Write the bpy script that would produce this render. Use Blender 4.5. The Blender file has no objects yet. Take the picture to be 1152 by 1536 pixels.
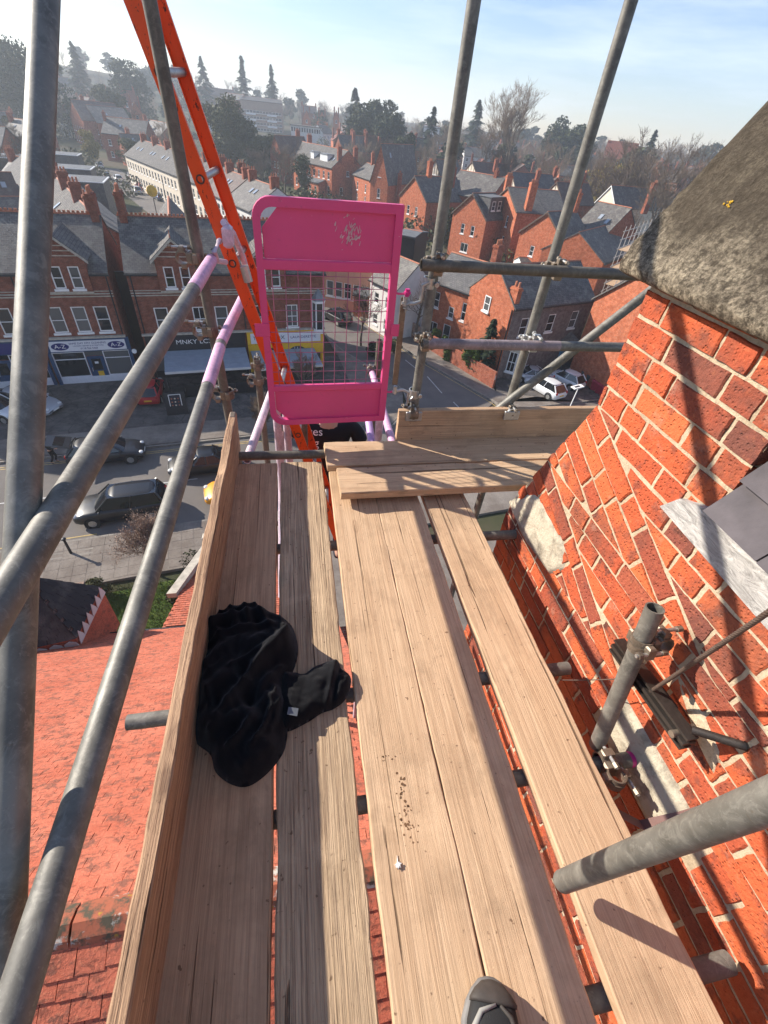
import bpy, math, random
import numpy as np
from mathutils import Vector, Matrix, noise
R_ = math.radians
SC = bpy.context.scene
COL = SC.collection
rnd = random.Random(7)
CZ = 18.0                                   # height of the camera above the street

# ------------------------------------------------------------------ camera
def _axes():
    f, cx, cy = 672., 576., 768.
    d = lambda u, v: Vector((u-cx, v-cy, f)).normalized()
    down = d(490, 1530); fw = d(423, 140); fw = (fw-down*fw.dot(down)).normalized()
    Z = -down; Y = fw; X = Y.cross(Z)
    return X, Y, Z
_X, _Y, _Zz = _axes()
def towards(u, v):
    d = Vector((u-576., v-768., 672.)).normalized()
    return Vector((_X.dot(d), _Y.dot(d), _Zz.dot(d)))
def at(u, v, z=0.):                         # the point at height z seen in that direction
    r = towards(u, v); return r*((z-CZ)/r.z)+Vector((0, 0, CZ))
def aty(u, v, y):
    r = towards(u, v); return r*(y/r.y)+Vector((0, 0, CZ))
def atd(u, v, dist):                        # the point at that horizontal distance
    r = towards(u, v); return r*(dist/math.hypot(r.x, r.y))+Vector((0, 0, CZ))
cam = bpy.data.cameras.new('camera'); camo = bpy.data.objects.new('camera', cam); COL.objects.link(camo)
c0 = Vector((_X.x, _Y.x, _Zz.x)); c1 = -Vector((_X.y, _Y.y, _Zz.y)); c2 = -Vector((_X.z, _Y.z, _Zz.z))
M = Matrix.Identity(4)
for i in range(3):
    M[i][0] = c0[i]; M[i][1] = c1[i]; M[i][2] = c2[i]
M[2][3] = CZ
camo.matrix_world = M
cam.sensor_fit = 'HORIZONTAL'; cam.sensor_width = 36; cam.lens = 672/1152*36
cam.clip_start = .02; cam.clip_end = 6000
SC.camera = camo

# ------------------------------------------------------------------ sky, sun, exposure
SUN_AZ = Vector((-.86, .51)); SUN_EL = R_(29.3)
wd = bpy.data.worlds.new('World'); SC.world = wd; wd.use_nodes = True
wn = wd.node_tree; wn.nodes.clear()
def wnode(t, **k):
    n = wn.nodes.new(t)
    for a, b in k.items(): setattr(n, a, b)
    return n
out = wnode('ShaderNodeOutputWorld'); bg = wnode('ShaderNodeBackground')
sky = wnode('ShaderNodeTexSky', sky_type='NISHITA', sun_disc=False, sun_elevation=SUN_EL,
            sun_rotation=math.atan2(SUN_AZ.x, SUN_AZ.y), air_density=1.1, dust_density=.12, ozone_density=2.6)
tc = wnode('ShaderNodeTexCoord'); mp = wnode('ShaderNodeMapping'); mp.inputs['Scale'].default_value = (1.0, 1.6, 9.0)
mp.inputs['Rotation'].default_value = (0.1, 0.12, 0.5)
nz = wnode('ShaderNodeTexNoise'); nz.inputs['Scale'].default_value = 1.7; nz.inputs['Detail'].default_value = 7; nz.inputs['Roughness'].default_value = .6
rp = wnode('ShaderNodeValToRGB'); rp.color_ramp.elements[0].position = .47; rp.color_ramp.elements[1].position = .68
rp.color_ramp.elements[1].color = (.5, .5, .5, 1)
mx = wnode('ShaderNodeMix', data_type='RGBA'); mx.inputs['B'].default_value = (7.2, 7.9, 8.8, 1)
wn.links.new(tc.outputs['Generated'], mp.inputs['Vector']); wn.links.new(mp.outputs[0], nz.inputs['Vector'])
wn.links.new(nz.outputs['Fac'], rp.inputs[0]); wn.links.new(rp.outputs[0], mx.inputs['Factor'])
tn = wnode('ShaderNodeMix', data_type='RGBA', blend_type='MULTIPLY'); tn.inputs['Factor'].default_value = 1; tn.inputs['B'].default_value = (.97, .97, 1.13, 1)
wn.links.new(sky.outputs[0], tn.inputs['A']); wn.links.new(tn.outputs['Result'], mx.inputs['A']); wn.links.new(mx.outputs['Result'], bg.inputs[0])
bg.inputs[1].default_value = .088
wn.links.new(bg.outputs[0], out.inputs[0])
sl = bpy.data.lights.new('sun', 'SUN'); sl.energy = 4.9; sl.angle = R_(.55); sl.color = (1, .925, .82)
so = bpy.data.objects.new('sun', sl); COL.objects.link(so)
sd = Vector((SUN_AZ.x*math.cos(SUN_EL), SUN_AZ.y*math.cos(SUN_EL), math.sin(SUN_EL)))
so.rotation_euler = sd.to_track_quat('Z', 'Y').to_euler(); so.location = (-60, 30, 60)
SC.view_settings.view_transform = 'Standard'; SC.view_settings.look = 'None'
SC.view_settings.gamma = 1; SC.view_settings.use_curve_mapping = False
SC.view_settings.exposure = .88
SC.cycles.use_denoising = True
SC.cycles.max_bounces = 6; SC.cycles.diffuse_bounces = 3; SC.cycles.glossy_bounces = 3; SC.cycles.transmission_bounces = 3
SC.cycles.transparent_max_bounces = 6; SC.cycles.volume_bounces = 1
SC.cycles.use_adaptive_sampling = True; SC.cycles.adaptive_threshold = .02

# ------------------------------------------------------------------ mesh building
class MB:
    def __init__(s): s.V = []; s.F = []
    def v(s, p): s.V.append(tuple(p)); return len(s.V)-1
    def poly(s, pts): s.F.append(tuple(s.v(p) for p in pts)); return s
    def add(s, o, m=None):
        b = len(s.V); s.V += [tuple(m @ Vector(p)) if m else p for p in o.V]; s.F += [tuple(i+b for i in f) for f in o.F]; return s
    def hexa(s, c):                         # eight corners: bottom ring then top ring, counter-clockwise from above
        b = len(s.V); s.V += [tuple(p) for p in c]
        for f in ((3, 2, 1, 0), (4, 5, 6, 7), (0, 1, 5, 4), (1, 2, 6, 5), (2, 3, 7, 6), (3, 0, 4, 7)): s.F.append(tuple(b+i for i in f))
        return s
    def box(s, x0, x1, y0, y1, z0, z1):
        return s.hexa([(x0, y0, z0), (x1, y0, z0), (x1, y1, z0), (x0, y1, z0), (x0, y0, z1), (x1, y0, z1), (x1, y1, z1), (x0, y1, z1)])
    def cbox(s, x0, x1, y0, y1, z0, z1, c=.01):    # box with chamfered top and sides
        b = len(s.V); r = []
        for z, k in ((z0, c), (z0+c, 0), (z1-c, 0), (z1, c)):
            r.append([(x0+k, y0+k, z), (x1-k, y0+k, z), (x1-k, y1-k, z), (x0+k, y1-k, z)])
        for q in r: s.V += q
        for k in range(3):
            for i in range(4): s.F.append((b+k*4+i, b+k*4+(i+1) % 4, b+k*4+4+(i+1) % 4, b+k*4+4+i))
        s.F.append((b+3, b+2, b+1, b)); s.F.append((b+12, b+13, b+14, b+15)); return s
    def prism(s, pts, vec):                 # polygon swept by a vector (polygon counter-clockwise seen from the sweep's end)
        n = len(pts); b = len(s.V); vec = Vector(vec)
        s.V += [tuple(p) for p in pts]; s.V += [tuple(Vector(p)+vec) for p in pts]
        s.F.append(tuple(b+i for i in reversed(range(n)))); s.F.append(tuple(b+n+i for i in range(n)))
        for i in range(n): s.F.append((b+i, b+(i+1) % n, b+n+(i+1) % n, b+n+i))
        return s
    def tube(s, p0, p1, r, n=16, r1=None, cap=True, wall=None):
        p0 = Vector(p0); p1 = Vector(p1); r1 = r if r1 is None else r1; d = (p1-p0).normalized()
        a = d.orthogonal().normalized(); c = d.cross(a); b = len(s.V)
        for p, q in ((p0, r), (p1, r1)):
            for i in range(n):
                t = 2*math.pi*i/n; s.V.append(tuple(p+a*(q*math.cos(t))+c*(q*math.sin(t))))
        for i in range(n): s.F.append((b+i, b+(i+1) % n, b+n+(i+1) % n, b+n+i))
        if wall:
            k = len(s.V)
            for p, q, e in ((p0, r-wall, .12), (p1, r1-wall, -.12)):
                for dd in (0, e):
                    for i in range(n):
                        t = 2*math.pi*i/n; s.V.append(tuple(p+d*dd+a*(q*math.cos(t))+c*(q*math.sin(t))))
            for i in range(n):
                j = (i+1) % n
                s.F.append((b+j, b+i, k+i, k+j)); s.F.append((k+j, k+i, k+n+i, k+n+j))
                s.F.append((b+n+i, b+n+j, k+2*n+j, k+2*n+i)); s.F.append((k+2*n+i, k+2*n+j, k+3*n+j, k+3*n+i))
            s.F.append(tuple(k+n+i for i in range(n))); s.F.append(tuple(k+3*n+i for i in reversed(range(n))))
        elif cap:
            s.F.append(tuple(b+i for i in reversed(range(n)))); s.F.append(tuple(b+n+i for i in range(n)))
        return s
    def path(s, pts, rr, n=8, closed=False):
        pts = [Vector(p) for p in pts]; m = len(pts); b = len(s.V)
        if not hasattr(rr, '__len__'): rr = [rr]*m
        up = None
        for i, p in enumerate(pts):
            q0 = pts[i-1] if (i or closed) else p; q1 = pts[(i+1) % m] if (i < m-1 or closed) else p
            d = (q1-q0).normalized()
            if up is None: up = d.orthogonal().normalized()
            up = (up-d*up.dot(d)).normalized(); c = d.cross(up)
            for k in range(n):
                t = 2*math.pi*k/n; s.V.append(tuple(p+up*(rr[i]*math.cos(t))+c*(rr[i]*math.sin(t))))
        for i in range(m if closed else m-1):
            j = (i+1) % m
            for k in range(n): s.F.append((b+i*n+k, b+i*n+(k+1) % n, b+j*n+(k+1) % n, b+j*n+k))
        if not closed:
            s.F.append(tuple(b+k for k in reversed(range(n)))); s.F.append(tuple(b+(m-1)*n+k for k in range(n)))
        return s
    def ring(s, c, d, r0, r1, w, n=20, a0=0, a1=2*math.pi):   # a band round direction d
        c = Vector(c); d = Vector(d).normalized(); a = d.orthogonal().normalized(); e = d.cross(a); b = len(s.V)
        full = abs(a1-a0-2*math.pi) < .01
        m = n if full else n+1
        for i in range(m):
            t = a0+(a1-a0)*i/n; u = a*math.cos(t)+e*math.sin(t)
            for r, h in ((r0, -w/2), (r1, -w/2), (r1, w/2), (r0, w/2)): s.V.append(tuple(c+u*r+d*h))
        for i in range(n):
            j = (i+1) % m
            for k in range(4): s.F.append((b+i*4+k, b+i*4+(k+1) % 4, b+j*4+(k+1) % 4, b+j*4+k))
        return s
    def ball(s, c, r, n=8, sq=(1, 1, 1)):
        b = len(s.V); c = Vector(c)
        for i in range(n+1):
            ph = math.pi*i/n
            for k in range(2*n):
                t = math.pi*k/n; s.V.append((c.x+r*sq[0]*math.sin(ph)*math.cos(t), c.y+r*sq[1]*math.sin(ph)*math.sin(t), c.z+r*sq[2]*math.cos(ph)))
        for i in range(n):
            for k in range(2*n): s.F.append((b+i*2*n+k, b+(i+1)*2*n+k, b+(i+1)*2*n+(k+1) % (2*n), b+i*2*n+(k+1) % (2*n)))
        return s
    def mesh(s, name, mat, smooth=False, uv=True, org=None):
        V = np.array(s.V, dtype=np.float32).reshape(-1, 3)
        if org is not None: V = V-np.array(org, dtype=np.float32)
        me = bpy.data.meshes.new(name); me.from_pydata(V.tolist(), [], s.F)
        if mat: me.materials.append(mat)
        if smooth:
            me.polygons.foreach_set('use_smooth', [True]*len(me.polygons))
            if smooth != 'all': me.set_sharp_from_angle(angle=R_(38))
        if uv and len(me.polygons) < 60000:
            l = me.uv_layers.new(name='uv'); n = len(me.loops)
            vi = np.empty(n, np.int32); me.loops.foreach_get('vertex_index', vi)
            tot = np.empty(len(me.polygons), np.int32); me.polygons.foreach_get('loop_total', tot)
            no = np.empty(len(me.polygons)*3, np.float32); me.polygons.foreach_get('normal', no)
            no = np.repeat(no.reshape(-1, 3), tot, axis=0); P = V[vi]
            h = np.hypot(no[:, 0], no[:, 1]); flat = h < .02
            ux = np.where(flat, 1, -no[:, 1]/np.maximum(h, 1e-6)); uy = np.where(flat, 0, no[:, 0]/np.maximum(h, 1e-6))
            U = P[:, 0]*ux+P[:, 1]*uy
            w = np.stack([no[:, 1]*0-no[:, 2]*uy, no[:, 2]*ux, no[:, 0]*uy-no[:, 1]*ux], 1)
            Vv = (P*w).sum(1)
            a = np.empty(n*2, np.float32); a[0::2] = U; a[1::2] = Vv; l.data.foreach_set('uv', a)
        return me

def link(name, me, parent=None, kind=None, loc=None):
    o = bpy.data.objects.new(name, me); COL.objects.link(o)
    if parent: o.parent = parent
    if kind: o['kind'] = kind
    if loc is not None: o.location = loc
    return o
def part(name, mb, mat, parent, world=False, smooth=False, kind=None, label=None, uv=True):
    org = parent.location if world else None
    if world and parent.parent: org = parent.location+parent.parent.location
    o = link(name, mb.mesh(name, mat, smooth, uv, org), parent, kind)
    if label: o['label'] = label
    return o
def tag(o, label, cat, group=None):
    o['label'] = label; o['category'] = cat
    if group: o['group'] = group
    return o
def thing(name, label, cat, loc=(0, 0, 0), rz=0, group=None):
    o = bpy.data.objects.new(name, None); COL.objects.link(o); o.location = loc; o.rotation_euler = (0, 0, rz)
    o.empty_display_size = .1
    return tag(o, label, cat, group)
def single(name, mb, mat, label, cat, org, smooth=False, group=None, kind=None, uv=True):
    o = link(name, mb.mesh(name, mat, smooth, uv, org), None, kind, org)
    return tag(o, label, cat, group)
def struct(name, mb, mat, smooth=False, org=None, kind='structure'):
    return link(name, mb.mesh(name, mat, smooth, True, org), None, kind, org)
def dup(root, loc=None, rz=None, label=None, group=None, scale=None):
    r = root.copy(); COL.objects.link(r)
    if loc is not None: r.location = loc
    if rz is not None: r.rotation_euler = (0, 0, rz)
    if scale is not None: r.scale = (scale,)*3 if not hasattr(scale, '__len__') else scale
    if label: r['label'] = label
    if group: r['group'] = group
    for ch in root.children:
        c = ch.copy(); COL.objects.link(c); c.parent = r
        for g in ch.children:
            d = g.copy(); COL.objects.link(d); d.parent = c
    return r

# ------------------------------------------------------------------ materials
class NT:
    def __init__(s, name):
        s.m = bpy.data.materials.new(name); s.m.use_nodes = True; s.t = s.m.node_tree; s.b = s.t.nodes['Principled BSDF']
    def n(s, typ, ins=None, **k):
        nd = s.t.nodes.new(typ)
        for a, b in k.items(): setattr(nd, a, b)
        for a, b in (ins or {}).items(): s.put(nd.inputs[a], b)
        return nd
    def put(s, sock, val):
        if isinstance(val, bpy.types.NodeSocket): s.t.links.new(val, sock)
        elif isinstance(val, bpy.types.Node): s.t.links.new(val.outputs[0], sock)
        else:
            if hasattr(val, '__len__') and len(val) == 3 and len(getattr(sock, 'default_value', ())) == 4: val = (*val, 1)
            sock.default_value = val
    def co(s, kind='Object', scale=(1, 1, 1), rand=False):
        c = s.n('ShaderNodeTexCoord').outputs[kind]
        m = s.n('ShaderNodeMapping', {'Vector': c, 'Scale': scale})
        if rand:
            oi = s.n('ShaderNodeObjectInfo').outputs['Random']
            s.put(m.inputs['Location'], s.n('ShaderNodeMath', {0: oi, 1: 37.}, operation='MULTIPLY').outputs[0])
        return m.outputs[0]
    def noise(s, vec, scale, detail=4, rough=.55, dist=0.):
        return s.n('ShaderNodeTexNoise', {'Vector': vec, 'Scale': scale, 'Detail': detail, 'Roughness': rough, 'Distortion': dist}).outputs['Fac']
    def ramp(s, fac, *stops):
        r = s.n('ShaderNodeValToRGB', {0: fac}); e = r.color_ramp.elements
        while len(e) < len(stops): e.new(.5)
        for x, (p, c) in zip(e, stops):
            x.position = p; x.color = (*c, 1) if hasattr(c, '__len__') else (c, c, c, 1)
        return r.outputs[0]
    def mix(s, f, a, b, mode='MIX'):
        n = s.n('ShaderNodeMix', data_type='RGBA', blend_type=mode)
        s.put(n.inputs['Factor'], f); s.put(n.inputs['A'], a); s.put(n.inputs['B'], b); return n.outputs['Result']
    def math(s, op, a, b=0.):
        return s.n('ShaderNodeMath', {0: a, 1: b}, operation=op).outputs[0]
    def bump(s, h, strength=.5, dist=.01, prev=None):
        b = s.n('ShaderNodeBump', {'Height': h, 'Strength': strength, 'Distance': dist})
        if prev is not None: s.put(b.inputs['Normal'], prev)
        s.put(s.b.inputs['Normal'], b.outputs[0]); return b.outputs[0]
    def done(s, col=None, rough=None, metal=None, spec=None):
        if col is not None: s.put(s.b.inputs['Base Color'], col)
        if rough is not None: s.put(s.b.inputs['Roughness'], rough)
        if metal is not None: s.put(s.b.inputs['Metallic'], metal)
        if spec is not None: s.put(s.b.inputs['Specular IOR Level'], spec)
        return s.m
def rand_of(t): return t.n('ShaderNodeObjectInfo').outputs['Random']

def plain(name, c, rough=.6, metal=0., var=.25, scale=6., bump=0., spec=.4, bs=60., bd=.003):
    t = NT(name); v = t.co('Object')
    n = t.noise(v, scale, 5)
    col = t.mix(t.ramp(n, (.3, 0.), (.7, 1.)), tuple(x*(1-var) for x in c), tuple(min(1, x*(1+var*.6)) for x in c))
    if bump: t.bump(t.noise(v, bs, 4), bump, bd)
    return t.done(col, rough, metal, spec)

def m_brick(name, a, b, mortar, bw=.225, rh=.075, ms=.011, dirt=(.12, .07, .05), dirtamt=.5, bump=.5):
    t = NT(name); uv = t.co('UV', rand=False)
    br = t.n('ShaderNodeTexBrick', {'Vector': uv, 'Color1': a, 'Color2': b, 'Mortar': mortar, 'Scale': 1., 'Mortar Size': ms,
             'Mortar Smooth': .2, 'Bias': -.1, 'Brick Width': bw, 'Row Height': rh}, offset=.5)
    v = t.co('Object'); big = t.noise(v, .5, 7, .7); sm = t.noise(uv, 2.6, 7, .72)
    col = t.mix(t.ramp(big, (.45, 0.), (.75, dirtamt)), br.outputs[0], dirt)
    col = t.mix(t.ramp(sm, (.42, 0.), (.62, .75)), col, tuple(x*.42 for x in a))
    if bump: t.bump(t.math('SUBTRACT', t.math('MULTIPLY', sm, .25), br.outputs[1]), bump, .01)
    return t.done(col, .9, 0, .2)
def m_slate(name, a, b, gap=(.02, .02, .02), bw=.28, rh=.19, lich=(.35, .34, .28), la=.35, rough=.65):
    t = NT(name); uv = t.co('UV')
    br = t.n('ShaderNodeTexBrick', {'Vector': uv, 'Color1': a, 'Color2': b, 'Mortar': gap, 'Scale': 1., 'Mortar Size': .012,
             'Mortar Smooth': .3, 'Bias': 0., 'Brick Width': bw, 'Row Height': rh}, offset=.5)
    sep = t.n('ShaderNodeSeparateXYZ', {0: uv}); fr = t.math('FRACT', t.math('DIVIDE', sep.outputs[1], rh))
    v = t.co('Object'); n = t.noise(v, 1.1, 6, .7)
    col = t.mix(t.ramp(n, (.5, 0.), (.75, la)), br.outputs[0], lich)
    t.bump(t.math('SUBTRACT', t.math('MULTIPLY', fr, -.8), br.outputs[1]), .6, .02)
    return t.done(col, rough, 0, .4)

MT = {}
MT['brick_red'] = m_brick('brick_red', (.40, .085, .04), (.24, .05, .028), (.34, .25, .18))
MT['brick_orange'] = m_brick('brick_orange', (.62, .15, .06), (.42, .09, .04), (.38, .27, .18), dirtamt=.45)
MT['brick_deep'] = m_brick('brick_deep', (.33, .085, .045), (.19, .05, .03), (.22, .16, .12), dirtamt=.4)
MT['brick_grey'] = m_brick('brick_grey', (.20, .155, .14), (.155, .12, .11), (.26, .22, .2), dirt=(.1, .08, .07))
MT['brick_pale'] = m_brick('brick_pale', (.42, .27, .2), (.36, .22, .17), (.45, .38, .3), dirtamt=.3)
MT['slate'] = m_slate('slate', (.150, .132, .116), (.09, .08, .072), la=.5)
MT['slate_blue'] = m_slate('slate_blue', (.115, .108, .105), (.08, .076, .076), la=.3)
MT['slate_light'] = m_slate('slate_light', (.165, .15, .135), (.10, .094, .088), lich=(.26, .24, .2), la=.5, rough=.9)
MT['tile_brown'] = m_slate('tile_brown', (.17, .105, .08), (.115, .075, .06), bw=.165, rh=.11, la=.3)
MT['tile_red'] = m_slate('tile_red', (.33, .10, .055), (.26, .08, .05), bw=.165, rh=.11, la=.1)
MT['white'] = plain('white_paint', (.78, .77, .74), .5, var=.06)
MT['cream'] = plain('cream_render', (.62, .54, .43), .85, var=.15, scale=1.5)
MT['pale'] = plain('pale_render', (.62, .60, .57), .85, var=.12, scale=1.5)
MT['salmon'] = plain('salmon_render', (.60, .30, .20), .85, var=.12, scale=1.2)
MT['stone'] = plain('dressed_stone', (.46, .41, .33), .85, var=.3, scale=5)
MT['lead'] = plain('lead_sheet', (.19, .2, .21), .55, var=.25, scale=3)
MT['black_paint'] = plain('black_paint', (.018, .019, .022), .45, var=.2)
MT['grey_felt'] = plain('grey_roof_felt', (.13, .135, .14), .85, var=.25, scale=2)
MT['terracotta'] = plain('terracotta', (.40, .15, .08), .8, var=.3)
t = NT('window_glass'); MT['glass'] = t.done(t.mix(t.ramp(rand_of(t), (.3, 0.), (1., .75)), (.012, .016, .02), (.17, .17, .165)), .06, 0, .9)
MT['wood_trim'] = plain('dark_timber', (.09, .05, .03), .7)
MT['blue_paint'] = plain('shopfront_blue_paint', (.016, .055, .13), .4, var=.15)
MT['sign_white'] = plain('sign_board_white', (.7, .69, .70), .5, var=.05)
MT['navy'] = plain('navy_print', (.012, .014, .13), .5, var=.05)
MT['ink'] = plain('ink', (.02, .02, .03), .6, var=.05)
MT['yellow'] = plain('yellow_fascia_paint', (.72, .42, .02), .5, var=.1)

# near brickwork: each brick is an object, its colour from its own random number
t = NT('weathered_brick'); v = t.co('Object', rand=True)
base = t.ramp(rand_of(t), (0., (.56, .135, .05)), (.35, (.50, .105, .04)), (.62, (.43, .088, .038)), (.80, (.31, .075, .042)), (.93, (.20, .07, .052)), (1., (.52, .115, .045)))
pos = t.n('ShaderNodeNewGeometry').outputs['Position']; stain = t.noise(pos, 3.1, 6, .66); bloom = t.noise(pos, 7.3, 5, .7)
blot = t.noise(v, 13., 6, .68); fine = t.noise(v, 70., 5, .65)
soot = t.noise(v, 6.5, 5, .7)
col = t.mix(t.ramp(blot, (.54, 0.), (.62, .65)), base, (.18, .06, .042))
col = t.mix(t.ramp(soot, (.60, 0.), (.72, .75)), col, (.055, .035, .03))
col = t.mix(t.ramp(fine, (.55, 0.), (.75, .5)), col, (.62, .21, .09))
pits = t.n('ShaderNodeTexVoronoi', {'Vector': v, 'Scale': 85.}).outputs['Distance']
col = t.mix(t.ramp(stain, (.52, 0.), (.66, .62)), col, (.13, .06, .045)); col = t.mix(t.ramp(bloom, (.60, 0.), (.72, .35)), col, (.42, .30, .22))
h = t.math('ADD', t.math('MULTIPLY', blot, 1.2), t.math('ADD', t.math('MULTIPLY', fine, .6), t.math('MULTIPLY', t.ramp(pits, (.1, 0.), (.35, 1.)), .35)))
t.bump(h, .9, .011)
MT['near_brick'] = t.done(col, .92, 0, .2)
t = NT('lime_mortar'); v = t.co('Object'); a = t.noise(v, 90., 6, .7); b = t.noise(v, 5., 5, .6)
col = t.mix(t.ramp(b, (.35, 0.), (.7, 1.)), (.42, .33, .22), (.64, .52, .36)); col = t.mix(t.ramp(a, (.45, 0.), (.7, .5)), col, (.24, .18, .12))
t.bump(a, .8, .008); MT['mortar'] = t.done(col, .95, 0, .1)
t = NT('mossy_stone'); v = t.co('Object'); a = t.noise(v, 6., 8, .72); b = t.noise(v, 38., 8, .75); c = t.noise(v, 2.2, 4, .6)
b3 = t.noise(v, 150., 6, .8)
col = t.mix(t.ramp(a, (.38, 0.), (.58, 1.)), (.23, .185, .135), (.54, .45, .32))
col = t.mix(t.ramp(b, (.42, .8), (.56, 0.)), col, (.06, .048, .036))
col = t.mix(t.ramp(b3, (.44, .6), (.54, 0.)), col, (.05, .04, .03))
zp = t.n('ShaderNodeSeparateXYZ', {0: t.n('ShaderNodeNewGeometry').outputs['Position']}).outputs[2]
dark_top = t.math('ADD', c, t.math('MULTIPLY', t.math('SUBTRACT', zp, 17.86), 1.1))  # patchy noise plus height: the stone turns darker towards its top
col = t.mix(t.ramp(dark_top, (.44, 0.), (.60, .8)), col, (.085, .068, .05))
vo = t.n('ShaderNodeTexVoronoi', {'Vector': v, 'Scale': 75.}).outputs['Distance']
t.bump(t.math('ADD', t.math('MULTIPLY', b, 1.6), t.math('ADD', t.math('MULTIPLY', vo, .4), t.math('MULTIPLY', b3, .6))), .9, .014)
MT['coping'] = t.done(col, .97, 0, .1)
t = NT('pale_concrete'); v = t.co('Object'); a = t.noise(v, 5., 6, .7); b = t.noise(v, 80., 4, .7)
col = t.mix(t.ramp(a, (.45, 0.), (.62, 1.)), (.46, .41, .31), (.15, .13, .1)); t.bump(t.math('ADD', a, t.math('MULTIPLY', b, .4)), .8, .012)
MT['concrete'] = t.done(col, .95, 0, .15)

def m_wood(name, light, mid, dark, grain=1., wear=.5, fine=1.):
    t = NT(name); v = t.co('Object', rand=True)
    m1 = t.n('ShaderNodeMapping', {'Vector': v, 'Scale': (26, 1.1, 26)}).outputs[0]
    m2 = t.n('ShaderNodeMapping', {'Vector': v, 'Scale': (190, 3.2, 190)}).outputs[0]
    m3 = t.n('ShaderNodeMapping', {'Vector': v, 'Scale': (9, .35, 9)}).outputs[0]
    rings = t.noise(m1, 1., 5, .6, 1.1); fib = t.noise(m2, 1., 5, .65, .3); broad = t.noise(m3, 1., 3, .5, .6)
    crack = t.ramp(t.noise(t.n('ShaderNodeMapping', {'Vector': v, 'Scale': (60, .9, 60)}).outputs[0], 1., 3, .5, .5), (.66, 0.), (.70, 1.))
    patch = t.noise(v, 4.5, 6, .65); spots = t.noise(v, 60., 3, .5)
    kn = t.n('ShaderNodeTexVoronoi', {'Vector': t.n('ShaderNodeMapping', {'Vector': v, 'Scale': (7.5, 2.3, 3)}).outputs[0], 'Scale': 1., 'Randomness': 1.}).outputs['Distance']
    knot = t.ramp(kn, (.03, 1.), (.085, 0.))
    kring = t.ramp(kn, (.07, 0.), (.10, .9), (.13, 0.))
    col = t.mix(t.ramp(rings, (.32, 0.), (.68, 1.)), light, mid)
    col = t.mix(t.ramp(fib, (.42, 0.), (.72, .75*grain)), col, dark)
    col = t.mix(t.ramp(broad, (.45, 0.), (.75, .35)), col, mid)
    col = t.mix(t.ramp(patch, (.50, 0.), (.72, wear)), col, tuple(x*.55 for x in mid))
    col = t.mix(t.math('MULTIPLY', crack, .75), col, tuple(x*.25 for x in dark))
    col = t.mix(t.math('MULTIPLY', knot, .55), col, tuple(x*.8 for x in dark)); col = t.mix(t.math('MULTIPLY', kring, .5), col, dark)
    col = t.mix(t.ramp(spots, (.68, 0.), (.74, .75)), col, (.12, .065, .035)); smear = t.noise(t.n('ShaderNodeMapping', {'Vector': v, 'Scale': (6, 2.2, 6)}).outputs[0], 1.6, 7, .75, .8)
    col = t.mix(t.ramp(smear, (.56, 0.), (.68, .45)), col, tuple(x*.5 for x in mid)); col = t.mix(t.ramp(t.noise(v, 3.3, 7, .7, .5), (.58, 0.), (.70, .35)), col, tuple(min(1, x*1.2) for x in light))
    h = t.math('SUBTRACT', t.math('ADD', t.math('MULTIPLY', fib, .8*grain), t.math('MULTIPLY', rings, .6)), t.math('MULTIPLY', crack, 1.6))
    t.bump(h, .75*fine, .004)
    return t.done(col, .82, 0, .22)
MT['board'] = m_wood('scaffold_board_wood', (.62, .43, .268), (.53, .35, .21), (.28, .165, .09), .8, .6, 1.1)
MT['board_old'] = m_wood('weathered_board_wood', (.62, .455, .29), (.44, .305, .185), (.16, .105, .07), 1.35, .4, 1.7)
MT['board_brown'] = m_wood('brown_board_wood', (.60, .395, .24), (.48, .31, .185), (.22, .125, .075), .9, .6)
MT['toeboard'] = m_wood('toe_board_wood', (.58, .375, .225), (.43, .26, .155), (.17, .09, .055), 1.5, .45, 1.6)

def m_metal(name, c, rough=.42, metal=.75, spot=.35, blot=.4):
    t = NT(name); v = t.co('Object'); a = t.noise(v, 9., 6, .65); b = t.noise(v, 160., 3, .6); c2 = t.noise(v, 2.3, 3, .5)
    st = t.noise(t.n('ShaderNodeMapping', {'Vector': v, 'Scale': (40, 40, 40)}).outputs[0], 1., 6, .8, 1.5)
    w3 = t.noise(v, 28., 6, .75, 1.2)
    col = t.mix(t.ramp(a, (.38, 0.), (.62, blot)), c, tuple(x*.42 for x in c)); col = t.mix(t.ramp(w3, (.50, 0.), (.62, .45)), col, tuple(min(1, x*1.45) for x in c))
    col = t.mix(t.ramp(b, (.62, 0.), (.72, spot)), col, tuple(min(1, x*1.7) for x in c))
    col = t.mix(t.ramp(st, (.60, 0.), (.70, .6)), col, (.13, .09, .06))
    ro = t.ramp(c2, (.3, rough-.08), (.7, min(1., rough+.16)))
    t.bump(t.math('ADD', a, t.math('MULTIPLY', b, .25)), .25, .003)
    return t.done(col, ro, metal, .5)
MT['galv'] = m_metal('galvanised_steel', (.20, .187, .158), .5, .2, .35, .8)
MT['galv_dark'] = m_metal('dull_steel', (.15, .13, .10), .52, .2, .25, .6)
MT['galv_pink'] = m_metal('tube_pink_paint', (.62, .36, .50), .5, .1, .3, .45)
MT['faded_pink'] = m_metal('tube_faded_pink_paint', (.30, .235, .235), .55, .15, .3, .6)
MT['galv_pale'] = m_metal('tube_pale_pink_paint', (.62, .50, .55), .5, .1, .3, .4)
MT['lilac'] = m_metal('tube_lilac_paint', (.50, .34, .58), .5, .1, .3, .35)
MT['clamp'] = m_metal('clamp_steel', (.25, .20, .15), .5, .6, .5, .7)
MT['clamp_zinc'] = m_metal('clamp_zinc', (.50, .49, .46), .4, .75)
MT['rust'] = m_metal('rusty_steel', (.10, .065, .05), .6, .4, .4, .6)
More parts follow.
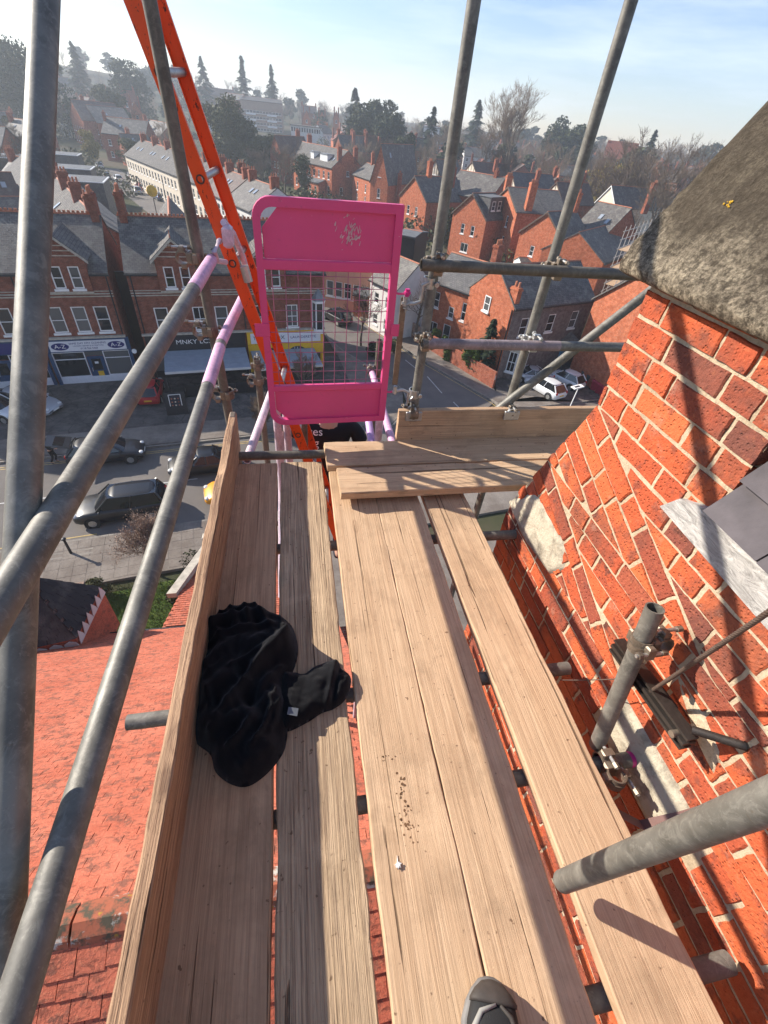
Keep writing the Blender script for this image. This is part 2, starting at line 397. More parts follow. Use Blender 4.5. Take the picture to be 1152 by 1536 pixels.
t = NT('pink_powder_coat'); v = t.co('Object'); a = t.noise(v, 5., 6, .6); b = t.noise(v, 85., 4, .7)
col = t.mix(t.ramp(a, (.4, 0.), (.7, .5)), (.70, .065, .205), (.58, .06, .175)); col = t.mix(t.ramp(b, (.68, 0.), (.71, .7)), col, (.70, .42, .42)); col = t.mix(t.ramp(t.noise(v, 22., 6, .75), (.60, 0.), (.72, .5)), col, (.26, .05, .10))
MT['pink'] = t.done(col, .42, 0, .5)
MT['mesh_wire'] = plain('pink_mesh_wire', (.40, .12, .19), .5)
MT['magenta'] = plain('magenta_cap', (.55, .03, .19), .5)
t = NT('orange_fibreglass'); v = t.co('Object'); a = t.noise(v, 4., 5, .6); b = t.noise(t.n('ShaderNodeMapping', {'Vector': v, 'Scale': (30, 30, 12)}).outputs[0], 1.5, 5, .8)
col = t.mix(t.ramp(a, (.4, 0.), (.7, .5)), (.80, .085, .008), (.62, .06, .012)); col = t.mix(t.ramp(b, (.585, 0.), (.62, .95)), col, (.045, .018, .01))
MT['orange'] = t.done(col, .45, 0, .4)
MT['cable'] = m_metal('steel_cable', (.13, .09, .07), .6, .4)
MT['strap'] = plain('brown_strap', (.20, .115, .10), .6, var=.3)
MT['black_steel'] = m_metal('black_steel', (.055, .045, .038), .5, .5, .5, .5)
t = NT('black_fleece'); v = t.co('Object'); a = t.noise(v, 260., 3, .7); t.bump(t.math('ADD', a, t.noise(v, 30., 4)), .5, .004)
t.put(t.b.inputs['Sheen Weight'], .12); t.put(t.b.inputs['Sheen Roughness'], .5)
MT['fleece'] = t.done((.0085, .0085, .0098), .95, 0, .04)
MT['shoe_black'] = plain('shoe_mesh_black', (.018, .018, .018), .75, bump=.5, bs=500, bd=.001)
MT['shoe_grey'] = plain('shoe_grey_rubber', (.16, .15, .14), .6, var=.3, scale=30)
MT['shoe_dust'] = plain('dusty_toe_rubber', (.055, .045, .038), .7, var=.4, scale=30)
MT['skin'] = plain('skin', (.50, .27, .18), .55, var=.1)
MT['cloth_black'] = plain('black_cotton', (.012, .012, .014), .9)
MT['jeans'] = plain('dark_jeans', (.03, .035, .05), .9)
MT['hair'] = plain('dark_hair', (.03, .02, .014), .7)
t = NT('asphalt'); v = t.co('Object'); a = t.noise(v, .45, 6, .65); b = t.noise(v, 25., 3, .6); c = t.noise(v, 2.2, 6, .7)
col = t.mix(t.ramp(a, (.35, 0.), (.65, 1.)), (.175, .152, .132), (.125, .110, .098)); col = t.mix(t.ramp(b, (.4, 0.), (.8, .5)), col, (.13, .12, .11))
col = t.mix(t.ramp(c, (.55, 0.), (.62, .3)), col, (.13, .12, .105)); MT['asphalt'] = t.done(col, .85, 0, .3)
t = NT('paving'); v = t.co('Object'); a = t.noise(v, .6, 6, .7); b = t.noise(v, 12., 4, .6)
col = t.mix(t.ramp(a, (.4, 0.), (.62, 1.)), (.17, .14, .115), (.25, .215, .18)); col = t.mix(t.ramp(b, (.5, 0.), (.75, .4)), col, (.06, .053, .047))
MT['paving'] = t.done(col, .9, 0, .2)
t = NT('forecourt_surface'); v = t.co('Object'); a = t.noise(v, .8, 7, .75); c = t.n('ShaderNodeTexVoronoi', {'Vector': v, 'Scale': .9}, feature='DISTANCE_TO_EDGE').outputs['Distance']
col = t.mix(t.ramp(a, (.4, 0.), (.65, 1.)), (.07, .064, .058), (.15, .13, .115)); col = t.mix(t.ramp(c, (.0, .6), (.03, 0.)), col, (.03, .027, .025))
MT['forecourt'] = t.done(col, .9, 0, .2)
MT['kerb'] = plain('kerb_stone', (.24, .21, .175), .85, var=.3, scale=4)
MT['line_white'] = plain('road_line_white', (.50, .49, .46), .7, var=.3, scale=5)
MT['line_yellow'] = plain('road_line_yellow', (.42, .30, .12), .7, var=.35, scale=5)
t = NT('grass'); v = t.co('Object'); a = t.noise(v, 1.2, 6, .7); b = t.noise(v, 14., 4, .7)
col = t.mix(t.ramp(a, (.35, 0.), (.65, 1.)), (.045, .085, .016), (.10, .14, .03)); col = t.mix(t.ramp(b, (.5, 0.), (.8, .5)), col, (.14, .12, .06))
t.bump(b, .8, .05); MT['grass'] = t.done(col, .95, 0, .1)
t = NT('land'); v = t.co('Object'); a = t.noise(v, .035, 8, .65); b = t.noise(v, .4, 6, .7)
col = t.mix(t.ramp(a, (.42, 0.), (.58, 1.)), (.055, .062, .028), (.10, .08, .055)); col = t.mix(t.ramp(b, (.45, 0.), (.7, .6)), col, (.04, .045, .025))
MT['land'] = t.done(col, .95, 0, .1)

def m_leaf(name, c, c2, trans=.0):
    t = NT(name); v = t.co('Object', rand=True); n = t.noise(v, 1.3, 3, .6); f = t.noise(v, 22., 2, .5)
    col = t.mix(t.ramp(n, (.35, 0.), (.65, 1.)), c, c2); col = t.mix(t.ramp(f, (.45, 0.), (.7, .6)), col, tuple(x*.45 for x in c))
    col = t.mix(t.math('MULTIPLY', rand_of(t), .35), col, c2)
    return t.done(col, .7, 0, .2)
MT['leaf_dark'] = m_leaf('evergreen_leaves', (.035, .048, .02), (.07, .08, .032))
MT['leaf_mid'] = m_leaf('shrub_leaves', (.05, .085, .018), (.10, .14, .03))
MT['leaf_olive'] = m_leaf('olive_leaves', (.065, .07, .03), (.11, .11, .045))
MT['leaf_yellow'] = m_leaf('yellow_catkins', (.24, .19, .05), (.34, .26, .07))
MT['leaf_conifer'] = m_leaf('conifer_needles', (.03, .045, .028), (.05, .07, .038))
MT['twig'] = plain('bare_twigs', (.21, .155, .11), .9, var=.35, scale=.35)
MT['twig_dark'] = plain('dark_twigs', (.12, .088, .066), .9, var=.3, scale=.6)
MT['twig_pink'] = plain('budding_twigs', (.30, .205, .15), .9, var=.3, scale=1.5)
MT['bark'] = plain('bark', (.12, .095, .07), .95, var=.3, scale=2)
# ================================================================== the scaffold lift
def C(x, y, z): return Vector((x, y, z+CZ))          # heights measured from the camera
TR = .02415
def tube(label, p0, p1, mat='galv', segs=(), cat='scaffold tube', name='scaffold_tube', group='steel scaffold tubes', r=TR, open_ends=True):
    p0 = Vector(p0); p1 = Vector(p1)
    if not segs:
        if p0.z > p1.z: p0, p1 = p1, p0
        mb = MB().tube(p0, p1, r, 28, wall=.004 if open_ends else None)
        return single(name, mb, MT[mat], label, cat, p0, True, group)
    T = thing(name, label, cat, p0, 0, group)
    part('tube_body', MB().tube(p0, p1, r, 28, wall=.004), MT[mat], T, True, True)
    for a, b, m, nm in segs:                         # painted lengths
        part(nm, MB().tube(p0.lerp(p1, a), p0.lerp(p1, b), r+.0007, 28, wall=.0009), MT[m], T, True, True)
    return T
def nut(mb, c, d, r=.011, h=.012):
    c = Vector(c); d = Vector(d).normalized(); mb.tube(c-d*h/2, c+d*h/2, r, 6)
def coupler_parts(T, mat='clamp'):
    # band A holds a tube along local z at the origin, band B a tube along local x at y = .058
    for d, c, a0 in (((0, 0, 1), (0, 0, 0), 0), ((1, 0, 0), (0, .058, 0), 0)):
        b = MB().ring(c, d, .0245, .0295, .046, 22)
        b.ring(c, d, .0290, .0325, .012, 22)
        if d[2]:
            b.cbox(-.043, -.022, -.010, .012, -.02, .02, .004); b.cbox(.022, .046, -.012, .012, -.021, .021, .004)
        else:
            b.cbox(-.02, .02, .046, .070, -.045, -.022, .004); b.cbox(-.02, .02, .046, .070, .022, .046, .004)
        part('band', b, MT[mat], T, smooth=True)
    part('saddle', MB().cbox(-.026, .026, .018, .040, -.026, .026, .006), MT[mat], T)
    for p, q in (((.040, -.045, 0), (.040, .052, 0)), ((0, .012, .040), (0, .118, .040))):
        b = MB().tube(p, q, .0055, 8); part('bolt', b, MT['clamp_zinc'], T, smooth=True)
        n = MB(); nut(n, Vector(p).lerp(Vector(q), .12), Vector(q)-Vector(p)); part('bolt_head', n, MT[mat], T)
        n = MB(); nut(n, Vector(p).lerp(Vector(q), .9), Vector(q)-Vector(p), .0095, .016)
        part('nut', n, MT[mat], T)
CPL = {}
def coupler(pos, za, xb, label, mat='clamp'):        # za: direction of the first tube, xb: of the second
    za = Vector(za).normalized(); xb = Vector(xb); xb = (xb-za*xb.dot(za)).normalized(); yb = za.cross(xb)
    if mat not in CPL:
        T = thing('scaffold_coupler', label, 'scaffold clamp', (0, 0, 0), 0, 'scaffold couplers'); coupler_parts(T, mat); CPL[mat] = T
    else: T = dup(CPL[mat], label=label)
    T.rotation_mode = 'QUATERNION'; m = Matrix((xb, yb, za)).transposed(); T.rotation_quaternion = m.to_quaternion(); T.location = pos
    return T

# ---- boards of the deck: each one a mesh with worn edges
def board(name, label, c0, c1, w, th, mat, seed=0, tilt=None, cat='scaffold board', group='scaffold boards of the deck', seg=None, rough=.0016, ends=True):
    c0 = Vector(c0); c1 = Vector(c1); L = (c1-c0).length; n = seg or max(8, int(L/.035))
    rr = random.Random(seed); ch = .004
    mb = MB(); prof = [(-w/2, -th/2+ch), (-w/2+ch, -th/2), (w/2-ch, -th/2), (w/2, -th/2+ch), (w/2, th/2-ch), (w/2-ch, th/2), (w*.18, th/2), (-w*.2, th/2), (-w/2+ch, th/2), (-w/2, th/2-ch)]
    k = len(prof)
    for i in range(n+1):
        y = L*i/n-L/2
        for j, (px, pz) in enumerate(prof):
            q = Vector((px*3+seed*3.1, y*5., pz*8)); e = rough*(noise.noise(q)*2.2+noise.noise(q*4.3))
            edge = 1. if abs(px) > w*.3 else .35
            endc = 0.
            if ends and i in (0, n): endc = rough*2.5*(noise.noise(Vector((px*30, seed, pz*40)))-.2)*(1 if i else -1)
            mb.V.append((px+e*edge*(1 if px > 0 else -1), y+endc, pz+e*.6*edge+.0022*noise.noise(Vector((seed*7., y*.9, 0)))))
    for i in range(n):
        for j in range(k): mb.F.append((i*k+j, i*k+(j+1) % k, (i+1)*k+(j+1) % k, (i+1)*k+j))
    mb.F.append(tuple(reversed(range(k)))); mb.F.append(tuple(n*k+j for j in range(k)))
    mb.F = [tuple(reversed(f)) for f in mb.F]
    me = mb.mesh(name, MT[mat], 'auto', False)
    o = link(name, me)
    y = (c1-c0).normalized(); up = Vector(tilt or (0, 0, 1)); x = y.cross(up).normalized(); z = x.cross(y)
    m = Matrix((x, y, z)).transposed().to_4x4(); m.translation = (c0+c1)/2; o.matrix_world = m
    return tag(o, label, cat, group)
TH = .038; zt = -1.45-TH/2
board('scaffold_board', 'shaded brown scaffold board lying against the left toe board under the black jumper', C(-.240, -1.3, zt), C(-.239, 2.045, zt), .240, TH, 'board_brown', 1)
board('scaffold_board', 'deeply grained grey weathered scaffold board, half in the shade of the toe board', C(-.002, -1.3, zt), C(.010, 2.05, zt), .222, TH, 'board_old', 2, rough=.0028)
board('scaffold_board', 'pale tan scaffold board with brown stains and a white bird dropping', C(.243, -1.3, zt+.002), C(.262, 1.95, zt+.002), .222, TH, 'board', 3)
board('scaffold_board', 'pale scaffold board with a long band of shade, second from the brick wall', C(.470, -1.3, zt+.001), C(.482, 1.95, zt+.001), .222, TH, 'board', 4)
board('scaffold_board', 'pale scaffold board nearest the brick wall with a knife cross scratched in it', C(.768, -1.3, zt+.012), C(.726, 1.95, zt+.004), .224, TH, 'board', 5)
# boards lying across the deck
board('scaffold_board', 'split pinkish board laid across the deck in front of the pink gate', C(.186, 1.775, -1.41+TH/2), C(1.7, 1.79, -1.41+TH/2), .215, TH+.006, 'board', 6, cat='scaffold board', group='boards laid across the deck', rough=.003)
board('scaffold_board', 'board laid across the deck at the foot of the rear toe board', C(.138, 2.015, -1.413+TH/2), C(2.0, 2.03, -1.413+TH/2), .225, TH, 'board', 7, group='boards laid across the deck', rough=.0024)
# toe boards on edge
board('toe_board', 'rough edged toe board standing on edge along the left side', C(-.384, -1.3, -1.337), C(-.335, 2.185, -1.337), .232, .036, 'toeboard', 8, tilt=(-.9995, 0, .03), cat='toe board', group='toe boards', rough=.0032)
board('toe_board', 'toe board standing on edge across the far end behind the pink gate', C(.545, 2.145, -1.300), C(2.0, 2.165, -1.300), .225, .036, 'board_brown', 9, tilt=(0, -1, 0), cat='toe board', group='toe boards')
# hoop-iron at the end of the left toe board
b = MB().cbox(-.345, -.317, 2.135, 2.192, -1.30+CZ, -1.218+CZ, .004)
single('toe_board_clip', b, MT['clamp'], 'small steel clip on the far end of the left toe board', 'clip', C(-.33, 2.16, -1.30))

# ---- marks on the deck
def blot(cx, cy, n, sx, sy, r0, r1, seed, z=-1.4485):
    rr = random.Random(seed); mb = MB()
    for i in range(n):
        x = cx+rr.gauss(0, sx); y = cy+rr.gauss(0, sy); r = rr.uniform(r0, r1); k = rr.randint(5, 8)
        pts = []
        for j in range(k):
            a = 2*math.pi*j/k; q = r*rr.uniform(.6, 1.25); pts.append((x+q*math.cos(a), y+q*math.sin(a), z+CZ))
        mb.prism(pts, (0, 0, .0012))
    return mb
mb = blot(.243, .39, 26, .006, .035, .0015, .005, 4); mb.add(blot(.243, .32, 22, .012, .02, .001, .004, 5)); mb.add(blot(.22, .50, 10, .022, .006, .001, .0035, 6))
single('mud_crumbs', mb, plain('dried_mud', (.16, .085, .04), .95), 'dried brown mud crumbs on the pale board beside the jumper', 'mud', C(.243, .37, -1.448), kind='stuff')
rr = random.Random(3); mb = MB(); cx, cy = .2, .235
for k in range(17):
    a = rr.uniform(0, 6.28); L = rr.uniform(.004, .012) if k else .022; w = .0022
    p = Vector((cx, cy, -1.4455+CZ+.0003*k)); d = Vector((math.cos(a), math.sin(a), 0)); e = Vector((-d.y, d.x, 0))*w
    mb.prism([p-e, p+d*L, p+e], (0, 0, .0015))
mb.prism([(cx+.006*math.cos(a), cy+.006*math.sin(a), -1.4470+CZ) for a in np.arange(0, 6.2, .6)], (0, 0, .0075))
single('bird_dropping', mb, MT['white'], 'white star shaped splash on the pale board', 'splash', C(cx, cy, -1.447))

# ---- tubes
STD = {}
tube('tall bare upright tube left of the orange ladder', C(-.43, 2.352, .62), C(-.352, 2.352, -2.4), 'galv_dark', cat='scaffold upright')
tube('upright tube right of the pink gate carrying its hinges', C(.650, 2.185, .75), C(.622, 2.185, -4.9), cat='scaffold upright')
tube('upright tube farthest right, crossed by two guard rails', C(1.245, 2.235, .78), C(1.205, 2.235, -4.9), cat='scaffold upright')
tube('thick looking raking brace tube at the left edge of the view', C(-.44, 2.25, .82), C(-.44, -1.0, -1.86), cat='scaffold brace')
tube('upper left guard rail tube with a pink painted end', C(-.453, -1.0, -.53), C(-.343, 2.33, -.54), segs=((.865, .998, 'galv_pink', 'painted_end'),), cat='guard rail')
tube('lower left guard rail tube, pink beyond its joint', C(-.395, -1.0, -.85), C(-.333, 2.16, -.85), segs=((.862, .985, 'galv_pink', 'painted_end'),), cat='guard rail')
tube('short pink tube carrying the lower left guard rail on past the joint', C(-.3345, 2.163, -.85), C(-.268, 2.95, -.846), 'galv_pink', cat='guard rail')
tube('upper rear guard rail tube across the view right of the gate', C(.560, 2.112, -.468), C(1.95, 2.12, -.463), 'galv_dark', cat='guard rail')
tube('lower rear guard rail tube with faded pink paint', C(.615, 2.112, -.811), C(1.95, 2.12, -.812), segs=((.02, .55, 'faded_pink', 'faded_paint'),), cat='guard rail')
tube('sloping brace tube between the rear uprights and the brick wall', C(1.130, 2.19, -1.235), C(1.83, 2.19, -.515), cat='scaffold brace')
tube('scratched upright tube standing on the board nearest the wall', C(.589, .130, -1.372), C(.548, .047, .30), cat='scaffold upright')
for (x0, x1, y, lab, cap) in ((-.36, 1.09, 1.46, 'transom tube under the deck with a pink cap beside the cement patch', 1),
        (-.58, .97, .735, 'transom tube under the deck that sticks out left past the toe board', 0),
        (-.44, 1.015, .40, 'transom tube under the deck with a magenta band near the stone block', 2),
        (-.44, 1.00, -.075, 'transom tube under the deck nearest the camera', 0),
        (-.44, 1.00, -.9, 'transom tube under the deck behind the camera', 0)):
    T = tube(lab, C(x0, y, -1.515), C(x1, y+.004, -1.515), cat='scaffold transom', segs=(((.985, 1.0, 'magenta', 'coloured_cap'),) if cap == 1 else (((.93, .955, 'magenta', 'coloured_band'),) if cap == 2 else ())))
tube('ledger tube under the left edge of the deck', C(-.42, -1.2, -1.566), C(-.42, 2.3, -1.566), 'galv_dark', cat='scaffold ledger')
tube('ledger tube under the right edge of the deck', C(.60, -1.2, -1.566), C(.60, 2.3, -1.566), 'galv_dark', cat='scaffold ledger')
tube('short cross tube closing the ladder opening at the end of the boards', C(-.335, 2.098, -1.437), C(.150, 2.10, -1.437), 'galv_dark', cat='scaffold transom')
# ladder bay beyond the gate
tube('white painted ledger tube on the left of the ladder bay', C(-.29, 2.15, -1.50), C(-.145, 3.15, -1.50), 'galv_pale', cat='scaffold ledger')
tube('pink painted ledger tube on the right of the ladder bay', C(.567, 2.18, -1.50), C(.589, 3.34, -1.50), 'galv_pink', cat='scaffold ledger')
tube('lilac brace tube inside the ladder bay', C(.46, 2.28, -1.62), C(.47, 2.75, -1.50), 'lilac', cat='scaffold brace')
tube('bare upright tube at the far right corner of the ladder bay', C(.632, 3.31, -1.25), C(.64, 3.31, -8.), 'galv_dark', cat='scaffold upright')
tube('bare upright tube at the far left corner of the ladder bay', C(-.262, 3.12, -1.33), C(-.25, 3.12, -8.), 'galv_dark', cat='scaffold upright')
for x0, y0, z0, x1, y1, z1, m, lab in ((-.13, 3.1, -1.9, -.2, 2.35, -3.0, 'galv_pale', 'pale brace tube inside the ladder bay, nearest its left side'),
        (-.125, 2.5, -1.28, -.15, 2.62, -6.5, 'galv_pale', 'pale inner upright tube below the gate on the left'), (-.07, 2.55, -1.28, -.05, 2.6, -6.5, 'galv_pale', 'pale thin looking upright tube left of the orange ladder foot'),
        (.04, 2.7, -1.4, .03, 2.8, -6.5, 'galv_dark', 'dull upright tube beside the orange ladder foot'),
        (.50, 2.42, -1.35, .52, 2.42, -6.5, 'galv_pale', 'pale upright tube right of the climbing man'), (-.28, 3.12, -2.9, .64, 3.3, -2.9, 'galv_dark', 'cross tube one lift down beyond the climbing man')):
    tube(lab, C(x0, y0, z0), C(x1, y1, z1), m, cat='scaffold tube')
# couplers
coupler(C(-.408, 2.352, -.54), (-.026, 0, 1), (.11, 3.33, 0), 'rusty coupler where the upper left guard rail meets the upright')
coupler(C(-.398, 2.352, -.86), (-.026, 0, 1), (.06, 1, 0), 'rusty coupler at the joint of the lower left guard rail')
coupler(C(-.365, 2.352, -1.20), (-.026, 0, 1), (0, 1, 0), 'coupler on the upright above the end of the left toe board')
coupler(C(.645, 2.186, -.468), (.01, 0, 1), (-1, 0, 0), 'coupler joining the upper rear guard rail to the gate upright')
coupler(C(.638, 2.186, -.81), (.01, 0, 1), (-1, 0, 0), 'rusty coupler joining the lower rear guard rail to the gate upright')
coupler(C(1.236, 2.205, -.466), (.015, 0, 1), (-1, 0, 0), 'coupler with rusty bolt where the upper rear guard rail crosses the far right upright')
coupler(C(1.226, 2.205, -.812), (.015, 0, 1), (-1, 0, 0), 'bright zinc coupler where the lower rear guard rail crosses the far right upright', 'clamp_zinc')
coupler(C(.626, 2.186, -1.205), (.01, 0, 1), (-1, 0, 0), 'coupler at the foot of the gate upright behind the rear toe board')
coupler(C(1.210, 2.205, -1.215), (.015, 0, 1), (-1, 0, 0), 'coupler at the foot of the far right upright behind the rear toe board')
coupler(C(-.261, 3.12, -1.38), (0, 0, 1), (1, 0, 0), 'large rusty coupler on top of the far left upright of the ladder bay')
coupler(C(-.255, 3.12, -1.49), (0, 0, 1), (.1, 1, 0), 'coupler holding the white ledger tube of the ladder bay')
coupler(C(.635, 3.31, -1.49), (0, 0, 1), (0, 1, 0), 'coupler holding the pink ledger tube of the ladder bay')
# bent strips of steel over the rear toe board under the uprights
for x, lab in ((.628, 'bent steel clip over the rear toe board under the gate upright'), (1.205, 'bent steel clip over the rear toe board under the far right upright')):
    b = MB().ring(C(x, 2.15, -1.215), (0, 1, 0), .030, .035, .055, 16, 0, math.pi*2); b.cbox(x-.045, x+.045, 2.115, 2.127, -1.245+CZ, -1.19+CZ, .004)
    single('toe_board_clip', b, MT['clamp_zinc'], lab, 'clip', C(x, 2.15, -1.25), True, 'toe board clips')

# ---- pink gate
W_, H_ = .606, .99
G = thing('scaffold_gate', 'pink painted steel safety gate with wire mesh between two solid panels', 'gate', C(-.137, 2.11, -1.25), math.atan2(.04, .605))
def rr_path(x0, x1, z0, z1, rl, rrt, n=7):
    pts = []
    for cx, cz, r, a0 in ((x1-rrt, z1-rrt, rrt, 0), (x0+rl, z1-rl, rl, 90), (x0+rl, z0+rl, rl, 180), (x1-rrt, z0+rrt, rrt, 270)):
        for i in range(n):
            a = R_(a0+90*i/(n-1)); pts.append((cx+r*math.cos(a), cz+r*math.sin(a)))
    return pts
def ringframe(o, i, y0, y1):
    n = len(o); mb = MB()
    for pts, y in ((o, y0), (o, y1), (i, y1), (i, y0)): mb.V += [(x, y, z) for x, z in pts]
    for k in range(4):
        for j in range(n): mb.F.append((k*n+j, k*n+(j+1) % n, ((k+1) % 4)*n+(j+1) % n, ((k+1) % 4)*n+j))
    return mb
part('frame', ringframe(rr_path(0, W_, 0, H_, .075, .004), rr_path(.030, W_-.034, .030, H_-.034, .047, .003), -.014, .014), MT['pink'], G, smooth=True)
mb = MB().cbox(.028, W_-.032, -.011, .011, .735, .775, .004); part('cross_rail', mb, MT['pink'], G)
mb = MB().cbox(.028, W_-.032, -.011, .011, .185, .218, .004); part('cross_rail', mb, MT['pink'], G)
mb = MB().prism([(.034, .004, .776), (W_-.034, .004, .776), (W_-.034, .004, H_-.032), (.10, .004, H_-.032), (.034, .004, H_-.105)], (0, -.003, 0)); part('solid_panel', mb, MT['pink'], G)
mb = MB().prism([(.085, .004, .030), (W_-.034, .004, .030), (W_-.034, .004, .186), (.032, .004, .186), (.032, .004, .085)], (0, -.003, 0)); part('solid_panel', mb, MT['pink'], G)
me = None
for i in range(10):
    x = .030+(W_-.064)*(i+.5+.0)/10.
    part('mesh_wire', MB().tube((x, .0, .216), (x+.002, .0, .738), .0017, 6), MT['mesh_wire'], G, smooth=True)
for i in range(11):
    z = .216+(.522)*(i+.5)/11.
    part('mesh_wire', MB().tube((.028, -.004, z), (W_-.030, -.004, z+.001), .0017, 6), MT['mesh_wire'], G, smooth=True)
for x0, x1 in ((-.032, .032), (W_-.012, W_+.028)): part('latch_tab', MB().cbox(x0, x1, -.0195, -.0150, .462, .520, .002), MT['pink'], G)
rr = random.Random(12); mb = MB()
for i in range(60):
    x = .385+rr.gauss(0, .024); z = .872+rr.gauss(0, .028); a = rr.uniform(.6, 1.9); L = rr.uniform(.003, .022); w = rr.uniform(.0006, .0030)
    d = Vector((math.cos(a), 0, math.sin(a))); e = Vector((-d.z, 0, d.x)); p = Vector((x, -.0002, z))
    mb.prism([p-e*w, p+d*L-e*w*.4, p+d*L*1.1+e*w*.3, p+d*L*.4+e*w*1.3, p+e*w], (0, .0006*0-.0006, 0))
part('sticker_residue', mb, plain('torn_sticker_paper', (.62, .42, .42), .8), G, kind='stuff')
part('hinge_arm', MB().path([(W_-.004, 0, .655), (W_+.012, 0, .650), (W_+.030, 0, .650), (W_+.055, 0, .652)], .005, 8), MT['pink'], G, smooth=True)
part('hinge_knob', MB().tube((W_+.055, 0, .640), (W_+.055, 0, .672), .011, 10).tube((W_+.055, 0, .650), (W_+.055, 0, .660), .017, 8), MT['magenta'], G, smooth=True)
sp = [(W_+.055+.012*math.cos(t*.9), .012*math.sin(t*.9), .580+.0022*t) for t in range(28)]
part('hinge_spring', MB().path(sp, .0028, 6), MT['clamp_zinc'], G, smooth=True)
part('hinge_pin', MB().tube((W_+.055, 0, .570), (W_+.055, 0, .645), .006, 8), MT['clamp_zinc'], G, smooth=True)
part('hinge_arm', MB().path([(W_-.004, 0, .165), (W_+.02, 0, .163), (W_+.055, 0, .170)], .006, 8), MT['pink'], G, smooth=True)
def bracket(pts, lab, z):
    T = thing('gate_bracket', lab, 'bracket', C(.62, 2.16, z), 0, 'galvanised gate brackets')
    part('arm', MB().path([C(*p) for p in pts], .0085, 8), MT['clamp_zinc'], T, True, True)
    b = MB().ring(C(.63, 2.185, z), (0, 0, 1), .0250, .030, .045, 20); b.tube(C(.655, 2.15, z), C(.655, 2.22, z), .006, 8); nut(b, C(.655, 2.147, z), (0, 1, 0)); part('clamp_ring', b, MT['clamp_zinc'], T, True, True)
    b = MB(); b.tube(C(.515, 2.152, pts[0][2]-.012), C(.515, 2.152, pts[0][2]+.03), .010, 10); part('eye', b, MT['clamp_zinc'], T, True, True)
bracket([(.50, 2.152, -.640), (.56, 2.152, -.640), (.590, 2.153, -.630), (.592, 2.155, -.56), (.62, 2.16, -.55)], 'galvanised upper hinge bracket with spring between pink gate and upright', -.555)
bracket([(.50, 2.152, -1.085), (.555, 2.152, -1.075), (.590, 2.153, -1.09), (.592, 2.155, -1.15), (.62, 2.16, -1.12)], 'galvanised lower hinge bracket between pink gate and upright', -1.11)
b = MB().cbox(.497, .525, 2.156, 2.164, -1.05+CZ, -.615+CZ, .002)
single('hinge_strip', b, MT['clamp'], 'flat beige steel strip beside the hinge side of the pink gate', 'steel strip', C(.51, 2.16, -1.05))

# ---- ladder: two channel stiles, pale rungs between them
def interp(tab, z):
    tab = sorted(tab); 
    for (z0, p), (z1, q) in zip(tab, tab[1:]):
        if z <= z1 or (z1, q) == tab[-1]:
            t = (z-z0)/(z1-z0); return p+(q-p)*t
Ltop, Lbot = C(-.56, 2.50, .43), C(-.02, 2.50, -1.50); Lb2 = Lbot+(Lbot-Ltop)*.7
Rtop, Rbot = C(-.51, 2.78, .45), C(.008, 2.78, -1.50); Rb2 = Rbot+(Rbot-Rtop)*.7
LA = thing('ladder', 'orange fibreglass ladder with black scuffs leaning behind the left guard rails', 'ladder', Lb2)
for p, q, sgn in ((Lb2, Ltop, 1), (Rb2, Rtop, -1)):
    d = (q-p).normalized(); yv = Vector((0, 1, 0)); xv = yv.cross(d).normalized(); n = 40; mb = MB()
    prof = [(-.029, -.0), (.029, -.0), (.029, .026), (.025, .026), (.025, .004), (-.025, .004), (-.025, .026), (-.029, .026)]
    k = len(prof)
    for i in range(n+1):
        c = p.lerp(q, i/n)
        for a, b_ in prof: mb.V.append(tuple(c+xv*a+yv*(b_*sgn)))
    for i in range(n):
        for j in range(k):
            f = (i*k+j, i*k+(j+1) % k, (i+1)*k+(j+1) % k, (i+1)*k+j); mb.F.append(f if sgn > 0 else f[::-1])
    mb.F.append(tuple(range(k)) if sgn > 0 else tuple(reversed(range(k)))); mb.F.append(tuple(n*k+j for j in range(k)))
    part('stile', mb, MT['orange'], LA, True)
nr = 10
for i in range(nr):
    t = .787+.0985*(i-7); a = Lb2.lerp(Ltop, t); b_ = Rb2.lerp(Rtop, t)
    rg = part('rung', MB().tube(a+Vector((0, .001, 0)), b_+Vector((0, .0, 0)), .0155, 14), MT['clamp_zinc'], LA, True, True)
    e = part('rung_end', MB().ring(a+Vector((0, -.001, 0)), (0, 1, 0), .0120, .018, .004, 16), MT['rust'], LA, True, True)
# lashing between ladder and upright
mb = MB().path([C(-.315, 2.44, -.49), C(-.30, 2.36, -.47), C(-.325, 2.31, -.50), C(-.33, 2.40, -.56), C(-.30, 2.47, -.58)], .012, 8); mb.path([C(-.29, 2.49, -.42), C(-.26, 2.56, -.48), C(-.235, 2.62, -.58), C(-.225, 2.66, -.66)], .016, 8)
mb.cbox(-.30, -.255, 2.45, 2.52, -.52+CZ, -.43+CZ, .012)
single('ladder_clamp', mb, MT['galv_pale'], 'pink splashed clamp tying the orange ladder to the guard rail', 'clamp', C(-.3, 2.45, -.58), True)
for dx, dz in ((0, 0),):
    mb = MB().tube(C(-.222, 2.50, -.60), C(-.208, 2.50, -.67), .022, 12); single('plastic_end_cap', mb, MT['clamp_zinc'], 'pale plastic cap hanging between the two ladder stiles', 'cap', C(-.215, 2.5, -.68), True)

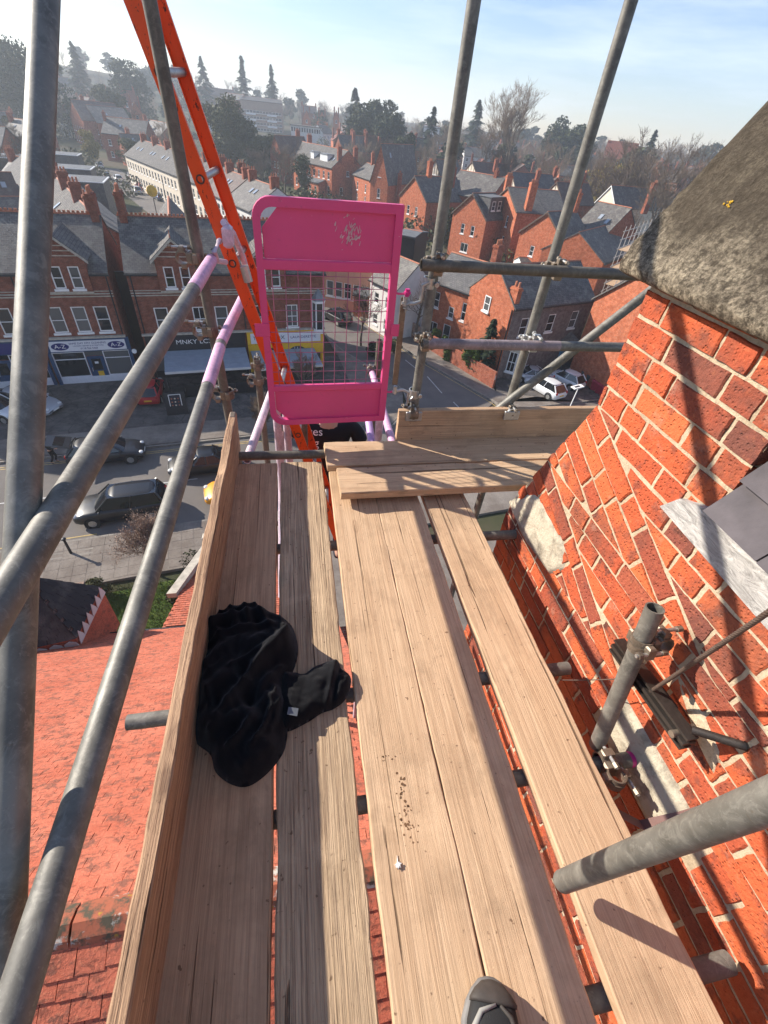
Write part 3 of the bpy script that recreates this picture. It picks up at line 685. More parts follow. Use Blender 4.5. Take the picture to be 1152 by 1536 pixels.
# ---- jumper: a crumpled heap with folds
def heap(outline, hfun, step, name, mat, parent, z0=-1.4485):
    Q = [Vector(p) for p in outline]; P = []
    for i in range(len(Q)):
        p0, p1, p2, p3 = Q[i-1], Q[i], Q[(i+1) % len(Q)], Q[(i+2) % len(Q)]
        for k in range(5):
            t = k/5; P.append(.5*((2*p1)+(p2-p0)*t+(2*p0-5*p1+4*p2-p3)*t*t+(3*p1-p0-3*p2+p3)*t**3))
    xs = [p.x for p in P]; ys = [p.y for p in P]
    nx = int((max(xs)-min(xs))/step)+3; ny = int((max(ys)-min(ys))/step)+3; x0 = min(xs)-step; y0 = min(ys)-step
    seg = [(P[i], P[(i+1) % len(P)]) for i in range(len(P))]
    def sdf(x, y):
        best = 9; ins = False; p = Vector((x, y)); near_ = p
        for a, b in seg:
            ab = b-a; t = max(0, min(1, (p-a).dot(ab)/ab.dot(ab))); dd = (p-a-ab*t).length
            if dd < best: best = dd; near_ = a+ab*t
            if (a.y > y) != (b.y > y) and x < (b.x-a.x)*(y-a.y)/(b.y-a.y)+a.x: ins = not ins
        return (best, None) if ins else (-best, near_)
    mb = MB(); idx = {}
    for i in range(nx):
        for j in range(ny):
            x = x0+i*step; y = y0+j*step; d, nn0 = sdf(x, y)
            if d > -step*1.45:
                if nn0 is not None: x, y = nn0
                d = max(d, 0); idx[i, j] = mb.v((x, y, z0+CZ+hfun(x, y, d)))
    for i in range(nx-1):
        for j in range(ny-1):
            q = [idx.get(k) for k in ((i, j), (i+1, j), (i+1, j+1), (i, j+1))]
            if None not in q: mb.F.append(tuple(q))
    return part(name, mb, MT[mat], parent, True, 'all', uv=False)
J = thing('jumper', 'black fleece jumper dropped in a heap against the left toe board', 'jumper', C(-.2, .78, -1.45))
body = [(-.338, 1.03), (-.30, 1.075), (-.255, 1.088), (-.18, 1.078), (-.125, 1.045), (-.068, 1.005), (-.045, .955), (-.038, .88), (-.06, .80), (-.085, .74), (-.068, .69), (-.075, .62), (-.088, .555), (-.13, .505), (-.185, .475), (-.235, .487), (-.28, .525), (-.30, .575), (-.345, .615), (-.362, .665), (-.362, .76), (-.362, .95)]
fold = []  # ridges: start, end, width, height
for (ax, ay, bx, by, w, h) in ((-.27, .64, -.075, .93, .017, .040), (-.17, .56, -.10, .72, .011, .026), (-.24, .56, -.13, .70, .012, .026), (-.13, .60, -.09, .69, .008, .018), (-.31, .60, -.20, .66, .014, .02), (-.33, .91, -.13, .97, .012, .022), (-.30, 1.03, -.16, 1.06, .012, .022), (-.25, .80, -.12, .88, .008, .015), (-.33, .98, -.10, 1.04, .022, .034), (-.34, .84, -.17, .90, .030, .018), (-.20, .62, -.10, .80, .012, .016), (-.05, .97, -.11, .86, .016, .016), (-.30, .72, -.22, .82, .028, .016)):
    fold.append((Vector((ax, ay)), Vector((bx, by)), w, h))
def jh(x, y, d):
    e = min(1, d/.060); base = .058*math.sqrt(max(0, 1-(1-e)**2)); base *= 1.0+.55*max(0, min(1, (-.12-x)/.2))*min(1, d/.03)
    p = Vector((x, y)); add = 0; q = Vector((x*9, y*9, 4)); p = p+Vector((noise.noise(q), noise.noise(q+Vector((7, 7, 7)))))*.018
    for a, b, w, h in fold:
        ab = b-a; t = (p-a).dot(ab)/ab.dot(ab); tc = max(0, min(1, t)); dd = (p-a-ab*tc).length; w2 = w*(.7+.5*tc)
        add += h*math.exp(-(dd/w2)**2)
    n = noise.noise(Vector((x*11, y*11, 2)))*.016+(.30-abs(noise.noise(Vector((x*13+y*9+3, y*5-x*6, 5)))))*.055+(.25-abs(noise.noise(Vector((x*24-y*10, y*16, 8)))))*.018+noise.noise(Vector((x*40, y*40, 5)))*.004
    return base+(add+n)*min(1, d/.03)
heap(body, jh, .0065, 'body', 'fleece', J)
slv = [(-.095, .80), (-.05, .80), (-.02, .79), (.02, .815), (.07, .828), (.10, .826), (.108, .80), (.135, .770), (.133, .735), (.110, .690), (.07, .664), (.03, .655), (-.02, .630), (-.09, .615), (-.11, .70)]
def sh(x, y, d):
    e = min(1, d/.045); b = .052*math.sqrt(max(0, 1-(1-e)**2)); q = .010*math.exp(-((x-.065-.3*(y-.73))/.008)**2)-.014*math.exp(-((x-.085-.3*(y-.73))/.007)**2)
    return b*(1-.2*max(0, x)/.12)+(q+noise.noise(Vector((x*22, y*18, 9)))*.014+noise.noise(Vector((x*60, y*60, 1)))*.003)*min(1, d/.015)
heap(slv, sh, .005, 'sleeve', 'fleece', J)
part('care_label', MB().prism([C(-.075, .640, -1.392), C(-.045, .632, -1.396), C(-.040, .655, -1.394), C(-.070, .662, -1.390)], (0, 0, .001)), plain('grey_label', (.10, .11, .125), .7), J, True)

# ---- shoe of the photographer
S = thing('shoe', 'black and grey trainer with a dusty rubber toe standing on the pale boards', 'shoe', C(.312, -.142, -1.4485), R_(-18))
S.scale = (1.2, 1.12, 1.1)
def shoe_loft(sec, n=20):
    mb = MB()
    for (y, cx, hw, z0, z1, sq) in sec:
        for i in range(n):
            a = 2*math.pi*i/n; c = math.cos(a); s = math.sin(a)
            x = cx+hw*math.copysign(abs(c)**sq, c); z = (z0+z1)/2+(z1-z0)/2*math.copysign(abs(s)**sq, s); mb.V.append((x, y, z))
    m = len(sec)
    for k in range(m-1):
        for i in range(n): mb.F.append((k*n+i, k*n+(i+1) % n, (k+1)*n+(i+1) % n, (k+1)*n+i))
    mb.F.append(tuple(reversed(range(n)))); mb.F.append(tuple((m-1)*n+i for i in range(n)))
    mb.F = [f[::-1] for f in mb.F]; return mb
up = [(-.17, 0, .030, .02, .085, .8), (-.15, 0, .038, .015, .10, .8), (-.10, 0, .039, .012, .105, .8), (-.04, .001, .041, .012, .100, .8), (0, .002, .045, .012, .088, .8), (.04, .004, .0475, .012, .074, .8), (.075, .005, .046, .012, .064, .8), (.10, .006, .040, .012, .056, .8), (.118, .006, .030, .014, .046, .8), (.128, .006, .017, .018, .036, .9), (.131, .006, .006, .022, .030, 1)]
part('upper', shoe_loft(up), MT['shoe_black'], S, smooth='all')
so_ = [(y, cx, hw+.006, 0.0, .026, .6) for (y, cx, hw, a, b, c) in up[:-2]]+[(.134, .006, .022, .002, .026, .8), (.139, .006, .008, .006, .022, 1)]
part('sole', shoe_loft(so_), MT['shoe_grey'], S, smooth='all')
tc_ = [(.100, .006, .0425, .012, .0575, .8), (.105, .006, .043, .018, .0595, .8), (.119, .006, .033, .018, .049, .8), (.131, .006, .019, .02, .038, .9), (.1345, .006, .006, .022, .031, 1)]
part('toe_cap', shoe_loft(tc_), MT['shoe_dust'], S, smooth='all')
MT['shoe_stripe'] = plain('shoe_stripe_grey', (.30, .29, .26), .6, var=.2, scale=30)
for sx, m in ((-1, 'shoe_grey'), (1, 'shoe_dust')):
    pts = [(.010+sx*.004, .100, .0585), (.006+sx*.026, .088, .058), (.005+sx*.040, .06, .058), (.004+sx*.0435, .02, .062), (.004+sx*.042, -.03, .07)]
    part('side_stripe', MB().path(pts, [.0025, .0045, .006, .006, .005], 8), MT['shoe_stripe' if sx < 0 else m], S, smooth='all')
for i in range(5):
    y = .035-.026*i; z = .0785+.006*i
    part('lace', MB().path([(-.026, y, z-.006), (-.008, y+.004, z+.003), (.014, y-.003, z+.003), (.030, y+.002, z-.006)], .0032, 6), MT['ink'], S, smooth='all')
part('tongue', MB().path([(0.003, .055, .070), (.002, .01, .084), (0, -.06, .106), (0, -.1, .12)], [.012, .016, .018, .016], 10), MT['shoe_black'], S, smooth='all')

# ---- people
def skin(name, pts, edges, mat, parent, sub=2, root=0):
    me = bpy.data.meshes.new(name); me.from_pydata([p[:3] for p in pts], edges, [])
    o = link(name, me, parent); me.materials.append(MT[mat])
    m = o.modifiers.new('skin', 'SKIN'); m.use_smooth_shade = True
    for i, p in enumerate(pts):
        d = me.skin_vertices[0].data[i]; d.radius = (p[3], p[4] if len(p) > 4 else p[3]); d.use_root = (i == root)
    s = o.modifiers.new('sub', 'SUBSURF'); s.levels = sub; s.render_levels = sub
    return o
def person(label, loc, rz, J, lean=0, writing=None, hands=None):
    T = thing('person', label, 'person', loc, rz)
    g = lambda k, r, r2=None: (*J[k], r, r2 or r)
    # one continuous body from head to feet
    ks = ['pelvis', 'waist', 'chest', 'neck', 'head0', 'head1', 'shL', 'elL', 'wrL', 'haL', 'shR', 'elR', 'wrR', 'haR', 'hipL', 'knL', 'anL', 'toL', 'hipR', 'knR', 'anR', 'toR']
    rad = dict(pelvis=(.13, .10), waist=(.115, .09), chest=(.13, .10), neck=.05, head0=(.07, .08), head1=(.075, .09), sh=.052, el=.040, wr=.026, ha=(.035, .016), hip=.082, kn=.055, an=.036, to=.035)
    pts = []
    for k in ks:
        r = rad.get(k, rad.get(k[:-1])); r = r if isinstance(r, tuple) else (r, r); pts.append((*J[k], *r))
    ix = {k: i for i, k in enumerate(ks)}
    E_ = [('pelvis', 'waist'), ('waist', 'chest'), ('chest', 'neck'), ('neck', 'head0'), ('head0', 'head1')]
    for s in 'LR': E_ += [('chest', 'sh'+s), ('sh'+s, 'el'+s), ('el'+s, 'wr'+s), ('wr'+s, 'ha'+s), ('pelvis', 'hip'+s), ('hip'+s, 'kn'+s), ('kn'+s, 'an'+s), ('an'+s, 'to'+s)]
    skin('body', pts, [(ix[a], ix[b]) for a, b in E_], 'skin', T)
    ks2 = ['waist', 'chest', 'neckb', 'shL', 'shR', 'midL', 'midR', 'pelvis']
    mid = lambda a, b, t=.5: tuple(J[a][i]+(J[b][i]-J[a][i])*t for i in range(3))
    P2 = [(*J['waist'], .135, .11), (*J['chest'], .155, .12), (*mid('chest', 'neck', .85), .082), (*J['shL'], .070), (*J['shR'], .070), (*mid('shL', 'elL', writing and .62 or .9), .062), (*mid('shR', 'elR', writing and .62 or .9), .062), (*mid('pelvis', 'waist', .2), .145, .12)]
    e2 = [(0, 1), (1, 2), (1, 3), (1, 4), (3, 5), (4, 6), (0, 7)]
    if not writing:
        P2 += [(*mid('elL', 'wrL', .9), .042), (*mid('elR', 'wrR', .9), .042)]; e2 += [(5, 8), (6, 9)]
    skin('shirt', P2, e2, 'cloth_black', T)
    P3 = [(*J['pelvis'], .140, .115)]; e3 = []
    for s in 'LR':
        b = len(P3); P3 += [(*J['hip'+s], .098), (*J['kn'+s], .070), (*mid('kn'+s, 'an'+s, .93), .055)]; e3 += [(0, b), (b, b+1), (b+1, b+2)]
    skin('trousers', P3, e3, 'cloth_black' if not writing else 'jeans', T)
    for s in 'LR':
        a = J['an'+s]; t = J['to'+s]; skin('shoe', [(a[0], a[1], a[2]-.01, .048), (*mid('an'+s, 'to'+s, .5)[:2], t[2]+.0, .05, .04), (*t, .046, .035)], [(0, 1), (1, 2)], 'ink', T)
    h1 = J['head1']; h0 = J['head0']; up = (Vector(h1)-Vector(h0)).normalized(); f = Vector(J['face']).normalized()
    c = Vector(h1)-f*.02+up*.015
    part('hair', MB().ball(c, .098, 8, (.9, 1., 1.)).ball(Vector(h0)-f*.035, .080, 8), MT['hair'], T, smooth='all')
    fc = Vector(h0)*.6+Vector(h1)*.4+f*.088; side = f.cross(up).normalized()
    part('nose', MB().ball(fc, .013, 5, (1, 1, 1.4)), MT['skin'], T, smooth='all')
    for sg in (-1, 1):
        part('ear', MB().ball(Vector(h0)*.5+Vector(h1)*.5+side*.082*sg, .02, 5, (.6, .8, 1.3)), MT['skin'], T, smooth='all')
        part('eye', MB().ball(fc+up*.03+side*.03*sg-f*.012, .009, 5), MT['ink'], T, smooth='all')
    part('mouth', MB().ball(fc-up*.035-f*.008, .014, 5, (1, 1, .35)), plain('lips', (.35, .14, .11), .6), T, smooth='all')
    for s in 'LR':                                  # fingers curled from the palm
        w = Vector(J['wr'+s]); h = Vector(J['ha'+s]); d = (h-w).normalized(); sd_ = Vector(J.get('palm'+s, (0, 0, 1))); sd_ = (sd_-d*sd_.dot(d)).normalized(); nn = d.cross(sd_)
        for k, L in enumerate((.062, .072, .068, .052)):
            b0 = h+sd_*(.027-.018*k)*1. ; p1 = b0+d*L*.5+nn*.004; p2 = p1+d*L*.25+nn*.022; p3 = p2-d*.004+nn*.02
            part('finger', MB().path([b0-d*.02, b0+d*.01, p1, p2, p3], [.009, .009, .008, .0075, .006], 8), MT['skin'], T, smooth='all')
        part('thumb', MB().path([h-d*.05+sd_*.02, h-d*.02+sd_*.04+nn*.01, h+d*.012+sd_*.045+nn*.025], [.011, .010, .008], 8), MT['skin'], T, smooth='all')
    return T
# man climbing the ladder, seen from behind and above
JC = dict(pelvis=(.02, .10, -.62), waist=(.01, .06, -.42), chest=(0, 0, -.18), neck=(0, .02, .02), head0=(.0, .13, .03), head1=(.0, .20, .045), face=(0, .3, -.95),
    shL=(-.19, 0, -.06), elL=(-.32, .14, -.22), wrL=(-.30, .02, -.02), haL=(-.295, -.02, .05), shR=(.19, 0, -.06), elR=(.30, -.10, -.26), wrR=(.33, .12, -.33), haR=(.335, .19, -.35),
    hipL=(-.09, .11, -.70), knL=(-.12, -.10, -1.05), anL=(-.10, .12, -1.42), toL=(-.10, .02, -1.49), hipR=(.10, .11, -.70), knR=(.12, .0, -1.12), anR=(.10, .18, -1.52), toR=(.11, .06, -1.59), palmL=(1, 0, 0), palmR=(1, 0, 0))
PC = person('man in a black T-shirt with white lettering climbing down behind the pink gate', C(.225, 2.96, -1.72), 0, JC, writing=True)
def text_mesh(s, size, ext=.002, align='CENTER'):
    c = bpy.data.curves.new('txt', 'FONT'); c.body = s; c.size = size; c.extrude = ext; c.align_x = align; c.align_y = 'CENTER'; c.resolution_u = 3
    o = bpy.data.objects.new('txt', c); COL.objects.link(o); dg = bpy.context.evaluated_depsgraph_get()
    me = bpy.data.meshes.new_from_object(o.evaluated_get(dg)); bpy.data.objects.remove(o); bpy.data.curves.remove(c); return me
def lettering(name, s, size, mat, parent, loc, rot, ext=.002, align='CENTER', sx=1.):
    me = text_mesh(s, size, ext, align); me.materials.clear(); me.materials.append(MT[mat])
    o = link(name, me, parent, None, loc); o.rotation_euler = rot; o.scale = (sx, 1, 1); return o
lettering('shirt_lettering', 'ices', .085, 'white', PC, (-.115, -.135, -.02), (R_(52), 0, R_(-4)), .001)
lettering('shirt_lettering', 'ng', .085, 'white', PC, (-.120, -.158, -.10), (R_(62), 0, R_(-4)), .001)
# ================================================================== the brick gable beside the deck
XW = 1.05
WALLT = thing('gable_wall', 'weathered orange brick gable shoulder right of the deck with tumbled courses', 'brick wall', C(1.25, .4, -5.2))
def clip(poly, n, d):                                # keep the side where n.p <= d
    out = []
    for i in range(len(poly)):
        a = poly[i]; b = poly[(i+1) % len(poly)]; da = a[0]*n[0]+a[1]*n[1]-d; db = b[0]*n[0]+b[1]*n[1]-d
        if da <= 0: out.append(a)
        if (da < 0 < db) or (db < 0 < da):
            t = da/(da-db); out.append((a[0]+(b[0]-a[0])*t, a[1]+(b[1]-a[1])*t))
    return out
def area(p): return abs(sum(p[i][0]*p[(i+1) % len(p)][1]-p[(i+1) % len(p)][0]*p[i][1] for i in range(len(p))))/2
bricks = []                                          # polygons in (y, z)
def courses(ang, o, region, vlo, vhi, ulo, uhi, seed):
    """bricks laid along direction ang (radians) from origin o, cut to the half planes of region"""
    rr = random.Random(seed); c, s = math.cos(ang), math.sin(ang); CH = .077
    for r in range(int(math.floor(vlo/CH)), int(math.ceil(vhi/CH))):
        u = ulo-rr.uniform(0, .2); k = rr.randint(0, 1); wob = rr.uniform(-.0015, .0015)
        while u < uhi:
            L = .102 if (k % 3 == 2 or rr.random() < .18) else .215; k += 1; g = rr.uniform(.009, .014)
            v0 = r*CH+.0052+wob; v1 = (r+1)*CH-.0052+wob; rc = []
            for a, b in ((u, v0), (u+L, v0+rr.uniform(-.002, .002)), (u+L, v1+rr.uniform(-.002, .002)), (u, v1)): rc.append((o[0]+a*c-b*s, o[1]+a*s+b*c))
            u += L+g; p = rc
            for n, d in region:
                p = clip(p, n, d)
                if len(p) < 3: break
            if len(p) >= 3 and area(p) > .0009: bricks.append(p)
A0 = (1.29, -.70); A1 = (1.438, -1.04); A2 = (1.595, -1.40); TA = R_(22)
# rake lines
def halfplane(p, q, keep):                           # half plane through p,q that holds point keep
    n = (q[1]-p[1], -(q[0]-p[0])); L = math.hypot(*n); n = (n[0]/L, n[1]/L); d = n[0]*p[0]+n[1]*p[1]
    if n[0]*keep[0]+n[1]*keep[1] > d: n = (-n[0], -n[1]); d = -d
    return (n, d)
rk1 = halfplane(A0, A1, (0, -1)); rk2 = halfplane(A1, A2, (0, -1))
t1 = (A0[0]-math.cos(TA)*.9, A0[1]-math.sin(TA)*.9); t2 = (A1[0]-math.cos(TA)*.95, A1[1]-math.sin(TA)*.95)
up1 = halfplane(A0, t1, (1.3, -1.03)); up2 = halfplane(A1, t2, (1.4, -1.38))
inv = lambda h, e=.006: ((-h[0][0], -h[0][1]), -h[1]-e)
# upper stack (only beyond y=.70 above the tiles), horizontal
courses(0, (0, -.70), [((1, 0), 1.29), ((-1, 0), -.70)], 0, .43, .4, 1.5, 1)
# tumbled wedges
courses(TA, A0, [up1, rk1, ((0, -1), 1.04-.004)], -.40, .02, -1.1, .2, 2)
courses(TA, A1, [up2, rk2, ((0, -1), 1.40-.004)], -.42, .02, -1.2, .2, 3)
# horizontal courses beside the wedges
courses(0, (0, -.70), [inv(up1), ((0, 1), -.70-.004), ((0, -1), 1.04+.0)], -.35, 0, -1.4, 1.35, 4)
courses(0, (0, -1.04), [inv(up2), ((0, 1), -1.04-.004), ((0, -1), 1.40)], -.37, 0, -1.4, 1.5, 5)
def notpad(p):
    cy = sum(a[0] for a in p)/len(p); cz = sum(a[1] for a in p)/len(p)
    return not (.16 < cy < .56 and -1.60 < cz < -1.385)
nb = len(bricks)
courses(0, (0, -1.40), [((1, 0), 1.60)], -1.6, 0, -1.4, 1.7, 6)
bricks = bricks[:nb]+[b for b in bricks[nb:] if notpad(b)]
def near(p):
    cy = sum(a[0] for a in p)/len(p); cz = sum(a[1] for a in p)/len(p)
    q = Vector((XW, cy, cz)); d = q.length; vis = 0 if cy > -.05 else 5
    return d+vis+(2 if cz < -2.3 else 0)
bricks.sort(key=near)
def brick_mesh(mb, p, org, seed):
    rr = random.Random(seed); x1 = XW-.0025-rr.uniform(0, .0045); tl = rr.uniform(-.0015, .0015)
    cy, cz = org
    n = len(p); b = len(mb.V)
    sa = sum(p[i][0]*p[(i+1) % n][1]-p[(i+1) % n][0]*p[i][1] for i in range(n))
    if sa > 0: p = p[::-1]
    q_ = []
    for i_ in range(n):
        a_, b_ = p[i_], p[(i_+1) % n]; m_ = 3 if math.dist(a_, b_) > .05 else 2
        for k_ in range(m_):
            t_ = k_/m_; jx = rr.uniform(-.0022, .0016); jy = rr.uniform(-.0022, .0016)
            q_.append((a_[0]+(b_[0]-a_[0])*t_+jx, a_[1]+(b_[1]-a_[1])*t_+jy))
    p = q_; n = len(p)
    m = [(sum(q[0] for q in p)/n), (sum(q[1] for q in p)/n)]
    def ringp(k): return [(q[0]+(m[0]-q[0])*k, q[1]+(m[1]-q[1])*k) for q in p]
    for k, x in ((0, XW+.03), (0, x1+.004), (.045, x1)):
        for q in ringp(k): mb.V.append((x+tl-XW, q[0]-cy, q[1]-cz))
    for l in range(2):
        for i in range(n): mb.F.append((b+l*n+i, b+l*n+(i+1) % n, b+(l+1)*n+(i+1) % n, b+(l+1)*n+i))
    mb.F.append(tuple(b+2*n+i for i in range(n)))
rest = MB()
for i, p in enumerate(bricks):
    cy = sum(a[0] for a in p)/len(p); cz = sum(a[1] for a in p)/len(p)
    if i < 298:
        mb = MB(); brick_mesh(mb, p, (cy, cz), i)
        o = link('brick', mb.mesh('brick', MT['near_brick'], False, False), WALLT); o.location = Vector((XW, cy, cz+CZ))-WALLT.location
    else:
        m2 = MB(); brick_mesh(m2, p, (0, 0), i); m2.V = [(v[0]+XW, v[1], v[2]+CZ) for v in m2.V]; rest.add(m2)
part('brickwork', rest, MT['near_brick'], WALLT, True, kind='stuff', uv=False)
# mortar core, finely stepped so the joints are rough
core = MB(); NY, NZ = 210, 190
prof = [(1.285, -.28), (1.285, -.70), (1.433, -1.04), (1.59, -1.40), (1.597, -1.42), (1.597, -4.5)]
def rake_y(z):
    for (y0, z0), (y1, z1) in zip(prof, prof[1:]):
        if z <= z0 and z >= z1: return y0+(y1-y0)*(z0-z)/(z0-z1)
    return prof[-1][0]
for j in range(NZ+1):
    z = -.28-2.3*j/NZ; y1 = rake_y(z); y0 = .70 if z > -.70 else -1.4
    for i in range(NY+1):
        y = y0+(y1-y0)*i/NY; q = Vector((0, y*45, z*45)); core.V.append((XW+.0004+.0022*noise.noise(q)+.0012*noise.noise(q*3), y, z+CZ))
for j in range(NZ):
    for i in range(NY): a = j*(NY+1)+i; core.F.append((a, a+1, a+NY+2, a+NY+1))
part('mortar_bed', core, MT['mortar'], WALLT, True, 'all', kind='stuff', uv=False)
blk = MB()
pts = [(XW+.02, 1.285, -.28), (XW+.02, .70, -.28), (XW+.02, .70, -.715), (XW+.02, -1.4, -.715), (XW+.02, -1.4, -6.), (XW+.02, 1.597, -6.), (XW+.02, 1.597, -1.42), (XW+.02, 1.433, -1.04), (XW+.02, 1.285, -.70)]
blk.prism([C(*p) for p in pts], (.42, 0, 0)); part('wall_core', blk, MT['mortar'], WALLT, True)
# lower part down to the roofs, joined
lower = MB().box(XW, XW+.4, -1.4, 1.597, CZ-6.2, CZ-2.57); part('lower_wall', lower, MT['brick_deep'], WALLT, True)
# cement kneeler patch and stone pad
def rocky(outline, x0, x1, seed, amp=.006, n=3):
    """outline in (y,z), built up from XW towards the deck with a rough face"""
    cy = sum(p[0] for p in outline)/len(outline); cz = sum(p[1] for p in outline)/len(outline); mb = MB(); N = []
    for i in range(len(outline)):
        a = outline[i]; b = outline[(i+1) % len(outline)]; m = 5
        for k in range(m):
            t = k/m; N.append((a[0]+(b[0]-a[0])*t, a[1]+(b[1]-a[1])*t))
    K = 9; L = len(N)
    for r in range(K):
        f = r/(K-1)
        for (y, z) in N:
            yy = y+(cy-y)*f; zz = z+(cz-z)*f; e = noise.noise(Vector((yy*14+seed, zz*14, 3)))*amp+noise.noise(Vector((yy*45+seed, zz*45, 3)))*amp*.6
            mb.V.append((x1-e+(.012 if r == 0 else 0), yy+(e if r == 0 else 0), zz+CZ+(e if r == 0 else 0)))
    b = len(mb.V)
    for (y, z) in N: mb.V.append((x0, y, z+CZ))
    for r in range(K-1):
        for i in range(L): mb.F.append((r*L+i, r*L+(i+1) % L, (r+1)*L+(i+1) % L, (r+1)*L+i))
    for i in range(L): mb.F.append((b+i, b+(i+1) % L, (i+1) % L, i))
    return mb
part('cement_patch', rocky([(1.615, -1.43), (1.56, -1.35), (1.44, -1.235), (1.36, -1.215), (1.10, -1.25), (1.06, -1.33), (1.12, -1.43), (1.40, -1.47)], 1.10, XW-.012, 1), MT['concrete'], WALLT, True, 'all', uv=False)
part('stone_pad', rocky([(.56, -1.395), (.17, -1.395), (.16, -1.52), (.18, -1.60), (.56, -1.60)], 1.10, XW-.022, 5, .004), MT['concrete'], WALLT, True, 'all', uv=False)
part('mortar_smear', rocky([(.52, -1.12), (.40, -1.13), (.29, -1.17), (.25, -1.24), (.33, -1.22), (.46, -1.16)], 1.10, XW-.009, 9, .003), MT['mortar'], WALLT, True, 'all', uv=False)
# coping stone: steep weathered block, rough surface
cop = MB(); NP = 64; NL = 150
cprof = [(1.30, -.300), (1.10, -.302), (.985, -.292), (.962, -.278), (.957, -.262), (.968, -.238), (1.042, -.121), (1.107, -.02), (1.202, .115), (1.33, .30), (1.50, .52), (1.56, .54), (1.9, .3)]
seglen = [math.dist(cprof[i], cprof[i+1]) for i in range(len(cprof)-1)]; TL = sum(seglen)
def cp(t):
    d = t*TL
    for i, L in enumerate(seglen):
        if d <= L or i == len(seglen)-1:
            k = min(1, d/L); a, b = cprof[i], cprof[i+1]; return a[0]+(b[0]-a[0])*k, a[1]+(b[1]-a[1])*k
        d -= L
for i in range(NL+1):
    y = 1.348-(1.348+.35)*i/NL
    for j in range(NP+1):
        x, z = cp(j/NP); q = Vector((x, y, z))
        e = .002*noise.noise(q*7)+.003*noise.noise(q*21)+.0035*noise.noise(q*53)+.003*noise.noise(q*110)+.0018*noise.noise(q*230)
        e -= .022*max(0, noise.noise(q*9+Vector((5, 1, 2)))-.32)
        cop.V.append((x-e*.8, y+(.01*noise.noise(q*24) if i == 0 else 0), z+CZ+e*.55))
for i in range(NL):
    for j in range(NP): a = i*(NP+1)+j; cop.F.append((a, a+1, a+NP+2, a+NP+1))
cop.F.append(tuple(reversed(range(NP+1)))); cop.F = [f[::-1] for f in cop.F]
CS = thing('coping_stone', 'rough mossy coping stone capping the brick gable at the right edge', 'coping stone', C(1.25, .6, -.29))
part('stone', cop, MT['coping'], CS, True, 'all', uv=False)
lic = MB(); rr = random.Random(5); p0 = C(1.062, 1.16, -.085)
for i in range(10):
    a = rr.gauss(0, .0025); c = p0+Vector((a-.002, rr.gauss(0, .006), a*1.5-.003)); lic.ball(c, rr.uniform(.0012, .003), 4, (.6, 1.2, 1))
part('lichen', lic, plain('orange_lichen', (.60, .36, .03), .9), CS, True, 'all', kind='stuff')
t = NT('weathered_lead'); v = t.co('Object'); a = t.noise(t.n('ShaderNodeMapping', {'Vector': v, 'Scale': (1, .5, 2.2)}).outputs[0], 30., 7, .8, 1.2); b = t.noise(v, 6., 4, .6)
col = t.mix(t.ramp(a, (.36, 0.), (.62, 1.)), (.20, .19, .175), (.60, .57, .53)); col = t.mix(t.ramp(b, (.45, 0.), (.65, .7)), col, (.30, .28, .26)); t.bump(a, .9, .006); MT['wlead'] = t.done(col, .6, .1, .4)
# small tiled weathering with lead strip, running from y=.70 towards the camera
TW = thing('tiled_weathering', 'grey purple roof tiles with a pale lead strip butting the brick gable', 'roof tiles', C(1.1, .2, -.72))
tm = plain('grey_tile', (.085, .072, .076), .75, var=.3, scale=14, bump=.3)
part('lead_strip', MB().prism([C(XW-.022, .835, -.783), C(XW-.022, -.9, -.85), C(XW-.022, -.9, -.66), C(XW-.022, .70, -.680), C(XW-.022, .795, -.721)], (.03, 0, 0)), MT['wlead'], TW, True)
part('bedding', MB().prism([C(1.03, .665, -.70), C(1.30, .665, -.02), C(1.6, .665, -.02), C(1.6, .665, -.76), C(1.04, .665, -.76)], (0, -1.7, 0)), MT['lead'], TW, True)
sl_ = Vector((.40, 0, .9165)); nn_ = Vector((-.9165, 0, .40))
for r in range(7):
    for k in range(9):
        y1 = .680-k*.172-(.086 if r % 2 else 0)+(.086 if r % 2 else 0)*(k == 0); y0 = y1-(.168 if not (r % 2 and k == 0) else .168)
        o = C(.992, 0, -.668)+sl_*(.100*r)+nn_*(.004)
        L = .20; a = Vector((0, y0, 0)); b = Vector((0, y1, 0)); tw = rnd.uniform(-.002, .002)
        c = [o+a, o+b, o+b+sl_*L-nn_*.050, o+a+sl_*L-nn_*.050]; c = [p+Vector((tw, 0, tw)) for p in c]; th = nn_*.018
        part('tile', MB().hexa([c[0], c[1], c[2], c[3], c[0]+th, c[1]+th, c[2]+th, c[3]+th]), tm, TW, True)
# anchoring tube, clamp bar, cable and strap
tube('short inner tube leaning at the brick wall with an open top end', C(.924, .456, -1.50), C(.915, .585, -.92), 'galv', cat='scaffold tube')
coupler(C(.917, .555, -1.045), (-.009, .129, .58), (0, -1, .3), 'swivel coupler on the leaning inner tube against the bricks')
coupler(C(.925, .41, -1.50), (1, 0, 0), (0, .2, 1), 'black coupler on the transom end beside the magenta band')
B = thing('wall_bracket', 'black steel ratchet bar clamped to the inner tube across the bricks', 'bracket', C(.975, .49, -1.2))
a = C(.962, .640, -1.19); b_ = C(.975, .325, -1.17); d = (b_-a).normalized(); n1 = Vector((0, .1, 1)).normalized(); n2 = d.cross(n1).normalized()
def bar(mb, p, q, w, h): 
    dd = (q-p).normalized(); u = dd.cross(n1).normalized(); v_ = u.cross(dd); c = []
    for e in (-h, h):
        c += [p-u*w+v_*e, p+u*w+v_*e, q+u*w+v_*e, q-u*w+v_*e]
    return mb.hexa(c)
part('outer_bar', bar(MB(), a, b_, .020, .006), MT['black_steel'], B, True)
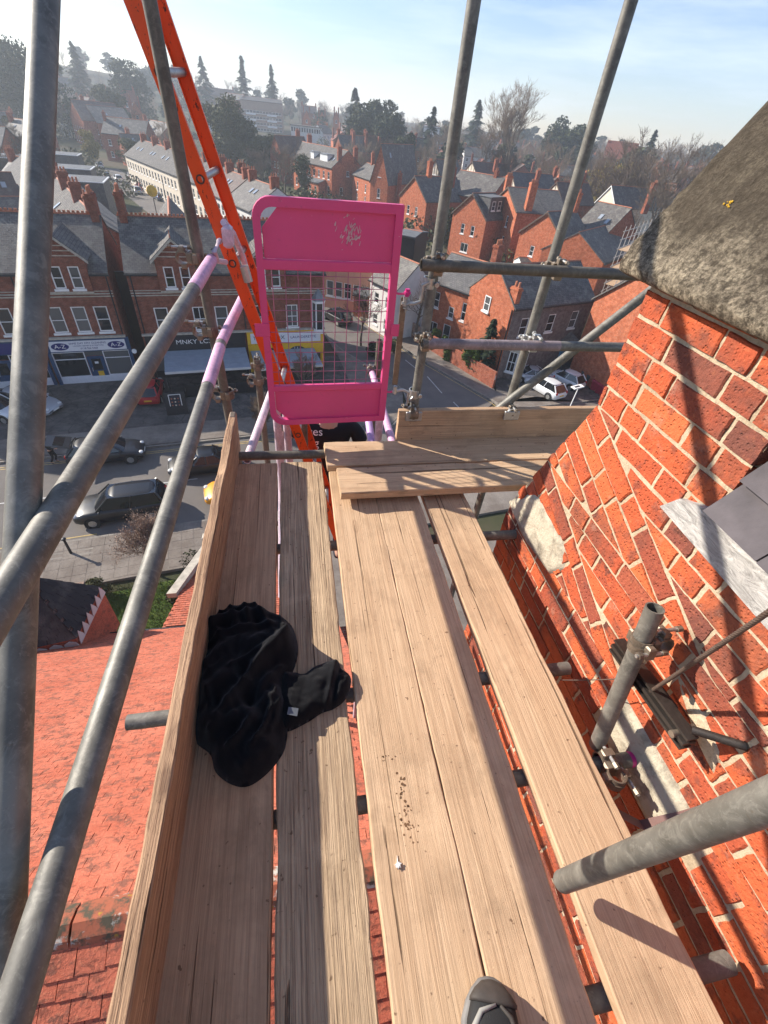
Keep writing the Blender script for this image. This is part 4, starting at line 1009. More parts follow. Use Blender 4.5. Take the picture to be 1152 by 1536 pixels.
part('side_plate', bar(MB(), a+n1*.022, b_+n1*.022, .018, .004), MT['black_steel'], B, True)
part('side_plate', bar(MB(), a-n1*.022+n2*.0, b_-n1*.022, .018, .004), MT['black_steel'], B, True)
part('slider', bar(MB(), a.lerp(b_, .35)-n2*.024, a.lerp(b_, .72)-n2*.024, .010, .014), MT['rust'], B, True)
m = MB(); c = a.lerp(b_, .9); m.tube(c-n2*.035, c+n2*.03, .010, 10); m.tube(c-n2*.030, c-n2*.022, .020, 14); nut(m, c-n2*.038, n2, .015, .012); part('pivot_bolt', m, MT['clamp'], B, True, True)
m = MB().path([a.lerp(b_, .1)-n2*.03, a.lerp(b_, .18)-n2*.035, a.lerp(b_, .3)-n2*.03], .007, 8); part('handle', m, MT['clamp_zinc'], B, True, True)
tube('thin rusty rod fixing the ratchet bar to the wall', C(.975, .345, -1.13), C(1.05, .275, -1.085), 'black_steel', cat='rod', name='anchor_rod', group='fixing rods', r=.011, open_ends=False)
def rope(p, q, sag, name, label, mat, r, n=26, twist=True):
    pts = [p.lerp(q, i/n)+Vector((0, 0, -sag*4*(i/n)*(1-i/n))) for i in range(n+1)]
    T = thing(name, label, 'cable', p)
    if not twist: part('wire', MB().path(pts, r, 8), MT[mat], T, True, True); return T
    d = (q-p).normalized(); u = d.orthogonal().normalized(); w = d.cross(u); L = (q-p).length; k = int(L/.004)
    for s in range(4):
        ps = []
        for i in range(k+1):
            t = i/k; c = p.lerp(q, t)+Vector((0, 0, -sag*4*t*(1-t))); aa = 2*math.pi*(t*L/.035+s/4); ps.append(c+u*(r*.5*math.cos(aa))+w*(r*.5*math.sin(aa)))
        part('strand', MB().path(ps, r*.55, 6), MT[mat], T, True, 'all', uv=False)
    return T
rope(C(.965, .475, -1.18), C(.78, .33, -.50), .004, 'steel_cable', 'brown twisted steel cable running up right from the ratchet bar', 'cable', .0055)
rope(C(.90, .685, -1.489), C(.962, .53, -1.20), .006, 'tie_wire', 'thin tie wire stretched from under the deck to the ratchet bar', 'cable', .0018, twist=False)
st = MB(); pts = [C(.86, .30, -1.52), C(.985, .235, -1.56), C(1.03, .215, -1.42), C(1.03, .19, -1.20), C(1.03, .16, -1.02), C(1.03, .10, -.85)]
for p, q in zip(pts, pts[1:]):
    u = Vector((0, .016, -.006)); e = Vector((-.004, 0, 0)); st.hexa([p-u, p+u, q+u, q-u, p-u+e, p+u+e, q+u+e, q-u+e])
ST = thing('flat_strap', 'flat brown strap pinned to the bricks above the scratched upright', 'strap', C(1.0, .2, -1.5)); part('strip', st, MT['strap'], ST, True)
part('pin_clip', MB().cbox(1.012, 1.024, .165, .190, -1.275+CZ, -1.185+CZ, .003), MT['galv_pink'], ST, True)

# ================================================================== roof of our own building, lower left
RR = thing('red_tiled_roof', 'red clay tiled roof with lichened ridge below the left side of the scaffold', 'tiled roof', (-2.5, 4, 7))
RZ, RY = CZ-3.8, .64                                   # ridge line along x
tmat = NT('clay_roof_tile'); v = tmat.co('Object', rand=False); a_ = tmat.noise(v, 7., 6, .75); b_2 = tmat.noise(v, 2.2, 5, .6); uvv = tmat.noise(v, 45., 4, .7)
col = tmat.mix(tmat.ramp(b_2, (.35, 0.), (.7, 1.)), (.44, .115, .065), (.56, .175, .105)); col = tmat.mix(tmat.ramp(a_, (.52, 0.), (.60, .75)), col, (.15, .075, .055)); st_ = tmat.noise(tmat.n('ShaderNodeMapping', {'Vector': v, 'Scale': (9, 26, 26)}).outputs[0], 1., 6, .75, .6); col = tmat.mix(tmat.ramp(st_, (.52, 0.), (.60, .7)), col, (.17, .06, .04)); col = tmat.mix(tmat.ramp(uvv, (.55, 0.), (.7, .6)), col, (.62, .24, .13))
tmat.bump(tmat.math('ADD', a_, uvv), .6, .012); MT['clay'] = tmat.done(col, .9, 0, .2)
def tile_slope(x0, x1, ry, rz, dy, dz, nrow, sgn, parent, first, jit=.012):
    L = math.hypot(dy, dz); uy, uz = sgn*dy/L, -dz/L; ny, nz_ = -uz*sgn*1.0, uy*sgn; g = L/nrow; nvec = Vector((0, dz/L*sgn, dy/L)); uvec = Vector((0, sgn*dy/L, -dz/L))
    n = 0; rest = MB(); W = .166
    for r in range(nrow):
        o = Vector((0, ry, rz))+uvec*(g*r)
        k = int((x1-x0)/W)+1
        for i in range(k):
            xa = x0+W*i-(W/2 if r % 2 else 0); xb = xa+W-.005
            if xb > x1: continue
            j1 = rnd.uniform(-jit, jit); j2 = rnd.uniform(0, .006); 
            top = o-uvec*.03; bot = o+uvec*(g+.035+j1); t = .013
            c = [Vector((xa, top.y, top.z)), Vector((xb, top.y, top.z)), Vector((xb, bot.y, bot.z))+nvec*(t+j2), Vector((xa, bot.y, bot.z))+nvec*(t+j2+rnd.uniform(0, .003))]
            q = [p+nvec*t for p in c]
            if sgn > 0: cc = c[::-1]+q[::-1]
            else: cc = c+q
            mb = MB().hexa([c[3], c[2], c[1], c[0], q[3], q[2], q[1], q[0]] if sgn > 0 else [c[0], c[1], c[2], c[3], q[0], q[1], q[2], q[3]])
            if n < first and xa > -3.2: part('roof_tile', mb, MT['clay'], parent, True, uv=False); n += 1
            else: rest.add(mb)
    part('tiling', rest, MT['clay'], parent, True, kind='stuff', uv=False)
tile_slope(-6.2, .6, RY+.08, RZ-.08, 7.0, 7.0, 95, 1, RR, 240)
tile_slope(-3.6, .6, RY-.08, RZ-.08, 2.6, 1.2, 27, -1, RR, 50)
part('roof_deck', MB().prism([(-6.2, RY, RZ-.05), (-6.2, RY+7.06, RZ-7.11), (-6.2, RY-2.8, RZ-1.42)], (7., 0, 0)), MT['clay'], RR, True)
for k in range(17):                                    # angular ridge tiles
    x0 = -6.1+k*.42; pr = [(x0, RY+.16, RZ-.155), (x0, RY+.075, RZ-.03), (x0, RY, RZ+.005), (x0, RY-.075, RZ-.03), (x0, RY-.16, RZ-.155), (x0, RY-.14, RZ-.165), (x0, RY, RZ-.04), (x0, RY+.14, RZ-.165)]
    rt = NT('ridge') if k == 0 else None
    if k == 0:
        v = rt.co('Object'); n1_ = rt.noise(v, 11., 6, .7); n2_ = rt.noise(v, 5., 5, .7)
        cc = rt.mix(rt.ramp(n1_, (.45, 0.), (.58, 1.)), (.36, .12, .07), (.10, .085, .06)); cc = rt.mix(rt.ramp(n2_, (.56, 0.), (.62, .8)), cc, (.5, .5, .44)); cc = rt.mix(rt.ramp(rt.noise(v, 8., 3, .5), (.66, 0.), (.70, .9)), cc, (.45, .30, .03)); rt.bump(n1_, .5, .01)
        MT['ridge'] = rt.done(cc, .95, 0, .1)
    part('ridge_tile', MB().prism(pr, (.405, 0, 0)), MT['ridge'], RR, True)
part('mortar_line', MB().box(-6.2, .8, RY-.20, RY-.15, RZ-.17, RZ-.135), MT['pale'], RR, True)
EY, EZ = RY+7.08, RZ-7.12
part('gutter', MB().box(-6.3, .8, EY-.02, EY+.13, EZ-.12, EZ-.02), MT['black_paint'], RR, True)
part('house_wall', MB().box(-6.0, 1.4, -4, EY-.35, 0, EZ-.05), MT['brick_red'], RR, True)
# dormer on the roof near the eave
DR = thing('roof_dormer', 'small hipped dormer with dark mossy tiles and an orange tile hung side near the eave', 'dormer', (-5.3, 6.8, 8.6), 0)
pk = C(-7.0, 7.6, -8.1)
e1, e2, e3, e4 = C(-7.9, 6.3, -9.6), C(-5.35, 6.9, -9.75), C(-5.15, 8.3, -9.6), C(-8.4, 8.3, -9.5); ap = C(-6.25, 7.75, -8.45); ap2 = C(-7.6, 7.7, -8.35)
def tslab(pts, parent, mat, name, rows):
    a, b, c2, d2 = [Vector(p) for p in pts]          # a,b the eave, c2,d2 the top (right, left)
    mb = MB(); n = (b-a).cross(d2-a).normalized()
    for r in range(rows):
        f0, f1 = r/rows, (r+1.25)/rows; l0, r0 = a.lerp(d2, f0), b.lerp(c2, f0); l1, r1 = a.lerp(d2, min(1, f1)), b.lerp(c2, min(1, f1)); w = (r0-l0).length; k = max(2, int(w/.17))
        for i in range(k):
            s0, s1 = i/k+(.5/k if r % 2 else 0), (i+.96)/k+(.5/k if r % 2 else 0)
            if s1 > 1.01: s1 = 1.
            if s0 >= s1: continue
            p = [l0.lerp(r0, s0)+n*.018, l0.lerp(r0, s1)+n*.018, l1.lerp(r1, s1), l1.lerp(r1, s0)]; h = n*(.014+rnd.uniform(0, .008))
            mb.hexa([*p, *[x+h for x in p]])
    part(name, mb, MT[mat], parent, True, kind='stuff', uv=False)
tslab((e1, e2, ap, ap2), DR, 'tile_brown', 'dark_tiling', 15)
tslab((e2, e3, ap+Vector((0, .05, 0)), ap), DR, 'tile_brown', 'mossy_tiling', 13)
part('dormer_core', MB().hexa([e1-Vector((0, 0, 1.6)), e2-Vector((0, 0, 1.6)), e3-Vector((0, 0, 1.6)), e4-Vector((0, 0, 1.6)), e1, e2, e3, e4]), MT['clay'], DR, True)
part('roof_core', MB().hexa([e1, e2, e3, e4, ap2-Vector((0, .05, .03)), ap-Vector((0, .05, .03)), ap-Vector((0, 0, .03)), ap2-Vector((0, 0, .03))]), MT['tile_brown'], DR, True)
fl = MB(); u = (e3-e2)/6
for p, q, k in ((e1, e2, 9), (e2, e3, 6)):
    u = (q-p)/k; nrm = Vector((u.y, -u.x, 0)).normalized()
    for i in range(k):
        s = p+u*i+nrm*.03-Vector((0, 0, .22)); fl.prism([s, s+u, s+u*.9+Vector((0, 0, .12)), s+u*.5+Vector((0, 0, .36 if p is e2 else .20)), s+u*.1+Vector((0, 0, .12))], nrm*.015)
part('lead_flashing', fl, MT['pale'], DR, True)
# lower gabled roof beyond the eave with a stone coped parapet
LR = thing('lower_gable_roof', 'lower pink red roof with a stone coped raking parapet beside the garden', 'tiled roof', C(-3.2, 8, -11))
q0, q1, q2, q3 = C(-4.2, 8.45, -11.72), C(-.5, 8.45, -11.72), C(-.5, 12.3, -12.95), C(-3.9, 12.3, -12.95)
tslab((q3, q2, q1, q0), LR, 'clay', 'tiling', 34)
part('roof_core', MB().hexa([C(-4.2, 8.4, -12.6), C(-.5, 8.4, -12.6), C(-.5, 12.3, -13.6), C(-3.9, 12.3, -13.6), C(-4.2, 8.4, -11.74), C(-.5, 8.4, -11.74), C(-.5, 12.3, -12.97), C(-3.9, 12.3, -12.97)]), MT['clay'], LR, True)
part('lower_wall', MB().box(-3.9, -.5, 8.5, 12.1, 0, CZ-13.6), MT['brick_red'], LR, True)
part('coping', MB().prism([C(-4.45, 10.0, -12.35), C(-4.15, 10.0, -12.35), C(-3.35, 12.7, -12.75), C(-3.65, 12.7, -12.75)], (0, 0, .22)), MT['stone'], LR, True)
part('finial', MB().cbox(-3.7, -3.3, 12.55, 12.85, CZ-12.6, CZ-12.2, .04), MT['stone'], LR, True)
# ================================================================== land, roads, pavements
def sstep(a, b, x):
    t = max(0., min(1., (x-a)/(b-a))); return t*t*(3-2*t)
def gz(x, y):
    D = math.hypot(x, y); az = x/max(y, 1.)
    if y < 20: return 0.
    L = sstep(.35, -.45, az)
    return sstep(170, 420, D)*4.5 + sstep(400, 640, D)*(5+20*L) + sstep(330, 600, D)*9*sstep(-.55, -1.0, az) + sstep(.3, 2.5, D/400.)*1.5*noise.noise(Vector((x*.008, y*.008, 0)))
def ateave(u, v, h):
    z = h
    for _ in range(6): p = at(u, v, z); z = gz(p.x, p.y)+h
    return Vector((p.x, p.y, z-h))
mb = MB(); xs = [-1500+25*i for i in range(121)]; ys = [-80+25*i for i in range(80)]
for y in ys:
    for x in xs: mb.V.append((x, y, gz(x, y)-.06))
for j in range(len(ys)-1):
    for i in range(len(xs)-1): a = j*len(xs)+i; mb.F.append((a, a+1, a+1+len(xs), a+len(xs)))
struct('ground', mb, MT['land'], 'all')
TH_ = R_(9.6); MO = Vector((-12., 18.8, 0)); MU = Vector((math.cos(TH_), math.sin(TH_), 0)); MV = Vector((-math.sin(TH_), math.cos(TH_), 0))
def ms(u, v, z=0.): return MO+MU*u+MV*v+Vector((0, 0, z))
def slab(name, pts, z, mat, th=.2, kind='structure', org=None):
    pts = [Vector((p[0], p[1], z-th)) for p in pts]
    return struct(name, MB().prism(pts, (0, 0, th)), MT[mat], kind=kind)
def vis(u, v, z=0.): p = at(u, v, z); return Vector((p.x, p.y, 0))
# side road edges
KR = [vis(741, 604), vis(640, 546), vis(597, 518), vis(560, 493), vis(524, 462), vis(498, 434)]
KL = [vis(612, 602), vis(606, 588), vis(585, 567), vis(545, 545), vis(515, 527), vis(492, 508), vis(478, 488)]
slab('main_road', [ms(-90, -.02), ms(110, -.02), ms(110, 8.22), ms(-90, 8.22)], .0, 'asphalt')
slab('side_road', [ms(21.0, 8.0), ms(28.5, 8.0), *KR, KR[-1]+Vector((-6, 12, 0)), KR[-1]+Vector((-12, 12, 0)), *reversed(KL)], .004, 'asphalt')
def kerb(pts, name, side, w=.14, h=.125):
    """kerb stones along a line, laid one by one"""
    T = bpy.data.objects.new(name, None); COL.objects.link(T); T['kind'] = 'structure'; T.location = (pts[0].x, pts[0].y, 0)
    for p, q in zip(pts, pts[1:]):
        d = (q-p); L = d.length; d.normalize(); n = Vector((-d.y, d.x, 0))*side*w; k = max(1, int(L/.9))
        for i in range(k):
            a = p+d*(L*i/k+.006); b = p+d*(L*(i+1)/k-.006); e = rnd.uniform(-.006, .006)
            c = [a, b, b+n, a+n] if side > 0 else [a+n, b+n, b, a]
            part('kerb_stone', MB().hexa([*[x+Vector((0, 0, -.1)) for x in c], *[x+Vector((0, 0, h+e)) for x in c]]), MT['kerb'], T, True)
    return T
kerb([ms(-45, 8.2), ms(-10, 8.2), ms(8, 8.2), ms(17.2, 8.35), vis(590, 640), vis(606, 622), *KL[:3], *KL[3:]], 'far_kerb', 1)
kerb([ms(-30, 0), ms(30, 0)], 'near_kerb', -1)
kerb([ms(60, 8.2), ms(33, 8.25), vis(790, 628), vis(757, 616), *KR], 'right_kerb', -1)
Pz = .12
slab('far_pavement', [ms(-90, 8.3), ms(17.2, 8.48), vis(588, 637), vis(604, 620), vis(604, 590), vis(583, 568), vis(543, 545), vis(513, 527), vis(490, 508), ms(20, 21.2), ms(19.2, 10.9), ms(-90, 10.9)], Pz, 'paving')
slab('forecourt', [ms(-90, 10.9), ms(19.2, 10.9), ms(20, 21.2), ms(-90, 20.5)], Pz+.01, 'forecourt')
slab('near_pavement', [ms(-90, -3.4), ms(60, -3.4), ms(60, -.12), ms(-90, -.12)], Pz, 'paving')
slab('right_pavement', [KR[0]+Vector((.15, 0, 0)), vis(757, 616)+Vector((0, .1, 0)), vis(790, 628)+Vector((0, .1, 0)), ms(33, 8.4), ms(70, 8.4), ms(70, 11.2), vis(870, 604), vis(745, 590), vis(739, 584), vis(640, 523), vis(600, 497), vis(545, 455), vis(500, 425), *reversed(KR[1:])], Pz, 'paving')
slab('parking_court', [vis(745, 590), vis(870, 604), vis(960, 600), vis(960, 520), vis(850, 520), vis(790, 548), vis(742, 570)], Pz+.005, 'forecourt')
# paving flags on the near pavement, the part in view
T = bpy.data.objects.new('paving_flags', None); COL.objects.link(T); T['kind'] = 'structure'; T.location = (-10, 17, 0)
for i in range(26):
    for j in range(5):
        u0 = -4.5+i*.62; v0 = -3.25+j*.62
        if rnd.random() < .06: continue
        a = [ms(u0, v0), ms(u0+.605, v0), ms(u0+.605, v0+.605), ms(u0, v0+.605)]; e = rnd.uniform(0, .006)
        part('paving_slab', MB().hexa([*[x+Vector((0, 0, .08)) for x in a], *[x+Vector((0, 0, .126+e)) for x in a]]), MT['paving'], T, True)
# road markings
mk = MB()
def line(mb, p, q, w, z=.006):
    d = (q-p).normalized(); n = Vector((-d.y, d.x, 0))*w/2; z = Vector((0, 0, z)); mb.prism([p-n+z, q-n+z, q+n+z, p+n+z], (0, 0, .002))
dash = struct
T = bpy.data.objects.new('centre_line', None); COL.objects.link(T); T['kind'] = 'structure'; T.location = (0, 30, 0)
for p, q in ((vis(680, 603), vis(697, 620)), (vis(641, 565), vis(663, 590)), (vis(608, 540), vis(624, 553)), (ms(-20, 4.1), ms(-17, 4.1)), (ms(-12, 4.1), ms(-9.6, 4.1)), (ms(-4, 4.1), ms(-1.6, 4.1)), (ms(4, 4.1), ms(6.4, 4.1)), (ms(12, 4.1), ms(14.4, 4.1))):
    part('painted_dash', (lambda m: (line(m, p, q, .10, .0085), m)[1])(MB()), MT['line_white'], T, True)
yl = MB(); kk = [vis(757, 616), *KR]
for p, q in zip(kk, kk[1:]):
    n = Vector((-(q-p).normalized().y, (q-p).normalized().x, 0))*.28; line(yl, p+n, q+n, .09, .0085)
struct('yellow_line', yl, MT['line_yellow'])
yl = MB(); line(yl, ms(-40, 7.75), ms(15, 7.75), .08); line(yl, ms(-40, 7.55), ms(15, 7.55), .08); struct('yellow_line', yl, MT['line_yellow'])
yl = MB(); line(yl, ms(-12, .30), ms(1.2, .30), .09); struct('yellow_line', yl, MT['line_yellow'])
tp = MB(); 
for k in range(3): line(tp, ms(-1.5+0*k, -.9-.32*k, .12), ms(1.2, -.9-.32*k, .12), .10)
struct('tactile_edging', tp, MT['kerb'])
slab('yard', [(-3.5, 7.5), (26., 7.5), (26., 18.), (4.0, 17.5), (-3.5, 16.4)], .02, 'paving')
# garden between our building and the street
slab('garden', [(-13., 9.), (-3.6, 9.), (-3.6, 16.2), (-13., 14.4)], .03, 'grass')
rr = random.Random(8); n = 26000
gx = np.array([rr.uniform(-12.6, -3.8) for _ in range(n)]); gy = np.array([rr.uniform(10.5, 15.6) for _ in range(n)]); a = np.array([rr.uniform(0, 6.28) for _ in range(n)]); h = np.array([rr.uniform(.05, .14) for _ in range(n)])
V = np.empty((n, 3, 3)); V[:, 0] = np.stack([gx-.012*np.cos(a), gy-.012*np.sin(a), np.full(n, .03)], 1); V[:, 1] = np.stack([gx+.012*np.cos(a), gy+.012*np.sin(a), np.full(n, .03)], 1); V[:, 2] = np.stack([gx+.05*np.sin(a), gy+.05*np.cos(a), .03+h], 1)
me = bpy.data.meshes.new('grass'); me.from_pydata(V.reshape(-1, 3).tolist(), [], np.arange(3*n).reshape(-1, 3).tolist()); me.materials.append(MT['leaf_mid'])
link('grass', me, None, 'stuff')
single('garden_wall', MB().cbox(-13, -3.4, 0, .25, .0, .42, .03), MT['brick_pale'], 'low pale wall between the grass garden and the near pavement', 'wall', (0, 0, 0)).matrix_world = Matrix.Translation(ms(4.6, -3.65))@Matrix.Rotation(TH_, 4, 'Z')

# ================================================================== buildings
WIN = {}; HOUSES = []
def win_meshes(w, h, style, fm):
    key = (round(w, 2), round(h, 2), style, fm)
    if key not in WIN:
        f = .085 if fm == 'white' else .06; m = MB(); m.box(-w/2, w/2, .045, .085, 0, f); m.box(-w/2, w/2, .045, .085, h-f, h); m.box(-w/2, -w/2+f, .045, .085, f, h-f); m.box(w/2-f, w/2, .045, .085, f, h-f)
        if style in ('sash', 'grid'): m.box(-w/2+f, w/2-f, .035, .075, h*.47, h*.47+.05)
        if style in ('pair', 'grid'): m.box(-.022, .022, .04, .08, f, h-f)
        if style == 'triple': m.box(-w/6-.022, -w/6+.022, .04, .08, f, h-f); m.box(w/6-.022, w/6+.022, .04, .08, f, h-f)
        s = MB().box(-w/2-.09, w/2+.09, -.08, .09, -.15, -.002)
        g = MB().box(-w/2+f*.5, w/2-f*.5, .060, .068, f*.5, h-f*.5)
        WIN[key] = (m.mesh('window', MT[fm]), g.mesh('glass', MT['glass'], uv=False), s.mesh('sill', MT['white' if fm == 'white' else fm]))
    return WIN[key]
def add_window(T, pos, ang, w, h, style='sash', fm='white', sill=True):
    f, g, s = win_meshes(w, h, style, fm)
    o = link('window', f, T, None, pos); o.rotation_euler = (0, 0, ang)
    link('glass', g, o)
    if sill: link('sill', s, o)
    return o
def wall_face(mb, p0, ux, nrm, w, z0, h, ops, rv=.10):
    P = lambda s, z, d=0.: (p0[0]+ux[0]*s-nrm[0]*d, p0[1]+ux[1]*s-nrm[1]*d, z)
    ops = [o for o in ops if o[0] > .02 and o[2] < w-.02 and o[1] > z0+.01 and o[3] < z0+h-.01]
    ss = sorted({0., w, *[o[0] for o in ops], *[o[2] for o in ops]}); zz = sorted({z0, z0+h, *[o[1] for o in ops], *[o[3] for o in ops]})
    for a, b in zip(ss, ss[1:]):
        for c, d in zip(zz, zz[1:]):
            m = ((a+b)/2, (c+d)/2)
            if any(o[0] < m[0] < o[2] and o[1] < m[1] < o[3] for o in ops): continue
            mb.poly([P(a, c), P(b, c), P(b, d), P(a, d)])
    for s0, za, s1, zb in ops:
        mb.poly([P(s0, za), P(s1, za), P(s1, za, rv), P(s0, za, rv)]); mb.poly([P(s0, zb, rv), P(s1, zb, rv), P(s1, zb), P(s0, zb)])
        mb.poly([P(s0, za, rv), P(s0, zb, rv), P(s0, zb), P(s0, za)]); mb.poly([P(s1, za), P(s1, zb), P(s1, zb, rv), P(s1, za, rv)])
FACE = {'f': (lambda w, d: (0, 0), (1, 0), (0, -1), 0), 'r': (lambda w, d: (w, 0), (0, 1), (1, 0), 90), 'b': (lambda w, d: (w, d), (-1, 0), (0, 1), 180), 'l': (lambda w, d: (0, d), (0, -1), (-1, 0), 270)}
def chimney(T, x, y, z0, z1, w=.55, d=.9, pots=3, mat='brick_red'):
    m = MB().box(x-w/2, x+w/2, y-d/2, y+d/2, z0, z1-.25); m.box(x-w/2-.06, x+w/2+.06, y-d/2-.06, y+d/2+.06, z1-.25, z1-.12); m.box(x-w/2+.0, x+w/2-.0, y-d/2, y+d/2, z1-.12, z1)
    c = part('chimney', m, MT[mat], T)
    for i in range(pots):
        t = (i+.5)/pots-.5
        px, py = (x, y+t*d*.9) if d > w else (x+t*w*.9, y)
        part('chimney_pot', MB().tube((px, py, z1), (px, py, z1+.42), .12, 8, .09), MT['terracotta'], c)
def rooflight(T, p, u, n, w=.6, h=1.0):
    u = Vector(u).normalized(); n = Vector(n).normalized(); s = u.cross(n).normalized(); p = Vector(p); m = MB()
    c = [p-s*w/2-u*h/2, p+s*w/2-u*h/2, p+s*w/2+u*h/2, p-s*w/2+u*h/2]
    if (c[1]-c[0]).cross(c[3]-c[0]).dot(n) < 0: c = c[::-1]
    o = part('rooflight', m.hexa([*c, *[q+n*.09 for q in c]]), MT['lead'], T)
    c2 = [p+(q-p)*.84+n*.092 for q in c]; part('pane', MB().hexa([*c2, *[q+n*.008 for q in c2]]), MT['skyglass'], o)
t = NT('skylight_glass'); MT['skyglass'] = t.done((.30, .33, .36), .08, 0, .9)
def house(name, label, loc, rz, w, d, eave, ridge, axis='y', wall='brick_red', roof='slate', wins=(), chims=(), group=None, z0=-1.5, cat='house', ov=.22, barge=True, lights=(), hip=False, frame='white', extra=None, ridgemat='terracotta'):
    T = thing(name, label, cat, loc, rz, group); HOUSES.append((Vector(loc), label))
    m = MB(); WL = {'f': w, 'b': w, 'l': d, 'r': d}
    for k, (pf, ux, nr, ang) in FACE.items():
        ops = [(s-ww/2, zb, s+ww/2, zb+hh) for (fc, s, zb, ww, hh, st) in wins if fc == k]
        wall_face(m, pf(w, d), ux, nr, WL[k], z0, eave-z0, ops)
    if axis == 'y':
        for y, flip in ((0, 0), (d, 1)):
            q = [(0, y, eave), (w, y, eave), (w/2, y, ridge)]; m.poly(q[::-1] if flip else q)
    elif not hip:
        for x, flip in ((0, 1), (w, 0)):
            q = [(x, 0, eave), (x, d, eave), (x, d/2, ridge)]; m.poly(q[::-1] if flip else q)
    part('wall', m, MT[wall], T)
    for (fc, s, zb, ww, hh, st) in wins:
        pf, ux, nr, ang = FACE[fc]; p = pf(w, d); add_window(T, (p[0]+ux[0]*s, p[1]+ux[1]*s, zb), R_(ang), ww, hh, st, frame)
    th = .14; r = MB()
    if axis == 'y':
        sl = (ridge-eave)/(w/2); e = ov*sl
        for a, b in (((-ov, eave-e), (w/2, ridge)), ((w/2, ridge), (w+ov, eave-e))):
            r.prism([(a[0], -ov, a[1]), (b[0], -ov, b[1]), (b[0], -ov, b[1]+th), (a[0], -ov, a[1]+th)], (0, d+2*ov, 0))
        rp = part('roof', r, MT[roof], T); part('ridge', MB().prism([(w/2-.12, -ov, ridge+th-.02), (w/2+.12, -ov, ridge+th-.02), (w/2, -ov, ridge+th+.07)], (0, d+2*ov, 0)), MT[ridgemat], rp)
        if barge:
            for sg in (-1, 1):
                a = (w/2, ridge+.06); b = (w/2+sg*(w/2+ov), eave-e+.06)
                q = [(a[0], -ov-.03, a[1]), (b[0], -ov-.03, b[1]), (b[0], -ov-.03, b[1]-.2), (a[0], -ov-.03, a[1]-.2)]; part('bargeboard', MB().prism(q if sg < 0 else q[::-1], (0, .03, 0)), MT[barge if isinstance(barge, str) else 'wood_trim'], rp)
    elif hip:
        hd = d/2; b0 = [(-ov, -ov, eave), (w+ov, -ov, eave), (w+ov, d+ov, eave), (-ov, d+ov, eave)]; r0, r1 = (hd, hd, ridge), (w-hd, hd, ridge)
        r.V = b0+[r0, r1]; r.F = [(0, 1, 5, 4), (1, 2, 5), (2, 3, 4, 5), (3, 0, 4), (3, 2, 1, 0)]; rp = part('roof', r, MT[roof], T)
        part('ridge', MB().prism([(hd, hd-.12, ridge-.02), (hd, hd, ridge+.08), (hd, hd+.12, ridge-.02)], (w-2*hd, 0, 0)), MT[ridgemat], rp)
    else:
        sl = (ridge-eave)/(d/2); e = ov*sl
        for a, b in (((-ov, eave-e), (d/2, ridge)), ((d/2, ridge), (d+ov, eave-e))):
            r.prism([(-ov*.3, a[0], a[1]), (-ov*.3, a[0], a[1]+th), (-ov*.3, b[0], b[1]+th), (-ov*.3, b[0], b[1])], (w+ov*.6, 0, 0))
        rp = part('roof', r, MT[roof], T); part('ridge', MB().prism([(-ov*.3, d/2-.12, ridge+th-.02), (-ov*.3, d/2, ridge+th+.07), (-ov*.3, d/2+.12, ridge+th-.02)], (w+ov*.6, 0, 0)), MT[ridgemat], rp)
    part('gutter', MB().box(-.1, w+.1, -ov-.1, -ov+.01, eave-.2, eave-.1) if axis == 'x' else MB().box(-ov-.09, -ov+.01, -.1, d, eave-.3, eave-.2), MT['black_paint'], T)
    for c in chims: chimney(T, *c)
    for c in lights:                                  # (side, along, up fraction)
        sd, al, up = c[:3]
        if axis == 'y':
            x = (w/2)*up if sd == 'l' else w-(w/2)*up; zz = eave+(ridge-eave)*up+th; n = Vector((-(ridge-eave) if sd == 'l' else (ridge-eave), 0, w/2)); u = Vector((w/2 if sd == 'l' else -w/2, 0, ridge-eave)); rooflight(T, (x, al, zz), u, n)
        else:
            y = (d/2)*up if sd == 'f' else d-(d/2)*up; zz = eave+(ridge-eave)*up+th; n = Vector((0, -(ridge-eave) if sd == 'f' else (ridge-eave), d/2)); u = Vector((0, d/2 if sd == 'f' else -d/2, ridge-eave)); rooflight(T, (al, y, zz), u, n)
    if extra: extra(T)
    return T
def wrow(face, s0, s1, n, z, w=.9, h=1.5, st='sash'): return [(face, s0+(s1-s0)*(i+.5)/n, z, w, h, st) for i in range(n)]
def hpx(name, label, el, er, eave, ridge, d, axis='y', wmin=None, dist=None, **k):
    """a house whose visible front has its two eave ends seen at el and er"""
    if dist:
        a = atd(*el, dist[0]); b = atd(*er, dist[1]); g = min(gz(a.x, a.y), gz(b.x, b.y)); a.z = b.z = g
    else: a = ateave(*el, eave); b = ateave(*er, eave); a.z = b.z = min(a.z, b.z)
    u = b-a; w = u.length; rz = math.atan2(u.y, u.x)
    kw = dict(k); ww = kw.pop('wins', ()); ch = kw.pop('chims', ()); li = kw.pop('lights', ())
    if callable(ww): ww = ww(w, d)
    if callable(ch): ch = ch(w, d)
    if callable(li): li = li(w, d)
    return house(name, label, a, rz, w, d, eave, ridge, axis, wins=ww, chims=ch, lights=li, **kw)
